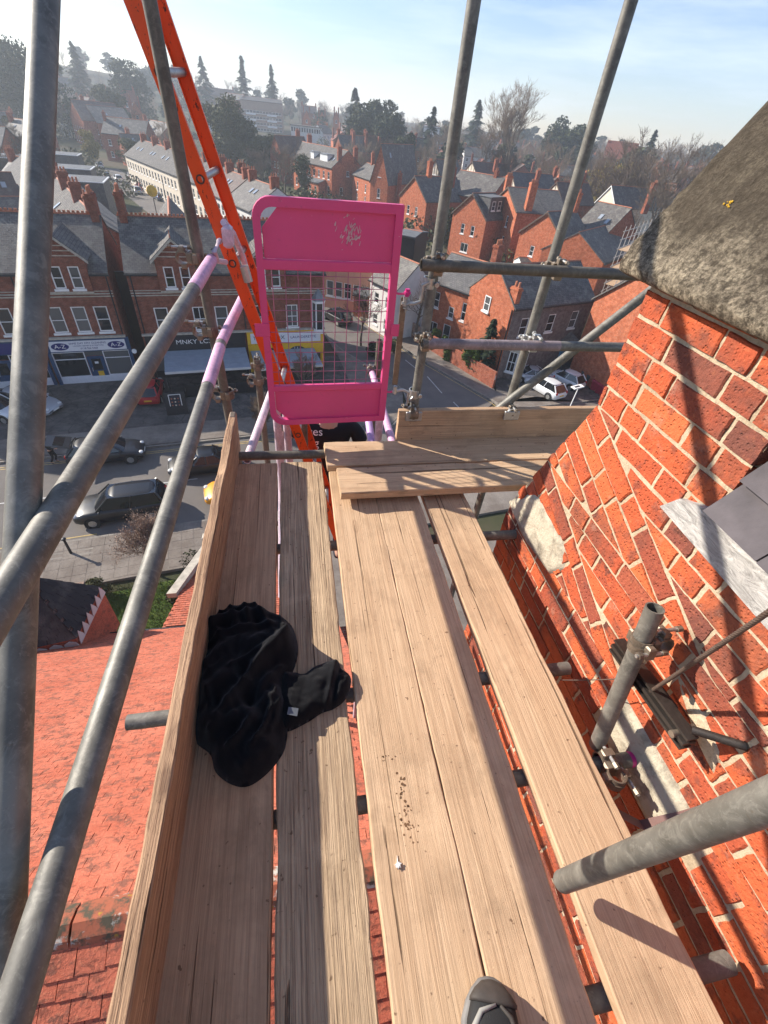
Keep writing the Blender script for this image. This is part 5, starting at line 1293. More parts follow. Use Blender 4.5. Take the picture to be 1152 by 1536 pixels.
# ---- the parade of shops across the street: local x runs along the fronts
SA = R_(10.2); SP = Vector((-19.0, 36.6, 0))
def shopwins(lst, z, h, w, st='sash'): return [('f', s, z, w, h, st) for s in lst]
def wall_dormer(T, s, w=2.7, z0=6.95, ze=9.15, za=10.35, wz=7.15, wh=1.42, ws=(-.55, .55), depth=4.2):
    D = bpy.data.objects.new('gable_dormer', None); COL.objects.link(D); D.parent = T; D.location = (s, -.33, 0)
    m = MB(); wall_face(m, (-w/2, -.05), (1, 0), (0, -1), w, z0, ze-z0, [(w/2+x-.34, wz, w/2+x+.34, wz+wh) for x in ws])
    m.poly([(-w/2, -.05, ze), (w/2, -.05, ze), (0, -.05, za)]); m.poly([(w/2, -.05, z0), (w/2, depth, z0), (w/2, depth, ze), (w/2, -.05, ze)]); m.poly([(-w/2, depth, z0), (-w/2, -.05, z0), (-w/2, -.05, ze), (-w/2, depth, ze)])
    part('dormer_wall', m, MT['brick_deep'], D)
    for x in ws: f = add_window(D, (x, -.05, wz), 0, .68, wh)
    r = MB(); ov = .28; sl = (za-ze)/(w/2)
    for sg in (-1, 1):
        a = (0, za+.02); b = (sg*(w/2+ov), ze-ov*sl+.02); q = [(a[0], -.32, a[1]), (b[0], -.32, b[1]), (b[0], -.32, b[1]+.10), (a[0], -.32, a[1]+.10)]
        r.prism(q if sg < 0 else q[::-1], (0, depth+.3, 0))
    part('dormer_roof', r, MT['slate_light'], D)
    t_ = MB()
    for sg in (-1, 1):
        a = (0, za); b = (sg*(w/2+ov), ze-ov*sl); q = [(a[0], -.36, a[1]+.06), (b[0], -.36, b[1]+.06), (b[0], -.36, b[1]-.12), (a[0], -.36, a[1]-.12)]; t_.prism(q if sg < 0 else q[::-1], (0, .05, 0))
    part('bargeboard', t_, MT['stone'], D)
    for k in range(3): part('stone_band', MB().box(-w/2+.25+.28*k, w/2-.25-.28*k, -.075, -.05, ze+.04+.30*k, ze+.10+.30*k), MT['stone'], D)
    part('corbel', MB().box(-w/2, w/2, -.05, .33, z0-.12, z0), MT['stone'], D); part('finial', MB().tube((0, -.3, za+.1), (0, -.3, za+.55), .05, 6, .015), MT['terracotta'], D)
def bands(T, x0, x1, w_):
    for z, h, o in ((6.50, .07, .07), (6.68, .07, .10), (6.86, .05, .07)): part('string_course', MB().box(x0, x1, -o, .0, z, z+h), MT['stone'], T)
    part('eaves_course', MB().box(x0, x1, -.12, .0, 7.95, 8.12), MT['brick_deep'], T)
    part('fascia_cornice', MB().box(x0, x1, -.28, .0, 3.62, 3.74), MT['stone'], T)
def crest(T, x0, x1, y, z, n):
    m = MB()
    for i in range(n):
        a = x0+(x1-x0)*i/n; b = x0+(x1-x0)*(i+.62)/n; m.box(a, b, y-.04, y+.04, z, z+.16)
    part('ridge_cresting', m, MT['terracotta'], T, kind='stuff')
AW = []
A = house('shop_terrace', 'dark red brick terrace over the blue dry cleaning shop', ms(0, 0)*0+SP+Vector((math.cos(SA)*-20, math.sin(SA)*-20, 0)), SA, 26.3, 8.6, 8.12, 10.75, 'x', 'brick_deep', 'slate',
    wins=[('f', 20+s, 4.02, .92, 1.82, 'sash') for s in (-16, -14.6, -11, -9.6, -6.2, -4.8, -.9, .45, 2.2, 3.72, 5.15)], chims=[(26.0, 4.3, 9.5, 12.2, .5, 1.3, 4, 'brick_deep'), (12.5, 4.3, 9.5, 12.2, .5, 1.3, 4, 'brick_deep')], cat='shop building')
bands(A, 0, 26.3, 0); crest(A, 0, 26.3, 4.3, 10.93, 90)
for s in (23.8, 16.6, 9): wall_dormer(A, s)
for s in (26.25, 20.6, 13.2): part('drainpipe', MB().tube((s-.1, -.1, 3.8), (s-.1, -.1, 8.), .05, 6), MT['black_paint'], A)
Bq = SP+Vector((math.cos(SA)*7.45, math.sin(SA)*7.45, 0))
B = house('shop_terrace', 'dark red brick terrace over the black bar front and the yellow launderette', Bq, SA, 14.6, 8.6, 8.12, 10.75, 'x', 'brick_deep', 'slate',
    wins=[('f', s-7.45, 3.85, .98, 1.80, st) for s, st in ((9.2, 'sash'), (11.95, 'grid'), (13.6, 'sash'), (16.55, 'sash'), (19.25, 'grid'))]+[('r', 2.5, 4.2, .9, 1.6, 'sash'), ('r', 5.8, 4.2, .9, 1.6, 'sash')], chims=[(.4, 4.3, 9.5, 12.4, .5, 1.3, 4, 'brick_deep'), (8.0, 4.3, 9.5, 12.2, .5, 1.3, 4, 'brick_deep')], cat='shop building')
bands(B, 0, 14.6, 0); crest(B, 0, 14.6, 4.3, 10.93, 50)
for s in (10.9, 17.5): wall_dormer(B, s-7.45)
part('drainpipe', MB().tube((.25, -.1, 3.8), (.25, -.1, 8.), .05, 6), MT['black_paint'], B); part('drainpipe', MB().tube((7.9, -.1, 3.8), (7.9, -.1, 8.), .05, 6), MT['black_paint'], B)
part('side_wall_recess', MB().box(-1.1, -.02, 3.0, 3.2, 0, 7.4), MT['black_paint'], B)
# bay window on the corner
bx = MB(); 
bay = bpy.data.objects.new('bay_window', None); COL.objects.link(bay); bay.parent = B; bay.location = (14.05, 0, 0)
pl_ = [(-.55, -.02), (-.32, -.55), (.32, -.55), (.55, -.02)]
part('bay_base', MB().prism([(x, y, 3.35) for x, y in pl_], (0, 0, .35)), MT['white'], bay); part('bay_head', MB().prism([(x*1.12, y*1.12, 5.85) for x, y in pl_], (0, 0, .18)), MT['white'], bay)
for (x0, y0), (x1, y1) in zip(pl_, pl_[1:]):
    d = Vector((x1-x0, y1-y0, 0)); L = d.length; d.normalize(); n = Vector((d.y, -d.x, 0)); o = Vector((x0, y0, 0))
    fr = MB()
    for a, b in ((0, .07), (L-.07, L)): fr.hexa([o+d*a+n*0+Vector((0, 0, 3.7)), o+d*b+Vector((0, 0, 3.7)), o+d*b-n*.06+Vector((0, 0, 3.7)), o+d*a-n*.06+Vector((0, 0, 3.7)), o+d*a+Vector((0, 0, 5.85)), o+d*b+Vector((0, 0, 5.85)), o+d*b-n*.06+Vector((0, 0, 5.85)), o+d*a-n*.06+Vector((0, 0, 5.85))])
    part('bay_frame', fr, MT['white'], bay)
    q = o-n*.04+Vector((0, 0, 3.7)); part('bay_glass', MB().prism([q, q+d*L, q+d*L+Vector((0, 0, 2.15)), q+Vector((0, 0, 2.15))], -n*.01), MT['glass'], bay)
m = MB(); m.V = [(-.65, 0, 6.04), (-.38, -.64, 6.04), (.38, -.64, 6.04), (.65, 0, 6.04), (0, 0, 6.95)]; m.F = [(0, 1, 4), (1, 2, 4), (2, 3, 4), (3, 2, 1, 0), (0, 4, 3)]; part('bay_roof', m, MT['lead'], bay)
# shop fronts: things of their own against the terrace
def S3(s, y, z): return SP+Vector((math.cos(SA)*s-math.sin(SA)*y, math.sin(SA)*s+math.cos(SA)*y, z))
def front(label, s0, s1, frame, sign, zt=3.60, zs=2.72, board=None, door=None, panes=3):
    T = thing('shopfront', label, 'shopfront', S3(s0, 0, 0), SA); W = s1-s0
    part('fascia_backing', MB().box(0, W, -.20, -.01, zs-.08, zt), MT[frame], T)
    bd = part('fascia_board', MB().box(.28, W-.28, -.235, -.203, zs, zt-.12), MT[sign], T)
    for x in (0, W-.22): part('pilaster', MB().box(x, x+.22, -.26, -.01, .12, zs-.1), MT[frame], T)
    part('stall_riser', MB().box(.22, W-.22, -.14, -.01, .12, .62), MT['sign_white' if frame == 'blue_paint' else frame], T)
    dx = W*.42 if door is None else door; dw = 1.25
    for a, b in ((.22, dx), (dx+dw, W-.22)):
        part('shop_window', MB().box(a, b, -.06, -.05, .62, zs-.1), MT['glass'], T)
        fr = MB().box(a, b, -.13, -.07, .62, .70); fr.box(a, b, -.13, -.07, 2.02, 2.07); fr.box(a, b, -.13, -.07, zs-.16, zs-.1); fr.box(a, a+.06, -.13, -.07, .7, zs-.16); fr.box(b-.06, b, -.13, -.07, .7, zs-.16)
        part('window_frame', fr, MT['sign_white' if frame == 'blue_paint' else frame], T)
    d = part('door', MB().box(dx+.05, dx+dw-.05, -.07, -.02, .12, 2.2), MT[frame], T)
    part('door_glass', MB().box(dx+.3, dx+dw-.3, -.085, -.072, 1.1, 2.0), MT['glass'], d); part('handle', MB().box(dx+.18, dx+.22, -.12, -.072, 1.0, 1.3), MT['clamp_zinc'], d)
    part('door_fanlight', MB().box(dx, dx+dw, -.06, -.05, 2.25, zs-.1), MT['glass'], T)
    return T
F1 = front('blue shop front with white fascia board reading A-Z and dry cleaning', .78, 6.45, 'blue_paint', 'sign_white', door=2.35)
for x in (.98, 4.72):
    pts = [(x+.58*math.cos(a), -.237, 3.09+.27*math.sin(a)) for a in np.linspace(0, 2*math.pi, 28, endpoint=False)]
    e = part('sign_oval', MB().prism(pts, (0, -.008, 0)), MT['navy'], F1); lettering('lettering', 'A-Z', .40, 'white', e, (x, -.249, 3.09), (R_(90), 0, 0), .003, sx=1.15)
lettering('lettering', 'SAME DAY DRY CLEANING', .205, 'navy', F1, (2.85, -.240, 3.29), (R_(90), 0, 0), .003, sx=1.0)
lettering('lettering', 'LAUNDRY, REPAIRS & ALTERATIONS', .125, 'navy', F1, (2.85, -.240, 3.10), (R_(90), 0, 0), .003)
lettering('lettering', '0118 966 5468', .19, 'navy', F1, (2.85, -.240, 2.90), (R_(90), 0, 0), .003)
part('poster', MB().box(2.85, 3.25, -.09, -.072, .5, 1.0), MT['yellow'], F1); part('notice', MB().box(2.85, 3.1, -.095, -.087, 1.62, 1.78), MT['sign_white'], F1)
F0 = front('dark blue shop front with pale sign left of the dry cleaner, mostly behind the tube', -6.0, .62, 'blue_paint', 'navy', door=3.0)
F2 = front('black bar front with white letters on its fascia', 7.6, 15.2, 'black_paint', 'black_paint', zt=3.62, zs=2.45, door=4.6)
lettering('lettering', 'MNKY LC3', .50, 'white', F2, (3.55, -.239, 3.03), (R_(90), 0, 0), .003, sx=1.15)
F3 = front('yellow launderette front with white sign at the street corner', 15.35, 21.9, 'yellow', 'sign_white', zs=2.62, door=.6)
lettering('lettering', 'TH', .42, 'ink', F3, (.75, -.240, 3.06), (R_(90), 0, 0), .003); lettering('lettering', 'OX', .46, 'ink', F3, (2.75, -.240, 3.06), (R_(90), 0, 0), .003, sx=1.1)
lettering('lettering', 'LAUNDERETTE', .30, 'navy', F3, (4.75, -.240, 3.04), (R_(90), 0, 0), .003, sx=1.12)
part('yellow_fascia', MB().box(.05, 6.5, -.24, -.205, 1.55, 2.52), MT['yellow'], F3)
for x in (1.6, 4.2):
    pts = [(x+.78*math.cos(a), -.243, 1.72+.55*math.sin(a)) for a in np.linspace(0, math.pi, 14)]; ar = part('arched_window', MB().prism(pts, (0, -.008, 0)), MT['glass'], F3)
    for k in (-.25, 0, .25): part('glazing_bar', MB().box(x+k-.015, x+k+.015, -.262, -.252, 1.72, 2.2), MT['white'], ar)
for s, zz in ((6.62, 2.5), (9.6, 2.1)): single('extractor_vent', MB().tube(S3(s, -.28, zz), S3(s, -.15, zz), .17, 16), MT['white'], 'round white vent beside the %s shop sign' % ('blue' if s < 8 else 'black'), 'vent', S3(s, -.2, zz), True)
def awning(label, s0, s1, y1, z0, z1, n):
    T = thing('awning', label, 'awning', S3(s0, 0, z0), SA); W = s1-s0; sg = W
    for i in range(n):
        a0, a1 = i/n, (i+.97)/n; z = lambda t: (z1-z0)*t; y = lambda t: -.3-(y1-.3)*t
        part('canopy_panel', MB().hexa([(0, y(a1), z(a1)), (W, y(a1), z(a1)), (W, y(a0), z(a0)), (0, y(a0), z(a0)), (0, y(a1), z(a1)+.05), (W, y(a1), z(a1)+.05), (W, y(a0), z(a0)+.05), (0, y(a0), z(a0)+.05)]), MT['canopy'], T)
    part('front_bar', MB().box(0, W, -y1-.06, -y1+.02, z1-z0-.1, z1-z0+.06), MT['pale'], T)
    for x in (.05, W-.05): part('post', MB().tube((x, -y1, -z0+.1), (x, -y1, z1-z0), .04, 8), MT['black_paint'], T)
    return T
MT['canopy'] = plain('canopy_sheet', (.27, .31, .36), .55, var=.12, scale=2)
awning('long grey blue canopy over the bar terrace', 8.75, 15.1, 3.6, 2.35, 2.05, 4)
awning('grey canopy in front of the launderette', 15.5, 21.0, 3.6, 2.0, 1.85, 4)
tf = thing('terrace_screen', 'dark low screens round the bar terrace with planters', 'screen', S3(9, -4, .13), SA)
for i in range(7): part('screen_panel', MB().cbox(i*.95, i*.95+.9, -.05, 0, .05, .95, .01), MT['black_paint'], tf); 
part('planter', MB().cbox(-.1, 6.6, .05, .4, 0, .45, .02), MT['black_paint'], tf)
bd = thing('menu_board', 'black pavement board with a framed poster beside the bar terrace', 'menu board', vis(268, 622), SA)
part('board', MB().hexa([(-.75, -.25, 0), (.75, -.25, 0), (.75, .2, 0), (-.75, .2, 0), (-.7, .1, 1.75), (.7, .1, 1.75), (.7, .2, 1.75), (-.7, .2, 1.75)]), MT['black_paint'], bd)
po = part('poster_frame', MB().hexa([(-.42, -.105, .72), (.42, -.105, .72), (.42, -.09, .72), (-.42, -.09, .72), (-.42, .06, 1.62), (.42, .06, 1.62), (.42, .075, 1.62), (-.42, .075, 1.62)]), MT['white'], bd)
part('poster', MB().hexa([(-.37, -.115, .76), (.37, -.115, .76), (.37, -.1, .76), (-.37, -.1, .76), (-.37, .045, 1.58), (.37, .045, 1.58), (.37, .06, 1.58), (-.37, .06, 1.58)]), MT['ink'], po)
for k in range(9): 
    zz = .84+.24*(k//3); x = -.22+.22*(k % 3); yy = -.123+.195*(zz-.76); part('picture', MB().ball((x, yy, zz), .06, 5, (1, .25, 1)), MT[('terracotta', 'cream', 'brick_red')[k % 3]], po)

# ---- houses beyond, placed by the ends of their eaves
R2w = lambda w, d: [('f', w*.17, 4.0, .95, 1.6, 'sash'), ('f', w*.50, 4.05, .95, 1.6, 'sash'), ('f', w*.80, 4.1, .95, 1.6, 'sash')]
def bayr(T):
    b = bpy.data.objects.new('bay_window', None); COL.objects.link(b); b.parent = T; b.location = (2.0, 0, 0)
    P_ = [(-1.2, -.02), (-.7, -.8), (.7, -.8), (1.2, -.02)]
    part('bay_base', MB().prism([(x, y, 0) for x, y in P_], (0, 0, .8)), MT['brick_grey'], b); part('bay_head', MB().prism([(x*1.06, y*1.06, 2.75) for x, y in P_], (0, 0, .3)), MT['stone'], b)
    for (x0, y0), (x1, y1) in zip(P_, P_[1:]):
        d = Vector((x1-x0, y1-y0, 0)); L = d.length; an = math.atan2(d.y, d.x); add_window(b, ((x0+x1)/2, (y0+y1)/2, .82), an, L-.12, 1.92, 'grid')
def porch(T):
    bayr(T); d = 6.2
    m = MB().prism([(-.035, d, -1), (-.035, 0, -1), (-.035, 0, 6.55), (-.035, d/2, 9.05), (-.035, d, 6.55)], (.03, 0, 0)); part('side_wall', m, MT['brick_orange'], T)
    add_window(T, (-.15, d*.55, 5.3), R_(270), .8, 1.3)
    part('drainpipe', MB().tube((-.1, .12, 0), (-.1, .12, 6.4), .06, 6), MT['black_paint'], T)
    o = bpy.data.objects.new('porch', None); COL.objects.link(o); o.parent = T; o.location = (8.4, 0, 0)
    part('porch_roof', (lambda m: (m.V.extend([(-1.1, -1.3, 2.75), (1.1, -1.3, 2.75), (1.1, 0, 2.75), (-1.1, 0, 2.75), (0, -.3, 3.7), (0, 0, 3.7)]), m.F.extend([(0, 1, 4), (1, 2, 5, 4), (3, 0, 4, 5), (3, 2, 1, 0), (2, 3, 5)]), m)[2])(MB()), MT['slate'], o)
    part('porch_frame', MB().box(-1.0, 1.0, -1.2, -1.1, 2.0, 2.72), MT['porch_blue'], o); part('front_door', MB().box(-.5, .5, -.06, .0, .1, 2.1), MT['porch_blue'], o)
MT['porch_blue'] = plain('porch_blue', (.10, .30, .48), .5)
R2 = hpx('detached_house', 'grey brick house with slate roof, sash windows and blue porch behind the parking court', (772, 462), (892, 449), 6.6, 9.1, 6.2, 'x', wall='brick_grey', roof='slate', wins=R2w, extra=porch, chims=lambda w, d: [(.3, .6, 6.4, 8.1, .5, .9, 2, 'brick_orange')], barge=False)
# its red gable side towards the road
R1 = hpx('brick_house', 'orange brick side house with stepped slate roofs beside the blue spruce', (649, 420), (712, 442), 6.0, 8.2, 5.0, 'x', wall='brick_orange', roof='slate_blue',
     wins=lambda w, d: [('f', w*.16, 3.6, .8, 1.5, 'sash'), ('f', w*.16, .95, 1.3, 1.2, 'pair'), ('f', w*.55, 3.1, .7, 1.1, 'sash'), ('f', w*.52, .3, .95, 2.1, 'sash'), ('f', w*.87, 3.3, .9, 1.7, 'sash')], chims=lambda w, d: [(w*.97, 2.6, 5.5, 10.0, .6, 1.0, 3)])
R4 = hpx('brick_house', 'house with a large blank orange gable wall right of the grey brick house', (893, 448), (1000, 500), 7.2, 10.5, 9, 'y', wall='brick_orange', roof='slate_light', barge=False, dist=None)
T2 = lambda w, d: [('f', w*.36, 3.7, .75, 1.5, 'sash'), ('f', w*.66, 3.7, .75, 1.5, 'sash'), ('f', w*.5, 1., 1.6, 1.4, 'pair')]
G1 = hpx('gabled_house', 'orange gabled house just right of the pink gate top', (600.4, 292), (640, 302.4), 6.5, 9.9, 11, 'y', wall='brick_orange', roof='slate', wins=T2, chims=lambda w, d: [(w*.5, 3.5, 9.5, 12.4, .7, 1.0, 3, 'brick_orange'), (w*.7, 8.5, 8.5, 11.8, .7, 1.0, 3)], lights=lambda w, d: [('r', 6, .5), ('r', 8, .5)])
def boxd(T):
    w = 7.3
    o = bpy.data.objects.new('box_dormer', None); COL.objects.link(o); o.parent = T; o.location = (w*.52, 1.0, 6.9)
    m = MB().box(0, 2.9, 0, 4.0, 0, 2.55); part('dormer_body', m, MT['slate_blue'], o); part('dormer_top', MB().box(-.1, 3.05, -.1, 4.1, 2.56, 2.68), MT['grey_felt'], o)
    for y in (1.1, 2.8): q = add_window(o, (2.86+.1, y, .75), R_(90), .95, 1.3, 'sash'); 
G2 = hpx('gabled_house', 'orange gabled house with a black box dormer and two white dormer windows', (680, 318), (729.8, 330), 6.5, 9.6, 6.2, 'y', wall='brick_orange', roof='slate', wins=T2, extra=boxd)
hpx('gabled_house', 'tall orange brick house with pale slate roof behind the black box dormer', (740, 303), (776, 318), 8.2, 10.9, 9, 'y', wall='brick_orange', roof='slate_light', wins=lambda w, d: [('f', w*.7, 5.6, .8, 1.6, 'sash'), ('f', w*.7, 2.6, .8, 1.6, 'sash')], chims=lambda w, d: [(w*.95, 2, 8, 12.2, .8, 1.2, 4, 'brick_orange'), (.2, 2, 8, 12.2, .7, 1.1, 4, 'brick_orange')])
G3 = hpx('gabled_house', 'orange gabled house with dark slate roof nearest the scaffolded house', (780.8, 347), (846.5, 364.6), 6.5, 9.6, 7, 'y', wall='brick_orange', roof='slate', wins=lambda w, d: [('f', w*.36, 3.7, .75, 1.4, 'sash'), ('f', w*.66, 3.7, .75, 1.4, 'sash'), ('f', w*.22, 1., 1.9, 1.4, 'triple')], chims=lambda w, d: [(w*.5, 6.5, 8, 12, .7, 1.0, 3, 'brick_orange')])
hpx('lean_to', 'small grey roofed lean-to against the orange gabled house beside the guard rail', (783, 398), (828, 400), 2.6, 3.3, 3, 'x', wall='white', roof='slate_light', wins=lambda w, d: wrow('f', .3, w-.3, 3, .9, .8, 1.2), z0=-.5, cat='extension')
G4 = hpx('gabled_house', 'large steep roofed brick house with a tall narrow gable behind the pink gate', (556, 269.6), (582, 274), 6.8, 13.4, 15, 'y', wall='brick_orange', roof='slate', wins=lambda w, d: [('f', w*.5, 7.6, .8, 1.6, 'sash'), ('f', w*.5, 3.6, .8, 1.8, 'sash')], chims=lambda w, d: [(w+.8, 4, 3, 8.6, .7, .9, 2)], lights=lambda w, d: [('r', 3, .7)], barge=False)
hpx('house_wing', 'orange brick wing with pale slate roof left of the tall narrow gable', (529, 261), (556, 270), 6.2, 8.6, 8, 'x', wall='brick_orange', roof='slate_light', wins=lambda w, d: [('f', w*.3, 3.3, .8, 1.7, 'sash'), ('f', w*.75, 3.3, .8, 1.7, 'sash'), ('f', w*.3, .8, .8, 1.7, 'sash'), ('f', w*.75, .8, .8, 1.7, 'sash')], chims=lambda w, d: [(w*.3, 4, 7.5, 11, .6, .8, 2)])
hpx('house_wing', 'orange brick wing with light lean-to roof right of the tall narrow gable', (581, 276), (596, 277), 5.2, 7.2, 6, 'x', wall='brick_orange', roof='slate_light', wins=lambda w, d: [('f', w*.5, 2.6, .9, 1.7, 'sash')])
def wdorm(T):
    for x, ww in ((8.5, 1.3), (14.2, 3.2)):
        o = bpy.data.objects.new('dormer', None); COL.objects.link(o); o.parent = T; o.location = (x, 1.1, 7.6)
        part('dormer_body', MB().box(-ww/2-.15, ww/2+.15, 0, 2.6, 0, 1.75), MT['white'], o); n = 1 if ww < 2 else 3
        for i in range(n): add_window(o, (-ww/2+ww*(i+.5)/n, -.05, .25), 0, ww/n-.12, 1.3, 'pair')
        part('dormer_top', MB().box(-ww/2-.3, ww/2+.3, -.2, 2.8, 1.76, 1.9), MT['lead'], o)
H5 = hpx('long_villa', 'long two storey brick villa with white dormers in its grey roof', (439.6, 238), (498, 252), 7, 10.6, 10, 'x', wall='brick_orange', roof='slate_light', wins=lambda w, d: wrow('f', .4, w-.4, 8, 4.4, .9, 1.6)+wrow('f', .4, w-.4, 8, 1.2, .9, 1.8)+[('r', d*.5, 7.0-1.2-.5, .9, 1.1, 'grid'), ('r', d*.3, 1.2, 1.0, 1.7, 'sash')], extra=wdorm, chims=lambda w, d: [(w-.3, d*.25, 8, 11.4, .6, 1.2, 3), (w-.3, d*.75, 8, 11.4, .6, 1.2, 3)], lights=lambda w, d: [('f', 5.5, .55), ('f', w-2.2, .4)])
hpx('garden_extension', 'flat roofed brick extension with a pointed white bay before the long villa', (452, 268), (478, 275), 3.4, 4.0, 4, 'x', wall='brick_orange', roof='grey_felt', wins=lambda w, d: wrow('f', .3, w-.3, 3, 1., 1., 1.6), z0=-.5, cat='extension')
H0 = hpx('brick_house', 'two storey brick house with dormer, left neighbour of the long villa', (424, 229), (440, 236), 6.8, 10.2, 10, 'x', wall='brick_orange', roof='slate_light', wins=lambda w, d: wrow('f', .3, w-.3, 2, 4.2)+wrow('f', .3, w-.3, 2, 1.2), chims=lambda w, d: [(0.2, d*.5, 9, 12.6, .8, 1.3, 4), (w, d*.5, 9, 12.2, .8, 1.3, 4)])
hpx('gabled_house', 'narrow gabled brick house at the left end of the villa row', (405, 226), (422, 229), 7.5, 11.2, 12, 'y', wall='brick_red', roof='tile_brown', wins=T2)
# the row of red villas behind, tall chimneys and gables
row = [((500, 222), (514, 225), 'y', 'first'), ((520, 222), (532, 225), 'y', 'second'), ((540, 221), (553, 224), 'y', 'third'), ((596, 221), (612, 224), 'y', 'fourth'), ((622, 224), (641, 226), 'x', 'fifth'), ((583, 219), (594, 221), 'y', 'sixth')]
words_ = {'first': 'above the roof of the long villa', 'second': 'a little right of the long villa chimneys', 'third': 'just left of the tall narrow gable', 'fourth': 'right of the dark cedar', 'fifth': 'with pale slates left of the gate upright', 'sixth': 'half hidden by the dark cedar'}
for el, er, ax, k in row:
    hpx('red_villa', 'distant red brick villa with tall chimneys %s' % words_[k], el, er, 7.5, 11.5, 10, ax, wall='brick_red', roof='slate_light' if k in ('first', 'fifth') else 'tile_brown', wins=T2, chims=lambda w, d: [(.3, 2, 8, 13, .7, 1.1, 3), (w-.3, 5, 8, 12.8, .7, 1.1, 3)], group='red villas behind the tall narrow gable')
# middle right cluster, dark roofs with half timbered gables
def timber(T, w=6.5, e=6.5, r=9.8):
    o = bpy.data.objects.new('timbered_gable', None); COL.objects.link(o); o.parent = T; o.location = (0, -.04, 0)
    part('render_panel', MB().prism([(.5, 0, e+.1), (w-.5, 0, e+.1), (w/2, 0, r-.35)], (0, -.05, 0)), MT['cream'], o)
    for i in range(5):
        x = w*.2+w*.6*i/4; h = (r-e-.5)*(1-abs(x-w/2)/(w/2)); part('timber', MB().box(x-.07, x+.07, -.09, -.05, e+.1, e+.1+h), MT['wood_trim'], o)
    add_window(o, (w/2, -.1, e+.3), 0, 1.4, 1.0, 'triple')
cl = [((640, 262), (662, 266), 8.0, 11.2, 9, 'y', 'slate', 1, 'half timbered gable peeping left of the gate upright'), ((693, 262), (718, 268), 7.8, 11, 12, 'y', 'tile_brown', 1, 'half timbered gable with brown roof right of the gate upright'),
      ((750, 283), (776, 290), 7.8, 11.2, 11, 'y', 'slate_blue', 1, 'half timbered gable beside the far right upright'), ((668, 287), (735, 300), 7.6, 11, 9, 'x', 'slate', 0, 'long dark slate roof carrying two tall orange chimneys'),
      ((812, 298), (845, 306), 7.8, 11, 9, 'y', 'tile_brown', 1, 'brown roofed half timbered house left of the white gable'), ((720, 268), (757, 272), 7, 9.6, 9, 'x', 'tile_brown', 0, 'brown tiled roof between two half timbered gables'),
      ((785, 282), (812, 288), 7, 10, 9, 'x', 'tile_brown', 0, 'brown tiled house with three leaning chimneys'), ((846, 296), (880, 300), 7, 10, 9, 'x', 'tile_red', 0, 'reddish roofed house left of the white gable')]
for el, er, e, r, d, ax, rf, tm_, lab in cl:
    w_ = (ateave(*er, e)-ateave(*el, e)).length
    hpx('villa', lab, el, er, e, r, d, ax, wall='brick_red', roof=rf, wins=(lambda w, d: wrow('f', .4, w-.4, max(2, int(w/2.4)), 4.2)+wrow('f', .4, w-.4, max(2, int(w/2.4)), 1.2)), chims=lambda w, d: [(w*.8, d*.5, 6, 12.0, .6, 1.0, 3, 'brick_red')], extra=(lambda T, w_=w_, e=e, r=r: timber(T, w_, e, r)) if tm_ else None)
hpx('gabled_house', 'house with a white edged gable above the scaffolded roof', (894, 303), (924, 311), 7.6, 11.0, 12, 'y', wall='cream', roof='slate', barge='white', wins=lambda w, d: [('f', w*.5, 5.4, 1.8, 1.3, 'triple')], chims=lambda w, d: [(w*1.3, 6, 7, 12.5, .8, 1.2, 3)])
R3 = hpx('brick_house', 'large grey slate roofed house with two rooflights beside the independent scaffold', (858, 345), (905, 357), 7.2, 10.8, 9.5, 'x', wall='brick_red', roof='slate', wins=lambda w, d: [('f', w*.5, 4.6, .9, 1.4, 'sash')], lights=lambda w, d: [('f', w*.45, .55), ('f', w*.72, .45)], chims=lambda w, d: [(w*.15, -1.5, 0, 7.2, .9, 1.0, 2, 'brick_orange')], barge=False)
hpx('brick_house', 'dark roofed house behind the scaffolding with an orange lower wall', (905, 395), (960, 372), 5.6, 8.4, 9, 'x', wall='brick_orange', roof='slate', barge=False)
# salmon rendered house, black box and grey cottage seen past the gate
hpx('rendered_house', 'salmon pink rendered house with white windows behind the launderette corner', (482, 352), (566, 366), 7.6, 10.2, 8, 'x', wall='salmon', roof='slate', wins=lambda w, d: wrow('f', .5, w-.5, 5, 4.8, .9, 1.6)+wrow('f', .5, w-.5, 5, 1.4, .9, 1.7))
hpx('flat_roof_block', 'black clad flat roofed block beside the top right of the pink gate', (596, 352), (623, 357), 6.2, 6.5, 5, 'x', wall='black_paint', roof='grey_felt', z0=-.5, barge=False, cat='extension')
hpx('cottage', 'grey rendered cottage with white windows seen through the gate mesh', (556, 418), (595, 437), 5.0, 7.2, 5, 'x', wall='pale', roof='slate', wins=lambda w, d: wrow('f', .3, w-.3, 2, 2.9, .8, 1.1)+wrow('f', .3, w-.3, 2, .7, .8, 1.1))
hpx('cottage', 'pale grey gabled cottage between the gate and its hinge upright', (602, 424), (636, 446), 4.2, 6.6, 5, 'y', wall='pale', roof='slate_light', wins=lambda w, d: [('f', w*.5, 1.8, .8, 1.3, 'sash')])
hpx('garage', 'low brick garage with dark roof behind the launderette corner', (531, 440), (552, 445), 2.5, 3.1, 4, 'x', wall='brick_red', roof='grey_felt', z0=-.5)
single('boundary_wall', MB().cbox(0, (vis(739, 584)-vis(640, 523)).length, -.12, .12, 0, 1.65, .02), MT['brick_red'], 'red brick boundary wall along the side road pavement', 'wall', (0, 0, 0)).matrix_world = Matrix.Translation(vis(640, 523))@Matrix.Rotation(math.atan2(*(vis(739, 584)-vis(640, 523)).yx), 4, 'Z')
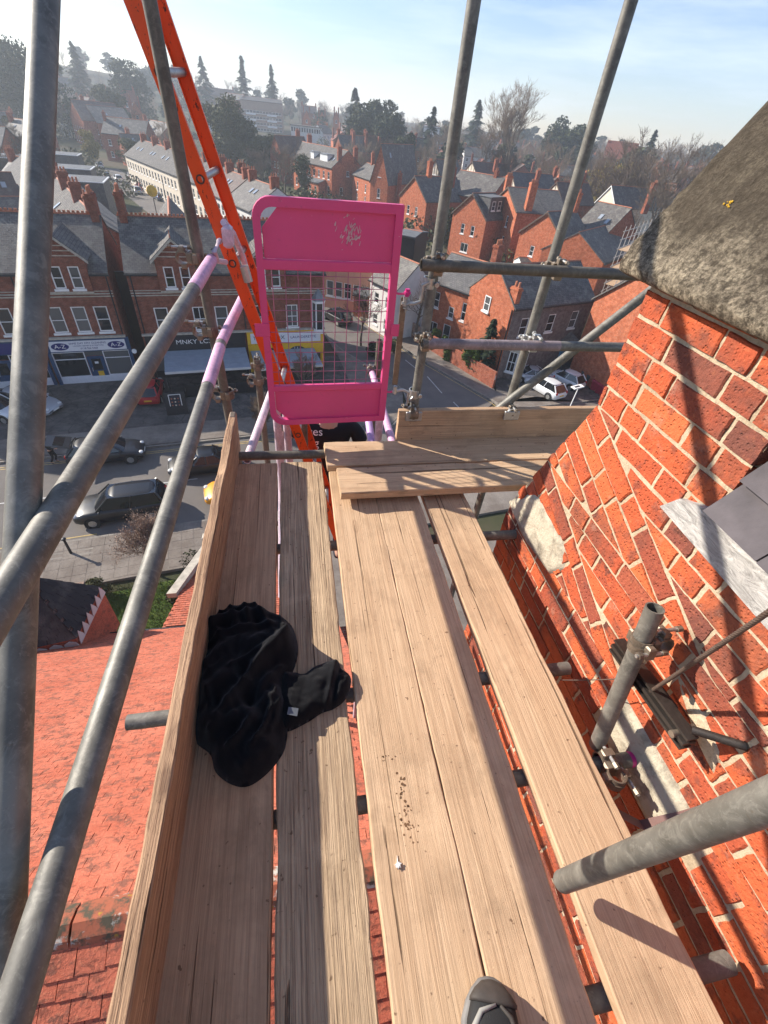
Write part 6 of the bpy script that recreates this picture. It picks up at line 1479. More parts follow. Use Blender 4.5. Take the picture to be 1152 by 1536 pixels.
single('boundary_wall', MB().cbox(0, (vis(640, 523)-vis(560, 462)).length, -.12, .12, 0, 1.6, .02), MT['brick_pale'], 'paler brick wall continuing up the side road behind the gate mesh', 'wall', (0, 0, 0)).matrix_world = Matrix.Translation(vis(560, 462))@Matrix.Rotation(math.atan2(*(vis(640, 523)-vis(560, 462)).yx), 4, 'Z')
q = vis(733, 579)+Vector((-.1, -.22, 0)); sg = thing('street_name_sign', 'white street name plate at the end of the red boundary wall', 'sign', q, math.atan2(*(vis(739, 584)-vis(640, 523)).yx)); part('plate', MB().cbox(-.55, .55, -.03, 0, .95, 1.35, .005), MT['white'], sg); part('lettering_bar', MB().box(-.42, .42, -.036, -.031, 1.14, 1.19), MT['ink'], sg)
# ---- left side: terraces beyond the shops
hpx('terrace_row', 'long terrace with pale slates and pink and cream fronts facing the far street', (187, 232), (264, 263), 6, 8.9, 9, 'x', wall='cream', roof='slate_light', wins=lambda w, d: wrow('f', .4, w-.4, 17, 3.6, .9, 1.4)+wrow('f', .4, w-.4, 17, .9, 1.1, 1.6), chims=lambda w, d: [(w*t, d*.5, 7.5, 10.2, .6, 1.3, 3) for t in (.06, .30, .54, .78, .97)], lights=lambda w, d: [('f', w*t, .5) for t in (.12, .2, .4, .45, .62, .7, .86, .9)])
a_ = ateave(264, 263, 6); b_ = ateave(187, 232, 6); uu = (a_-b_).normalized()
house('terrace_row', 'nearer half of the pale slated terrace, behind the thin upright', Vector((a_.x, a_.y, 0)), math.atan2(uu.y, uu.x), 26, 9, 6, 8.9, 'x', 'cream', 'slate_light', wins=wrow('f', .4, 25.6, 11, 3.6, .9, 1.4)+wrow('f', .4, 25.6, 11, .9, 1.1, 1.6), chims=[(26*t, 4.5, 7.5, 10.2, .6, 1.3, 3, 'brick_deep') for t in (.2, .5, .8)], lights=[('f', 26*t, .5) for t in (.1, .35, .62, .9)])
for i, (el, er, lab) in enumerate((((338, 300), (376, 317), 'white rendered terrace with dark roof beyond the ladder'), ((307, 286), (336, 299), 'next part of the white rendered dark roofed terrace behind the ladder'))):
    hpx('terrace_row', lab, el, er, 6, 8.8, 9, 'x', wall='pale', roof='tile_brown' if i else 'slate', wins=lambda w, d: wrow('f', .3, w-.3, 5, 3.6)+wrow('f', .3, w-.3, 5, .9, 1.1, 1.5), chims=lambda w, d: [(w*.1, d*.5, 7.5, 10.1, .6, 1.3, 3), (w*.9, d*.5, 7.5, 10.1, .6, 1.3, 3)], lights=lambda w, d: [('f', w*.45, .6), ('f', w*.6, .6)])
# terrace running away behind the shops
p0 = Vector((-12.2, 51.5, 0)); dv = Vector((-.43, .90, 0)).normalized(); an = math.atan2(dv.y, dv.x)
house('terrace_row', 'light grey slated terrace running away behind the shops with big chimneys', p0, an, 62, 8.2, 6.0, 8.7, 'x', 'brick_red', 'slate_light', wins=[], chims=[(5+8.2*k, 4.1, 7.6, 10.3, .6, 1.1, 3, 'brick_deep') for k in range(7)], lights=[('b', 8+9*k, .55) for k in range(5)])
for k in range(5):
    o = p0+dv*(9+10*k)+Vector((-dv.y, dv.x, 0))*8.2
    house('rear_wing', 'brick rear wing behind the shop roofs, %s in its row' % ('the nearest', 'second nearest', 'the middle one', 'fourth away from us', 'the farthest')[k], o, an, 4.2, 6.5, 4.8, 6.4, 'y', 'brick_red' if k % 2 else 'brick_deep', 'grey_felt' if k in (1, 3) else 'slate', z0=-.5, barge=False, group='rear wings behind the shops')
house('shop_extension', 'long pale slated rear wing between the two shop terraces', S3(8.3, 8.6, 0), SA, 5.2, 9.5, 7.2, 10.2, 'y', 'brick_deep', 'slate_light', z0=-.5, barge=False)
for i, (u, v, w, d, h, lab) in enumerate(((112, 268, 9, 7, 6.2, 'dark flat roofed box with white edges among the terraces'), (95, 250, 10, 6, 5.5, 'second white edged flat roof, just behind the dark box'), (86, 230, 9, 6, 5.2, 'third flat roofed extension, smallest and farthest'), (20, 235, 12, 7, 6., 'dark flat roof with white trim at the left edge'))):
    p = at(u, v, h); T = thing('flat_roof_block', lab, 'extension', (p.x, p.y, 0), R_(8)); part('wall', MB().box(-w/2, w/2, -d/2, d/2, 0, h), MT['slate_blue'], T); part('roof_edge', MB().box(-w/2-.15, w/2+.15, -d/2-.15, d/2+.15, h+.01, h+.14), MT['white'], T); part('roof_deck', MB().box(-w/2+.1, w/2-.1, -d/2+.1, d/2-.1, h+.15, h+.17), MT['grey_felt'], T)
    if i == 0: part('dome_light', MB().ball((-1, 0, h+.15), .7, 6, (1, .7, .3)), MT['white'], T, smooth='all')
lf = [((104, 172), (124, 180), 7.5, 12.5, 14, 'y', 'brick_red', 'tile_brown', 'large gabled brick villa in the haze left of the wide tube gap'), ((126, 176), (146, 184), 7.2, 11.5, 12, 'y', 'brick_red', 'slate', 'gabled brick villa with white bays beside the far street'),
      ((152, 199), (218, 206), 6.8, 10.5, 11, 'x', 'brick_red', 'slate', 'long dark roofed brick house with one rooflight beyond the white terrace'), ((178, 216), (188, 219), 5, 7.6, 8, 'y', 'brick_red', 'slate_light', 'small brick gable with pale edge in front of the pale terrace'),
      ((85, 172), (102, 176), 6, 8.5, 10, 'x', 'cream', 'slate_light', 'pale terrace end beyond the wide tube'), ((205, 195), (240, 204), 6.5, 9.8, 9, 'x', 'brick_orange', 'slate', 'dark roofed brick house left of the ladder'),
      ((0, 200), (32, 205), 6.5, 9.5, 10, 'x', 'brick_red', 'slate', 'dark roof with skylight at the left edge'), ((0, 222), (30, 212), 6., 9, 8, 'y', 'brick_orange', 'slate', 'red gable at the left edge of the view'), ((2, 300), (34, 300), 5.5, 8, 7, 'x', 'brick_pale', 'tile_brown', 'pale rear wing left of the wide tube'),
      ((0, 262), (30, 268), 5., 7.4, 7, 'x', 'brick_pale', 'slate', 'yellowish rear house left of the wide tube')]
for el, er, e, r, d, ax, wm, rf, lab in lf:
    hpx('brick_house', lab, el, er, e, r, d, ax, wall=wm, roof=rf, wins=lambda w, d: wrow('f', .3, w-.3, max(2, int(w/2.6)), 3.9)+wrow('f', .3, w-.3, max(2, int(w/2.6)), 1.), chims=lambda w, d: [(.4, d*.4, e, r+1.2, .7, 1.1, 3)], lights=lambda w, d: [('f' if ax == 'x' else 'r', w*.4 if ax == 'x' else d*.4, .5)])
# far hillside houses: distances chosen, real sizes
fh = [((22, 150), (44, 156), 300, 'y', 'pale', 'slate_light', 'white gabled house on the hillside at the far left'), ((160, 150), (176, 153), 330, 'y', 'pale', 'slate_light', 'white gabled villa with red chimneys among the hillside trees'), ((182, 150), (206, 156), 320, 'x', 'brick_red', 'tile_red', 'red roofed house on the hillside left of the ladder'),
      ((196, 168), (214, 172), 280, 'y', 'brick_orange', 'tile_red', 'red gable below the hillside houses left of the ladder'), ((302, 178), (317, 180), 330, 'y', 'pale', 'slate', 'left of two half timbered white gables behind the ladder'), ((320, 179), (336, 181), 330, 'y', 'pale', 'slate', 'right of two half timbered white gables behind the ladder'),
      ((300, 140), (352, 147), 440, 'x', 'brick_pale', 'tile_brown', 'big old house on the crest behind the ladder'), ((454, 176), (466, 178), 380, 'y', 'brick_orange', 'slate', 'first of three small orange gables right of the flats'), ((477, 178), (489, 180), 380, 'y', 'brick_orange', 'slate', 'second of three small orange gables right of the flats'), ((500, 177), (509, 179), 380, 'y', 'brick_orange', 'tile_brown', 'third of three small orange gables right of the flats'),
      ((90, 128), (128, 134), 400, 'x', 'brick_pale', 'slate', 'long hazy roof on the hill beside the wide tube'), ((636, 190), (660, 191), 330, 'x', 'pale', 'grey_felt', 'long white flat roof among the far trees left of the gate upright'), ((700, 208), (742, 211), 300, 'x', 'pale', 'grey_felt', 'long white flat roof among the far trees right of the gate upright'),
      ((904, 236), (950, 242), 260, 'x', 'brick_red', 'tile_red', 'large plain red tiled roof among the trees at the right'), ((452, 168), (475, 170), 420, 'x', 'brick_red', 'tile_brown', 'brown roofed house among the trees above the three orange gables')]
for el, er, D, ax, wm, rf, lab in fh:
    a = atd(*el, D); g = gz(a.x, a.y); e = max(3.5, min(9., a.z-g)); 
    lo = 'white flat' in lab
    o_ = hpx('distant_house', lab, el, er, e, e+(.6 if lo else (5.5 if 'plain red' in lab else 3.6)), 9 if not lo else 7, ax, dist=(D, D*1.0), wall=wm, roof=rf, wins=lambda w, d: wrow('f', .5, w-.5, max(1, int(w/3.2)), max(.8, e-2.4), 1., 1.5), chims=() if lo else (lambda w, d: [(.6, d*.5, e, e+5.4, .8, 1.3, 3), (w-.6, d*.5, e, e+5.2, .8, 1.3, 3)]))
    o_.location.z = a.z-e
# slab of flats
a = atd(360, 147, 390); b = atd(424, 157, 392); g = gz(a.x, a.y); u = (b-a).normalized(); L = math.hypot(b.x-a.x, b.y-a.y); FZ = g-1
fl_ = house('block_of_flats', 'pale brick four storey flats with white balconies on the hillside', Vector((a.x, a.y, FZ)), math.atan2(b.y-a.y, b.x-a.x), L, 11, a.z-FZ-.5, a.z-FZ+1.2, 'x', 'brick_pale', 'slate', wins=[w_ for z in range(4) for w_ in wrow('f', 1, L-1, 12, 1.2+2.8*z, 1.9, 1.3, 'pair')], barge=False, cat='flats')
for z in range(1, 4):
    for x in (L*.22, L*.72): part('balcony', MB().box(x-3, x+3, -1.3, -.05, .3+2.8*z, 1.3+2.8*z), MT['white'], fl_)
aw = atd(330, 150, 400); house('block_of_flats', 'darker wing of the flats with a long hipped roof', Vector((aw.x, aw.y, FZ+1)), math.atan2(a.y-aw.y, a.x-aw.x), math.hypot(a.x-aw.x, a.y-aw.y)-.5, 10, a.z-FZ-2, a.z-FZ+.6, 'x', 'brick_red', 'slate', wins=[], barge=False, cat='flats')
p = atd(436, 186, 330); q = atd(482, 196, 325)
T = thing('low_hall', 'long low pale building with a row of white bays right of the flats', 'hall', Vector((p.x, p.y, p.z-4)), math.atan2(q.y-p.y, q.x-p.x)); L = math.hypot(q.x-p.x, q.y-p.y)
part('wall', MB().box(0, L, 0, 8, -3, 3.6), MT['pale'], T); part('roof', MB().box(-.3, L+.3, -.5, 8.3, 3.61, 3.95), MT['slate_light'], T)
for i in range(12): part('window', MB().box(L*(i+.15)/12, L*(i+.85)/12, -.05, -.01, 1.2, 2.9), MT['glass'], T)
# distant scaffold round the house at the right
sf = thing('house_scaffold', 'pale tube scaffold wrapped round the distant house at the right', 'scaffold', ateave(905, 395, 2))
o = ateave(905, 410, 0.5); o.z = 0
ux = (ateave(960, 372, 5.6)-ateave(905, 395, 5.6)); ux.z = 0; ux.normalize(); uy = Vector((-ux.y, ux.x, 0)); o = ateave(890, 398, 5.6)-uy*2.4; o.z = 0; sf.location = o
Z = lambda i, j, z: o+ux*(i*2.1)+uy*(j*1.3-1.2)+Vector((0, 0, z))
for i in range(7):
    for j in range(2): part('upright', MB().tube(Z(i, j, 0), Z(i, j, 10.4), .045, 5), MT['sc_pale'] if 'sc_pale' in MT else MT.setdefault('sc_pale', plain('pale_scaffold_tube', (.48, .43, .38), .6)), sf, True)
for z in (2, 3, 4, 5, 6, 7, 8, 9, 9.9):
    for j in range(2): part('ledger', MB().tube(Z(-.3, j, z), Z(6.3, j, z), .045, 5), MT['sc_pale'], sf, True)
for z in (2, 4, 6, 8): part('platform', MB().hexa([Z(-.2, 0, z-.1), Z(6.2, 0, z-.1), Z(6.2, 1, z-.1), Z(-.2, 1, z-.1), Z(-.2, 0, z-.04), Z(6.2, 0, z-.04), Z(6.2, 1, z-.04), Z(-.2, 1, z-.04)]), MT['board'], sf, True)
for i in range(6): part('brace', MB().tube(Z(i, 0, 2+(i % 3)*2), Z(i+1, 0, 4+(i % 3)*2), .04, 5), MT['sc_pale'], sf, True)
# ================================================================== cars
t = NT('car_glass'); t.done((.012, .015, .018), .05, 0, .9); MT['carglass'] = t.m
def paint(name, c, m=.35):
    t = NT(name); t.put(t.b.inputs['Coat Weight'], .5); t.put(t.b.inputs['Coat Roughness'], .03); MT[name] = t.done(c, .38, m*.6, .4)
paint('car_black', (.006, .0065, .008), 0); paint('car_silver', (.42, .44, .46), .6); paint('car_white', (.68, .69, .69), .1); paint('car_orange', (.72, .30, .02), .1); paint('car_red', (.42, .015, .02), .2); paint('car_dark', (.012, .013, .016), 0); paint('car_grey', (.13, .135, .14), .5); paint('car_blue', (.03, .06, .14), .3)
MT['tyre'] = plain('tyre', (.018, .018, .018), .85); MT['lamp'] = plain('lamp_lens', (.6, .6, .58), .15); MT['tail'] = plain('tail_lens', (.40, .015, .015), .25)
def car(label, loc, rz, L=4.3, W=1.78, H=1.46, col='car_black', kind='hatch', bonnet=.27, belt=.92, roofcol=None, boot_open=False, group='parked cars'):
    T = thing('parked_car', label, 'car', (loc[0], loc[1], loc[2] if len(loc) > 2 else .0), rz, group)
    hl = L/2; hw = W/2
    estate = kind in ('hatch', 'estate', 'suv')
    # lower body, stations from tail to nose: x, half width factor, bottom, belt height
    st = [(-hl, .80, .42, .62), (-hl+.05, .88, .32, belt-.10), (-hl+.22, .95, .26, belt-.01), (-hl*.62, 1., .24, belt+.01), (0, 1., .23, belt), (hl-L*bonnet-.1, 1., .24, belt-.01), (hl-L*bonnet*.5, .985, .25, belt-.09), (hl-.32, .95, .26, belt-.19), (hl-.08, .84, .3, belt-.30), (hl, .70, .40, belt-.40)]
    def cs(x, wf, zb, zt):
        w = hw*wf; return [(x, w*.90, zb), (x, w*.985, zb+.12), (x, w, (zb+zt)*.5), (x, w*.985, zt-.10), (x, w*.93, zt-.03), (x, w*.80, zt+.005), (x, w*.4, zt+.03), (x, 0, zt+.035)]
    m = MB(); k = None
    for s_ in st:
        h = cs(*s_); r = h+[(x, -y, z) for x, y, z in reversed(h[:-1])]; k = len(r); m.V += r
    for i in range(len(st)-1):
        for j in range(k): m.F.append((i*k+j, i*k+(j+1) % k, (i+1)*k+(j+1) % k, (i+1)*k+j))
    m.F.append(tuple(range(k))); m.F.append(tuple((len(st)-1)*k+j for j in reversed(range(k))))
    part('body', m, MT[col], T, smooth='auto' if 0 else True)
    # cabin
    xf0 = hl-L*bonnet+.05; xf1 = xf0-.72; xr0 = -hl+.10 if estate else -hl+L*.20; xr1 = xr0+(.35 if kind == 'suv' else .52 if estate else .75)
    zb, zr = belt-.03, H
    def loft(o, zt_, inset):
        g = MB(); n = 8
        for t_ in (0, .55, 1):
            e = t_; xf = xf0+(xf1-xf0)*e; xr = xr0+(xr1-xr0)*e; w = (hw*.90-(hw*.20)*e)-inset; z = zb+(zt_-zb)*e; bow = .12
            g.V += [(xr, -w*.93, z), (xr-.05*(1-e*.5), 0, z), (xr, w*.93, z), ((xr+xf)/2, w*1.02, z), (xf, w*.93, z), (xf+bow, w*.5, z), (xf+bow*1.2, 0, z), (xf+bow, -w*.5, z), (xf, -w*.93, z), ((xr+xf)/2, -w*1.02, z)]
        c = 10
        for i in range(2):
            for j in range(c): g.F.append((i*c+(j+1) % c, i*c+j, (i+1)*c+j, (i+1)*c+(j+1) % c))
        g.F.append(tuple(2*c+j for j in reversed(range(c)))); return g
    part('windows', loft(0, zr-.05, 0), MT['carglass'], T, smooth=True)
    w1 = hw*.70; rf = MB(); ns = 7
    for i in range(ns):
        t_ = i/(ns-1); x = (xr1-.06)+(xf1+.10-xr1+.06)*t_; z = zr-.055*((2*t_-1)**2)-.01; ww = w1*(1.0-.05*abs(2*t_-1)**3)
        rf.V += [(x, -ww, z-.055), (x, -ww*.9, z-.015), (x, -ww*.5, z+.005), (x, 0, z+.010), (x, ww*.5, z+.005), (x, ww*.9, z-.015), (x, ww, z-.055)]
    for i in range(ns-1):
        for j in range(6): a = i*7+j; rf.F.append((a, a+7, a+8, a+1))
    rf.F.append((0, 1, 2, 3, 4, 5, 6)); rf.F.append(tuple(reversed(range((ns-1)*7, ns*7))))
    part('roof', rf, MT[roofcol or col], T, smooth='all')
    for sg in (-1, 1):
        for (a, b, r) in (((xf0+.02, sg*hw*.86, zb), (xf1+.04, sg*hw*.69, zr-.04), .035), (((xf0+xr0)/2+.05, sg*hw*.935, zb), ((xf1+xr1)/2+.05, sg*hw*.725, zr-.05), .03), ((xr0+.02, sg*hw*.86, zb), (xr1+.0, sg*hw*.68, zr-.04), .055)):
            part('pillar', MB().tube(a, b, r, 6), MT[col], T, smooth=True)
        part('mirror', MB().ball((xf0-.18, sg*(hw+.06), belt+.03), .10, 6, (.55, 1, .7)), MT[col], T, smooth='all')
        for x in (hl-L*.19, -hl+L*.19):
            wh = part('wheel', MB().tube((x, sg*(hw-.20), .32), (x, sg*(hw+.012), .32), .325, 22), MT['tyre'], T, smooth=True)
            ri = MB().tube((x, sg*(hw+.008), .32), (x, sg*(hw+.022), .32), .20, 18); part('rim', ri, MT['clamp_zinc'], wh, smooth=True)
            part('wheel_arch', MB().ring((x, sg*(hw-.02), .33), (0, sg, 0), .33, .40, .05, 20, 0, 2*math.pi), MT['tyre'], T, smooth=True)
        part('headlight', MB().ball((hl-.16, sg*hw*.64, belt-.27), .15, 7, (1.0, 1.15, .55)), MT['lamp'], T, smooth='all')
        part('tail_light', MB().ball((-hl+.08, sg*hw*.74, belt-.10), .12, 7, (.7, .9, 1.3)), MT['tail'], T, smooth='all')
        part('door_handle', MB().box(-.25, -.05, sg*hw*.99-.012, sg*hw*.99+.012, belt-.16, belt-.13), MT[col], T)
        part('door_seam', MB().box(.38, .395, sg*hw-.004, sg*hw+.003, .34, belt-.1), MT['tyre'], T)
    part('number_plate', MB().box(hl-.03, hl+.012, -.26, .26, .42, .53), MT['white'], T); part('number_plate', MB().box(-hl-.02, -hl+.02, -.26, .26, .55, .66), MT['yellow'], T)
    part('grille', MB().box(hl-.10, hl+.004, -.42, .42, .30, .40), MT['tyre'], T)
    if boot_open:
        tg = part('tailgate', MB().hexa([(-hl-.75, -.62, 1.72), (-hl+.45, -.62, H-.03), (-hl+.45, .62, H-.03), (-hl-.75, .62, 1.72), (-hl-.75, -.60, 1.78), (-hl+.45, -.62, H+.03), (-hl+.45, .62, H+.03), (-hl-.75, .60, 1.78)]), MT[col], T)
        part('tailgate_glass', MB().hexa([(-hl-.35, -.48, 1.70), (-hl+.3, -.5, H+.045), (-hl+.3, .5, H+.045), (-hl-.35, .48, 1.70), (-hl-.35, -.48, 1.712), (-hl+.3, -.5, H+.057), (-hl+.3, .5, H+.057), (-hl-.35, .48, 1.712)]), MT['carglass'], tg)
    return T
def mid(p, q): return (p+q)/2
car('black car with its tailgate raised and a man beside it', ms(1.2, 7.45), TH_, 4.35, 1.78, 1.45, 'car_dark', 'hatch', boot_open=True)
car('black off-road car parked beside the pink budding shrub', ms(2.5, 1.75), TH_+math.pi, 4.7, 1.92, 1.68, 'car_black', 'suv', belt=1.0)
car('small orange car mostly hidden by the left toe board', ms(8.7, 1.75), TH_+math.pi, 3.85, 1.68, 1.41, 'car_orange', 'hatch', roofcol='car_orange')
car('black saloon car driving beyond the lower left guard rail', ms(7.0, 5.0), TH_+math.pi, 4.4, 1.76, 1.43, 'car_black', 'saloon')
car('silver car nosing out of the forecourt behind the wide tube', at(44, 603, .6)*1.0-Vector((0, 0, at(44, 603, .6).z)), R_(-22), 4.2, 1.75, 1.5, 'car_silver', 'hatch')
car('white car cut by the left edge of the view on the forecourt', at(-10, 612, .6)-Vector((0, 0, .6)), R_(-18), 4.4, 1.78, 1.45, 'car_white', 'hatch')
car('small red car tucked beside the bar terrace', vis(222, 610)+Vector((0, 1.6, 0)), R_(96), 3.8, 1.65, 1.45, 'car_red', 'hatch')
car('silver coupe parked in the court before the grey brick house', vis(800, 577)+Vector((0, .9, 0)), R_(172), 4.1, 1.75, 1.33, 'car_silver', 'saloon')
car('white hatchback with red tail lamps, nearer of two in the court', vis(823, 598)+Vector((.0, 1.2, 0)), R_(112), 4.0, 1.74, 1.46, 'car_white', 'hatch')
car('white small car beside the wheelie bins in the court', vis(854, 588)+Vector((.2, 1.6, 0)), R_(118), 3.7, 1.66, 1.48, 'car_white', 'hatch')
car('dark blue car half hidden by the boundary wall and the hedge', vis(753, 562)+Vector((.8, 1.4, 0)), R_(100), 4.1, 1.75, 1.45, 'car_blue', 'hatch')
car('black car parked at the launderette corner, seen through the gate mesh', vis(505, 482), R_(120), 4.2, 1.75, 1.46, 'car_black', 'hatch')
car('dark car farther up the side road, seen through the gate mesh', vis(498, 400), R_(118), 4.2, 1.75, 1.46, 'car_dark', 'hatch')
k = 0
for u, v, c, nm in ((150, 252, 'car_white', 'white car, farthest in the far left street'), (160, 268, 'car_dark', 'dark car in the far left street behind the white one'), (196, 268, 'car_grey', 'grey car beside the yellow bush in the far left street'), (178, 272, 'car_white', 'white car in the middle of the far left street'), (206, 290, 'car_silver', 'silver car near the chimneys in the far left street'), (240, 300, 'car_blue', 'pale blue car under the yellow street banner'), (262, 325, 'car_white', 'white car nearest in the far left street'), (212, 285, 'car_red', 'red car in the far left street')):
    p = vis(u, v); car(nm, p, R_(115), 4.2, 1.75, 1.46, c, 'hatch', group='cars in the far left street')
slab('far_street', [vis(100, 222), vis(118, 214), vis(300, 335), vis(255, 345)], .0, 'asphalt', .1)
# wheelie bins
def bin_(label, p, rz, c):
    T = thing('wheelie_bin', label, 'bin', p, rz, 'wheelie bins in the court')
    part('bin_body', MB().hexa([(-.22, -.25, .05), (.22, -.25, .05), (.22, .22, .05), (-.22, .22, .05), (-.29, -.34, .98), (.29, -.34, .98), (.29, .30, .98), (-.29, .30, .98)]), MT[c], T)
    part('lid', MB().hexa([(-.30, -.37, .99), (.30, -.37, .99), (.30, .34, .99), (-.30, .34, .99), (-.27, -.33, 1.05), (.27, -.33, 1.05), (.27, .32, 1.09), (-.27, .32, 1.09)]), MT[c if c == 'bin_grey' else 'bin_red'], T)
    for s in (-1, 1): part('wheel', MB().tube((s*.20, .27, .1), (s*.27, .27, .1), .10, 10), MT['tyre'], T, smooth=True)
MT['bin_grey'] = plain('bin_grey', (.07, .075, .07), .6); MT['bin_red'] = plain('bin_red', (.30, .015, .04), .5)
for i, (u, v, c, l) in enumerate(((866, 566, 'bin_red', 'red wheelie bin behind the white small car'), (873, 573, 'bin_grey', 'first grey wheelie bin right of the white small car'), (881, 579, 'bin_grey', 'second grey wheelie bin in the row'), (889, 586, 'bin_red', 'red wheelie bin right of the grey ones'), (896, 591, 'bin_red', 'red lidded wheelie bin fifth in the row'), (903, 597, 'bin_red', 'last red wheelie bin beside the brick corner'))): bin_(l, vis(u, v), R_(35), c)
# estate board on a post
q = vis(854, 612); eb = thing('sign_post', 'leaning white board on a pale post at the court entrance', 'sign', q, R_(15)); part('post', MB().tube((0, 0, 0), (.15, 0, 2.0), .045, 8), MT['white'], eb); part('board', MB().hexa([(-.55, -.25, 1.95), (.5, -.25, 2.05), (.5, .25, 2.05), (-.55, .25, 1.95), (-.55, -.25, 2.02), (.5, -.25, 2.12), (.5, .25, 2.12), (-.55, .25, 2.02)]), MT['white'], eb)
part('print', MB().hexa([(-.35, -.12, 2.045), (.2, -.12, 2.095), (.2, .1, 2.095), (-.35, .1, 2.045), (-.35, -.12, 2.05), (.2, -.12, 2.10), (.2, .1, 2.10), (-.35, .1, 2.05)]), MT['ink'], eb)
# lamp posts by the near pavement and yellow street banner, poles
for u, v, h, lab in ((108, 832, 6.5, 'grey lamp post on the near pavement, nearer the crossing'),):
    p = vis(u, v); T = thing('street_lamp', lab, 'street lamp', p, TH_); part('pole', MB().tube((0, 0, .1), (0, 0, 1.1), .07, 10, .06), MT['black_paint'], T, smooth=True)
    part('litter_top', MB().ball((0, 0, 1.12), .12, 6, (1, 1, .5)), MT['black_paint'], T, smooth='all')
p = vis(238, 335); T = thing('street_banner', 'round yellow sign on a dark pole above the far left street', 'sign', p, R_(10)); zt_ = atd(238, 287, math.hypot(p.x, p.y)).z
part('pole', MB().tube((0, 0, 0), (0, 0, zt_), .07, 8), MT['black_paint'], T); m = MB()
for k in range(12): a = k*.5236; m.ball((.75*math.cos(a)*.7, 0, zt_+.75*math.sin(a)*.7), .38, 4, (1, .4, 1))
m.ball((0, 0, zt_), .6, 6, (1, .4, 1)); part('disc', m, MT['yellow'], T, smooth='all', kind='stuff')
for u, v, v2, lab in ((255, 330, 268, 'thin dark pole in the far left street behind the thin upright'), (296, 345, 300, 'short dark pole left of the ladder')):
    p = vis(u, v); h = atd(u, v2, math.hypot(p.x, p.y)).z; single('street_pole', MB().tube((p.x, p.y, 0), (p.x, p.y, h), .09, 8, .06), MT['black_paint'], lab, 'pole', p, True)
# man at the open tailgate
JM = dict(pelvis=(0, 0, .92), waist=(-.03, 0, 1.08), chest=(-.06, 0, 1.32), neck=(-.04, 0, 1.48), head0=(.0, 0, 1.58), head1=(.02, 0, 1.68), face=(1, 0, -.2), shL=(-.05, .18, 1.42), elL=(.16, .24, 1.20), wrL=(.40, .18, 1.16), haL=(.48, .16, 1.16), shR=(-.05, -.18, 1.42), elR=(.14, -.24, 1.18), wrR=(.38, -.2, 1.14), haR=(.46, -.18, 1.14),
    hipL=(0, .09, .86), knL=(.12, .12, .48), anL=(-.02, .14, .09), toL=(.16, .15, .04), hipR=(0, -.09, .86), knR=(.02, -.10, .48), anR=(-.18, -.12, .10), toR=(-.02, -.13, .04), palmL=(0, 0, 1), palmR=(0, 0, 1))
person('man in dark clothes and cap reaching into the raised tailgate of the car', at(84, 694, 0), R_(2), JM)

# ================================================================== trees and plants
def arr_mesh(name, V, F, mat):
    me = bpy.data.meshes.new(name); V = np.asarray(V, np.float32); F = np.asarray(F, np.int32); n, k = F.shape
    me.vertices.add(len(V)); me.vertices.foreach_set('co', V.ravel()); me.loops.add(n*k); me.loops.foreach_set('vertex_index', F.ravel())
    me.polygons.add(n); me.polygons.foreach_set('loop_start', np.arange(0, n*k, k, dtype=np.int32)); me.update(calc_edges=True); me.materials.append(MT[mat]); return me
def branches(seed, H, spread=.5, depth=5, r0=.22, up=.55, first=.22, nb=(3, 4), gap=.66, trunk_bend=.06, twig=.012):
    """bare tree as 3-sided tapering tubes: list of (p, q, r0, r1, level)"""
    rr = random.Random(seed); out = []
    def grow(p, d, L, r, lv):
        n = 3 if lv < 2 else 2; pts = [p]; dd = d.copy(); rs = [r]
        for i in range(n):
            dd = (dd+Vector((rr.gauss(0, 1), rr.gauss(0, 1), rr.gauss(0, .6)))*(trunk_bend if lv == 0 else .16)+Vector((0, 0, .10 if lv else 0))).normalized(); pts.append(pts[-1]+dd*L/n); rs.append(r*(1-.45*(i+1)/n))
        for i in range(n): out.append((pts[i], pts[i+1], rs[i], rs[i+1], lv))
        if lv >= depth: return
        k = rr.randint(*nb)+(1 if lv == 0 else 0)
        for j in range(k):
            t = rr.uniform(.35, 1.) if lv else rr.uniform(first+.2, 1.); seg = min(n-1, int(t*n)); f = t*n-seg; q = pts[seg].lerp(pts[seg+1], f); az = rr.uniform(0, 6.28); sp = spread*rr.uniform(.6, 1.3)
            a = dd.orthogonal().normalized(); b = dd.cross(a); nd = (dd*math.cos(sp)+(a*math.cos(az)+b*math.sin(az))*math.sin(sp)+Vector((0, 0, up*.25))).normalized()
            grow(q, nd, L*gap*rr.uniform(.75, 1.15), max(twig, rs[seg]*rr.uniform(.5, .7)), lv+1)
        grow(pts[-1], (dd+Vector((rr.gauss(0, .15), rr.gauss(0, .15), .1))).normalized(), L*gap, max(twig, rs[-1]*.85), lv+1)
    grow(Vector((0, 0, 0)), Vector((0, 0, 1)), H*.38, r0, 0); return out
def seg_mesh(name, segs, mat, n=3):
    V = []; F = []
    for p, q, a, b, lv in segs:
        d = (q-p).normalized(); u = d.orthogonal().normalized(); w = d.cross(u); k = len(V)
        for c, r in ((p, a), (q, b)):
            for i in range(n): t = 2*math.pi*i/n; V.append(tuple(c+u*(r*math.cos(t))+w*(r*math.sin(t))))
        for i in range(n): F.append((k+i, k+(i+1) % n, k+n+(i+1) % n, k+n+i))
    return arr_mesh(name, V, F, mat), V, F
def bare(label, loc, H, seed, mat='twig', group=None, scale=1., **k):
    s = branches(seed, H, **k); T = thing('bare_tree', label, 'tree', loc, 0, group)
    link('trunk', seg_mesh('trunk', [x for x in s if x[4] < 2], 'bark', 6)[0], T); link('crown', seg_mesh('crown', [x for x in s if x[4] >= 2], mat, 3)[0], T); T.scale = (scale,)*3; return T
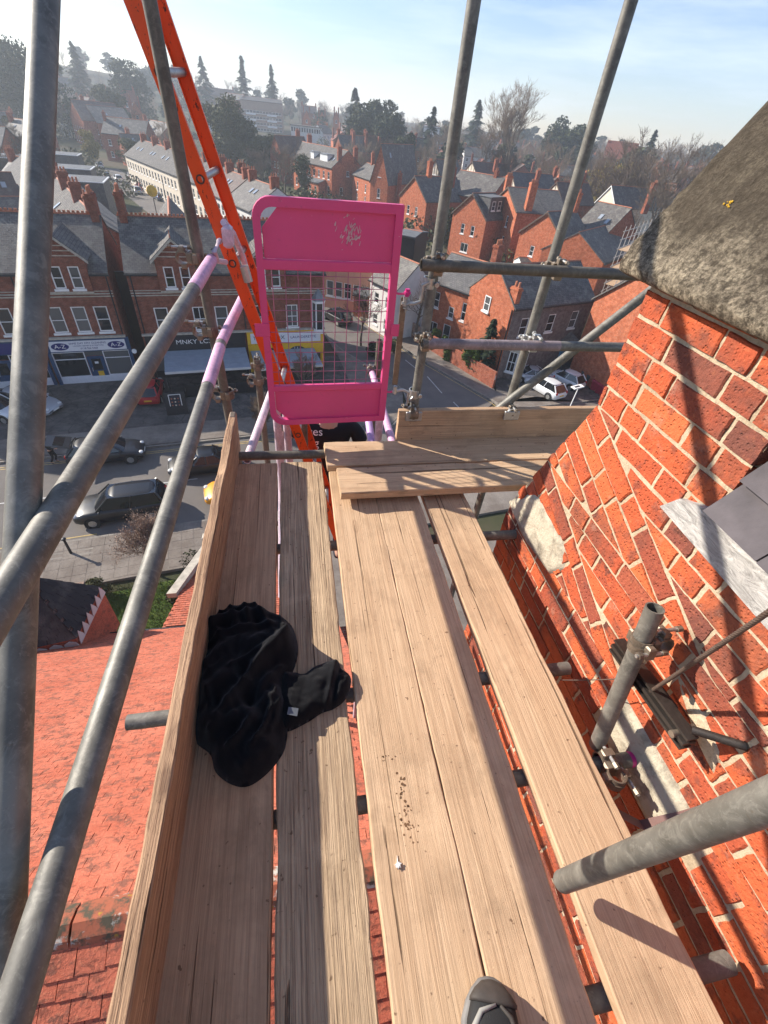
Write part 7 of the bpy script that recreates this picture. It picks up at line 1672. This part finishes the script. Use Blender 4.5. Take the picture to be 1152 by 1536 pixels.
def leaves(seed, blobs, n, size, flat=.0):
    """leaf faces scattered through lobes: blobs = (x,y,z,rx,ry,rz)"""
    g = np.random.default_rng(seed); vol = np.array([b[3]*b[4]*b[5] for b in blobs])**.7; idx = g.choice(len(blobs), n, p=vol/vol.sum()); B = np.array(blobs)[idx]
    d = g.normal(size=(n, 3)); d /= np.linalg.norm(d, axis=1)[:, None]; r = g.uniform(.35, 1.08, n)**.55; c = B[:, :3]+d*B[:, 3:]*r[:, None]*(1+.12*np.sin(d[:, :1]*9+d[:, 1:2]*7))
    a = g.normal(size=(n, 3)); a[:, 2] *= (1-flat); a /= np.linalg.norm(a, axis=1)[:, None]; b = np.cross(a, g.normal(size=(n, 3))); b /= np.linalg.norm(b, axis=1)[:, None]; s = size*g.uniform(.5, 1.4, n)[:, None]
    V = np.stack([c-a*s-b*s*.5, c+a*s*.2-b*s*.6, c+a*s+b*s*.3, c-a*s*.3+b*s*.6], 1).reshape(-1, 3); return V, np.arange(4*n).reshape(-1, 4)
def lobes(seed, R, H, n, z0=.35):
    rr = random.Random(seed); out = []
    for i in range(n):
        a = rr.uniform(0, 6.28); q = rr.uniform(0, .75)*R; z = H*rr.uniform(z0, .92); k = (1-abs(z/H-.6)*.9); out.append((q*k*math.cos(a), q*k*math.sin(a), z, R*rr.uniform(.28, .48), R*rr.uniform(.28, .48), H*rr.uniform(.10, .17)))
    return out
def leafy(name, label, loc, R, H, seed, n, size, mat, group=None, nl=12, z0=.3, cat='tree', trunk=True):
    T = thing(name, label, cat, loc, rnd.uniform(0, 6), group); V, F = leaves(seed, lobes(seed, R, H, nl, z0), n, size); link('crown' if trunk else 'foliage', arr_mesh('crown', V, F, mat), T)
    if trunk: link('trunk', seg_mesh('trunk', [x for x in branches(seed, H*.9, depth=2, r0=H*.022) if x[4] < 3], 'bark', 6)[0], T)
    else: link('stems', seg_mesh('stems', branches(seed, H*.9, depth=2, r0=.05, spread=.7), 'bark', 4)[0], T)
    return T
def conifer(label, loc, H, R, seed, mat='leaf_conifer', group=None, n=26, gappy=.0, name='conifer_tree', per=60):
    rr = random.Random(seed); g = np.random.default_rng(seed); V = []; F = []
    for i in range(n):
        t = (i+.5)/n; z = H*(.12+.88*t); r = R*(1-t)**.72*rr.uniform(.6, 1.2)+.1
        if rr.random() < gappy: r *= .45
        for j in range(7):
            a = rr.uniform(0, 6.28); rj = r*rr.uniform(.6, 1.1)
            for m_ in range(per//7):
                q = rr.uniform(.15, 1)**.7*rj; w = .10*R*(1-q/(R*1.3)); da = rr.gauss(0, .16); x = q*math.cos(a+da); y = q*math.sin(a+da); zz = z-q*.28+rr.gauss(0, H*.008); s = H*.018*rr.uniform(.6, 1.5); k = len(V)
                c, s2 = math.cos(a+da), math.sin(a+da); V += [(x-c*s*1.6, y-s2*s*1.6, zz+s*.3), (x+s2*s*.7, y-c*s*.7, zz), (x+c*s*1.6, y+s2*s*1.6, zz-s*.8), (x-s2*s*.7, y+c*s*.7, zz)]; F.append((k, k+1, k+2, k+3))
    T = thing(name, label, 'tree', loc, 0, group); link('crown', arr_mesh('crown', V, F, mat), T); part('trunk', MB().tube((0, 0, 0), (0, 0, H*.97), H*.016, 7, .03), MT['bark'], T, smooth=True); return T
def gp(u, v): return vis(u, v)
# near shrub with pinkish buds beside the black car
sb = branches(31, 3.4, spread=.55, depth=5, r0=.07, nb=(3, 4), first=.0, gap=.72, trunk_bend=.2, twig=.006)
T = thing('budding_shrub', 'bare shrub with dense pinkish budding twigs beside the black off-road car', 'shrub', Vector((-7.4, 16.2, 0)))
link('branches', seg_mesh('branches', [x for x in sb if x[4] < 4], 'twig_dark', 4)[0], T); link('twigs', seg_mesh('twigs', [x for x in sb if x[4] >= 4], 'twig_pink', 3)[0], T)
g = np.random.default_rng(3); ends = np.array([tuple(x[1]) for x in sb if x[4] >= 3]); ii = g.integers(0, len(ends), 15000); c = ends[ii]+g.normal(size=(15000, 3))*.10; a = g.normal(size=(15000, 3))*.014; b = g.normal(size=(15000, 3))*.014
link('buds', arr_mesh('buds', np.stack([c-a, c-b, c+a, c+b], 1).reshape(-1, 3), np.arange(60000).reshape(-1, 4), 'twig_pink'), T)
for x, y, s, k in ((-4.9, 15.4, 1.6, 5), (-9.6, 15.0, 1.0, 6), (-6.0, 14.6, .9, 7)):
    leafy('garden_shrub', {5: 'dark bare shrub by the stone coped parapet', 6: 'low olive shrub at the left end of the garden', 7: 'low green shrub in the middle of the garden bed'}[k], (x, y, 0), s*.8, s, k, 1400, .05, 'leaf_olive' if k != 5 else 'leaf_dark', nl=6, z0=.15, cat='shrub', trunk=False)
# street trees by the corner, pollarded and twiggy
bare('bare pollarded street tree beyond the launderette corner, seen through the gate mesh', gp(541, 519), 6.5, 41, 'twig_dark', spread=.7, depth=5, r0=.14, nb=(2, 4), first=.3, up=.3)
bare('bare street tree right beside the gate frame, seen through the mesh', gp(622, 512), 8.0, 42, 'twig_dark', spread=.75, depth=5, r0=.16, nb=(2, 3), first=.3, up=.2)
bare('small reddish bare tree in front of the launderette canopy', gp(455, 590), 3.6, 43, 'twig_pink', spread=.55, depth=5, r0=.07, nb=(3, 4), first=.1)
bare('bare brown bush below the left of the gate', gp(400, 650), 3.2, 44, 'twig', spread=.65, depth=5, r0=.06, nb=(4, 5), first=.05)
bare('bare brown bush on the pavement behind the ladder bay', gp(440, 655), 3., 45, 'twig', spread=.65, depth=5, r0=.06, nb=(4, 5), first=.05)
for i, (u, v, R, H, m, lab) in enumerate(((668, 541, 1.0, 2.7, 'leaf_mid', 'glossy green laurel hedge, left part, behind the red boundary wall'), (704, 561, 1.15, 3.2, 'leaf_mid', 'bright green laurel hedge, right part, behind the red boundary wall'), (648, 526, .8, 2.2, 'leaf_mid', 'small green shrub where the boundary wall begins'), (560, 535, 1.0, 1.3, 'leaf_dark', 'low dark shrub at the foot of the street trees'), (590, 528, 1.0, 1.2, 'leaf_olive', 'low brown green shrub by the side road kerb'),
        (878, 548, 2.2, 3.2, 'leaf_yellow', 'yellow flowering forsythia beside the wheelie bins'), (905, 560, 2.0, 3.0, 'leaf_olive', 'olive shrub behind the wheelie bins'), (850, 535, 1.8, 2.6, 'leaf_dark', 'dark shrub between the blue porch and the bins'), (925, 545, 2., 3.2, 'leaf_mid', 'green shrub close to the brick gable edge'))):
    p = gp(u, v); leafy('garden_shrub', lab, p, R, H, 60+i, 5200, .085, m, nl=12, z0=.15, cat='shrub', trunk=False)
conifer('blue green spruce in front of the orange gable', gp(722, 563), 5.3, 1.35, 3, n=30, per=150)
# trees between the houses, middle distance
md = [(702, 385, 3.6, 5.5, 'leaf_olive', 'twiggy bush between the two nearest orange gabled houses'), (672, 372, 3.2, 6.5, 'leaf_dark', 'dark ivy clad bush against the gabled house near the gate'), (735, 388, 3.4, 4.2, 'leaf_olive', 'olive bush below the black box dormer'), (765, 372, 4, 5, 'leaf_dark', 'dark hedge between orange gabled houses'), (500, 290, 5, 6, 'leaf_olive', 'olive hedge in front of the long villa, left part'), (520, 293, 4, 7.5, 'leaf_olive', 'round bush at the corner of the long villa'), (470, 290, 5, 7, 'leaf_dark', 'dark bush left of the long villa extension'), (455, 300, 4, 9, 'leaf_dark', 'slim evergreen above the pink gate corner'), (815, 440, 2.4, 2.6, 'leaf_dark', 'dark hedge behind the orange side house')]
for i, (u, v, R, H, m, lab) in enumerate(md):
    p = gp(u, v); leafy('garden_tree', lab, (p.x, p.y, 0), R, H, 80+i, 5200, .16, m, nl=14, z0=.15, cat='tree', trunk=True)
p = gp(352, 262); leafy('evergreen_tree', 'large olive evergreen tree right of the ladder', (p.x, p.y, gz(p.x, p.y)), 9., 18, 91, 17000, .32, 'leaf_olive', nl=26, z0=.2)
p = gp(395, 268); leafy('evergreen_tree', 'second olive evergreen below the flats', (p.x, p.y, gz(p.x, p.y)), 6.5, 11, 92, 9000, .32, 'leaf_olive', nl=18, z0=.2)
p = gp(110, 215); leafy('garden_tree', 'yellow green pollard in the far left street', (p.x+6, p.y-60, 0), 4.2, 9, 93, 5000, .22, 'leaf_olive', nl=14)
p = gp(205, 262); leafy('garden_tree', 'yellow green tree in front of the pale terrace', (p.x, p.y, 0), 4.5, 8, 94, 7000, .16, 'leaf_olive', nl=16)
p = gp(142, 250); leafy('garden_tree', 'yellowish small tree beside the brick villas in the far left street', (p.x, p.y, 0), 3.5, 8, 95, 5000, .2, 'leaf_yellow', nl=14)
# big bare tree right and other standing trees
def stand(u, D, vtop, **k):
    a = atd(u, vtop, D); g_ = gz(a.x, a.y); return Vector((a.x, a.y, g_)), a.z-g_
p, H = stand(795, 185, 112)
s_ = branches(71, H, spread=.40, depth=7, r0=.55, nb=(2, 3), first=.15, gap=.70, twig=.02)
zz = max(x[1].z for x in s_); T = thing('bare_tree', 'tallest bare tree standing against the sky between the two right uprights', 'tree', p); T.scale = (H/zz*1.6, H/zz*1.6, H/zz)
link('trunk', seg_mesh('trunk', [x for x in s_ if x[4] < 3], 'bark', 6)[0], T); link('crown', seg_mesh('crown', [x for x in s_ if x[4] >= 3], 'twig', 3)[0], T)
PR = []
for sd in range(6):
    s_ = branches(100+sd, 14, spread=.48, depth=6, r0=.26, nb=(2, 3), first=.1, gap=.70, twig=.02); zz = max(x[1].z for x in s_)
    s_ = [(a*(10/zz), b*(10/zz), r1*(10/zz), r2*(10/zz), l) for a, b, r1, r2, l in s_]
    PR.append((seg_mesh('trunk', [x for x in s_ if x[4] < 3], 'bark', 5)[0], seg_mesh('crown', [x for x in s_ if x[4] >= 3], ('twig', 'twig_dark')[sd % 2], 3)[0], s_))
def pbare(label, p, H, k, group='bare trees among the far houses', sx=1.):
    T = thing('bare_tree', label, 'tree', p, rnd.uniform(0, 6.28), group); link('trunk', PR[k][0], T); link('crown', PR[k][1], T); T.scale = (H/10*sx, H/10*sx, H/10); return T
for i, (u, D, vt, lab, sx) in enumerate(((905, 150, 222, 'bare spreading tree left of the brown beech', 1.3), (1000, 135, 190, 'wide reddish brown bare tree beside the coping stone', 1.6), (1045, 150, 196, 'bare tree touching the coping stone', 1.4), (960, 170, 205, 'bare tree behind the red tiled roof', 1.3), (845, 200, 200, 'bare tree right of the far right upright', 1.2), (735, 210, 190, 'bare tree between the uprights, low', 1.3), (690, 230, 178, 'bare tree close right of the gate upright', 1.2), (880, 220, 205, 'hazy bare tree above the willow', 1.2),
      (540, 170, 205, 'dark bare tree in front of the red villas', 1.2), (566, 180, 196, 'bare tree beside the tall narrow gable', 1.), (655, 215, 190, 'bare tree just left of the gate upright', 1.2), (415, 160, 212, 'bare tree left of the narrow gabled house', 1.2), (400, 175, 222, 'bare tree in front of the flats', 1.3), (385, 210, 200, 'bare tree below the balconies', 1.2), (1025, 120, 225, 'bare tree low beside the coping stone', 1.5), (940, 140, 240, 'bare tree in front of the willow', 1.3), (830, 160, 225, 'twiggy bare tree behind the brown roofs', 1.4), (770, 160, 220, 'twiggy bare tree under the tallest one', 1.4), (20, 160, 175, 'pale bare tree at the left edge', 1.3), (10, 130, 205, 'bare tree low at the left edge', 1.4))):
    p, H = stand(u, D, vt); pbare(lab, p, max(5, H), i % 6, sx=sx)
tl = ('slender', 'spreading', 'low bushy', 'twiggy', 'thin grey', 'broad brown', 'leaning', 'rounded'); seen = set(); spots = ((478, 60), (512, 100), (545, 150), (588, 190), (612, 150), (668, 140), (700, 120), (742, 118), (770, 108), (800, 120), (838, 118), (862, 135), (428, 150), (455, 175), (520, 185), (575, 210), (625, 205), (680, 190), (725, 175), (790, 160), (905, 118), (950, 112), (985, 105), (60, 190), (100, 230), (235, 230), (262, 190), (290, 240), (330, 220), (372, 200), (396, 150), (20, 130), (45, 240), (128, 260))
for i, (u, D) in enumerate(spots):
    if D < 90: continue
    a = atd(u, 300, D); p = Vector((a.x, a.y, gz(a.x, a.y))); nl_ = ' '.join(min(HOUSES, key=lambda q: (q[0]-p).length)[1].split()[:9]).rstrip(',')
    while nl_.split()[-1] in ('the', 'of', 'a', 'and', 'with', 'in', 'its', 'to', 'two', 'by', 'behind', 'left', 'right', 'between', 'carrying', 'one', 'white', 'dark', 'grey'): nl_ = ' '.join(nl_.split()[:-1])
    lb = next(x for x in ['%s bare tree beside the %s' % (w_, nl_) for w_ in tl[i % 8:]+tl[:i % 8]] if x not in seen); seen.add(lb); pbare(lb, p, rnd.uniform(7, 13), i % 6, sx=rnd.uniform(1.1, 1.6))
p, H = stand(925, 150, 238); T = leafy('willow_tree', 'golden yellow willow among bare trees at the right', p, 8.5, max(7, H), 96, 9000, .2, 'leaf_yellow', nl=20, z0=.15)
for i, (u, D, vt, R, lab) in enumerate(((300, 330, 84, 5, 'dark pointed cedar against the sky behind the ladder'), (361, 330, 84, 5.5, 'tall ragged fir against the sky right of the ladder'), (406, 330, 98, 5.5, 'tall fir above the flats'), (533, 290, 132, 4, 'slim pointed conifer above the dark cedar'), (720, 300, 150, 5, 'dark pine on the skyline right of the gate upright'), (105, 380, 62, 7, 'tall poplar like conifer right of the wide tube'), (652, 250, 160, 5, 'broad dark conifer left of the gate upright'), (985, 300, 195, 5, 'dark pine on the right skyline'))):
    D = D+90 if u in (300, 361, 406) else D; p, H = stand(u, D, vt); conifer(lab, p, H, max(R, H*.33), 200+i, group='conifers on the skyline', n=30, gappy=.45 if i in (1, 2) else .25, per=126)
for i, (u, D, vt, R, lab) in enumerate(((545, 240, 158, 14, 'broad dark cedar in the middle distance'), (583, 230, 172, 8, 'dark evergreen left of the bare tall tree'), (185, 330, 88, 12, 'big rounded evergreen on the left hill'), (570, 260, 150, 8, 'dark tall evergreen in the centre'), (880, 280, 186, 12, 'dark pine crown on the right skyline'), (850, 300, 180, 10, 'dark flat topped pine on the right skyline'), (0, 270, 62, 22, 'big dark evergreen mass at the left edge'), (30, 300, 85, 18, 'dark evergreen sloping down left of the wide tube'), (155, 270, 130, 8, 'yellow green tree on the left slope'), (605, 200, 205, 6, 'dark evergreen in front of the red villas'))):
    p, H = stand(u, D, vt); leafy('evergreen_tree', lab, p, R, H, 300+i, 9000, .5, 'leaf_olive' if i == 8 else 'leaf_dark', 'evergreens in the distance', nl=22, z0=.2)
# rows of small houses on the far slopes, too alike to tell apart
protos = []; H0_ = list(HOUSES); seen_h = set()
def hlabel(k, p):
    kd = ('brown tiled red brick house', 'slate roofed orange brick house', 'pale rendered house', 'red tiled brick house')[k]
    for q, l in sorted(H0_, key=lambda e: (e[0]-p).length)[:7]:
        D0, D1 = math.hypot(q.x, q.y), math.hypot(p.x, p.y); a0, a1 = q.x/q.y, p.x/p.y
        rel = 'beyond' if D1 > D0+22 else 'before' if D1 < D0-22 else 'right of' if a1 > a0 else 'left of'
        w_ = l.split()[:9]
        while w_[-1].rstrip(',') in ('the', 'of', 'a', 'and', 'with', 'in', 'its', 'to', 'two', 'by', 'behind', 'left', 'right', 'between', 'carrying', 'one', 'white', 'dark', 'grey', 'among', 'at', 'beside', 'from', 'far', 'brown', 'red', 'three', 'far'): w_ = w_[:-1]
        t_ = '%s %s the %s' % (kd, rel, ' '.join(w_).rstrip(','))
        if t_ not in seen_h and len(t_.split()) <= 16: seen_h.add(t_); return t_
    return 'small distant house half hidden among the trees of the far slopes'
for k, (wm, rf, ax) in enumerate((('brick_red', 'tile_brown', 'y'), ('brick_orange', 'slate', 'x'), ('pale', 'slate_light', 'x'), ('brick_orange', 'tile_red', 'y'))):
    protos.append(house('hillside_house', 'small distant house half hidden among the trees of the far slopes', (0, 0, 0), 0, 9, 8, 5.4, 8.6, ax, wm, rf, wins=wrow('f', .3, 8.7, 3, 3.2, 1., 1.3)+wrow('f', .3, 8.7, 3, .8, 1., 1.4), chims=[(.5, 4, 5, 9.8, .7, 1., 3), (8.5, 4, 5, 9.6, .7, 1., 3)], group='small houses among the far trees', cat='house'))
gg = random.Random(21); used = [False]*4; occ = []
for _ in range(1500):
    az = gg.uniform(-1.3, 1.0); D = gg.uniform(150, 420); th = math.atan(az); x, y = D*math.sin(th), D*math.cos(th)
    if -.2 < az < .05 and D < 420 or (az > .05 and D < 215) or (-.45 < az < .05 and D < 200) or any(math.hypot(x-a_, y-b_) < 14.5 for a_, b_ in occ): continue
    if any((h_[0]-Vector((x, y, h_[0].z))).length < 13 for h_ in HOUSES): continue
    occ.append((x, y)); k = gg.choice((0, 0, 1, 1, 2, 3)); rz = -th+gg.choice((.5, -.4, .15, .9)); loc = (x, y, gz(x, y))
    if not used[k]: protos[k].location = loc; protos[k].rotation_euler = (0, 0, rz); used[k] = True; protos[k]['label'] = hlabel(k, Vector(loc))
    else: dup(protos[k], loc, rz, label=hlabel(k, Vector(loc)))
    if len(occ) > 95: break
# the far wooded slopes, one mass of trees nobody could count
g = np.random.default_rng(11); TV = []; TF = []; off = 0; EV = []; EF = []; eo = 0
pv = []
for k in range(6):
    V1 = np.empty((len(PR[k][0].vertices)*3,), np.float32); PR[k][0].vertices.foreach_get('co', V1); V2 = np.empty((len(PR[k][1].vertices)*3,), np.float32); PR[k][1].vertices.foreach_get('co', V2)
    _, vv, ff = seg_mesh('x', [s for s in PR[k][2] if s[4] <= 5], 'twig', 3); vv = np.array(vv, np.float32); pv.append((vv, np.array(ff)))
ev = [leaves(500+k, lobes(500+k, 4, 10, 12, .25), 900, .55) for k in range(4)]
nb_ = 0
for _ in range(12000):
    az = g.uniform(-1.75, 1.6); D = g.uniform(190, 600); th = math.atan(az); x, y = D*math.sin(th), D*math.cos(th)
    dens = sstep(220, 400, D)*1.3+.12+(.5 if az > .25 else 0)
    if g.uniform() > dens*.55 or nb_ > 1500: continue
    # keep clearings around the built rows
    if -.16 < az < .03 and D < 405: continue
    if -.45 < az < .22 and D < 320 and g.uniform() < .75: continue
    if az < -.4 and D < 260 and g.uniform() < .85: continue
    if any(abs(x-a_) < 9 and -26 < y-b_ < 9 for a_, b_ in occ): continue
    z = gz(x, y); s = g.uniform(.8, 1.6); a = g.uniform(0, 6.28); ca, sa = math.cos(a), math.sin(a); nb_ += 1
    if g.uniform() < .78:
        v_, f_ = pv[g.integers(0, 6)]; sx = s*g.uniform(1.1, 1.7); P = np.stack([x+(v_[:, 0]*ca-v_[:, 1]*sa)*sx, y+(v_[:, 0]*sa+v_[:, 1]*ca)*sx, z+v_[:, 2]*s], 1); TV.append(P); TF.append(f_+off); off += len(P)
    else:
        v_, f_ = ev[g.integers(0, 4)]; s *= g.uniform(.8, 1.2); P = np.stack([x+(v_[:, 0]*ca-v_[:, 1]*sa)*s*1.3, y+(v_[:, 0]*sa+v_[:, 1]*ca)*s*1.3, z+v_[:, 2]*s], 1); EV.append(P); EF.append(f_+eo); eo += len(P)
print('far wood', nb_, off, eo)
link('far_woodland', arr_mesh('far_woodland', np.concatenate(TV), np.concatenate(TF), 'twig'), None, 'stuff')
link('far_evergreens', arr_mesh('far_evergreens', np.concatenate(EV), np.concatenate(EF), 'leaf_dark'), None, 'stuff')
# hedges and garden growth between the houses
g = np.random.default_rng(5); bl = []
for _ in range(430):
    az = g.uniform(-1.3, 1.3); D = g.uniform(85, 330); th = math.atan(az); x, y = D*math.sin(th), D*math.cos(th)
    if az > .0 and az < .35 and D < 90: continue
    if az < -.1 and D < 120: continue
    r = g.uniform(1.2, 3.4); bl.append((x, y, gz(x, y)+r*.5, r*g.uniform(1, 2.4), r, r*g.uniform(.6, 1.1)))
V, F = leaves(77, bl, 95000, .32); link('garden_hedges', arr_mesh('garden_hedges', V, F, 'leaf_olive'), None, 'stuff')
# ================================================================== haze
hz = MB().box(-1100, 1100, -70, 950, -1.3, 62)
hm = bpy.data.materials.new('haze'); hm.use_nodes = True; nt = hm.node_tree; nt.nodes.clear(); o1 = nt.nodes.new('ShaderNodeOutputMaterial'); pv_ = nt.nodes.new('ShaderNodeVolumePrincipled')
pv_.inputs['Density'].default_value = .00058; pv_.inputs['Color'].default_value = (.84, .92, 1., 1); pv_.inputs['Anisotropy'].default_value = .35; nt.links.new(pv_.outputs[0], o1.inputs['Volume'])
link('haze', hz.mesh('haze', hm, uv=False), None, 'stuff')
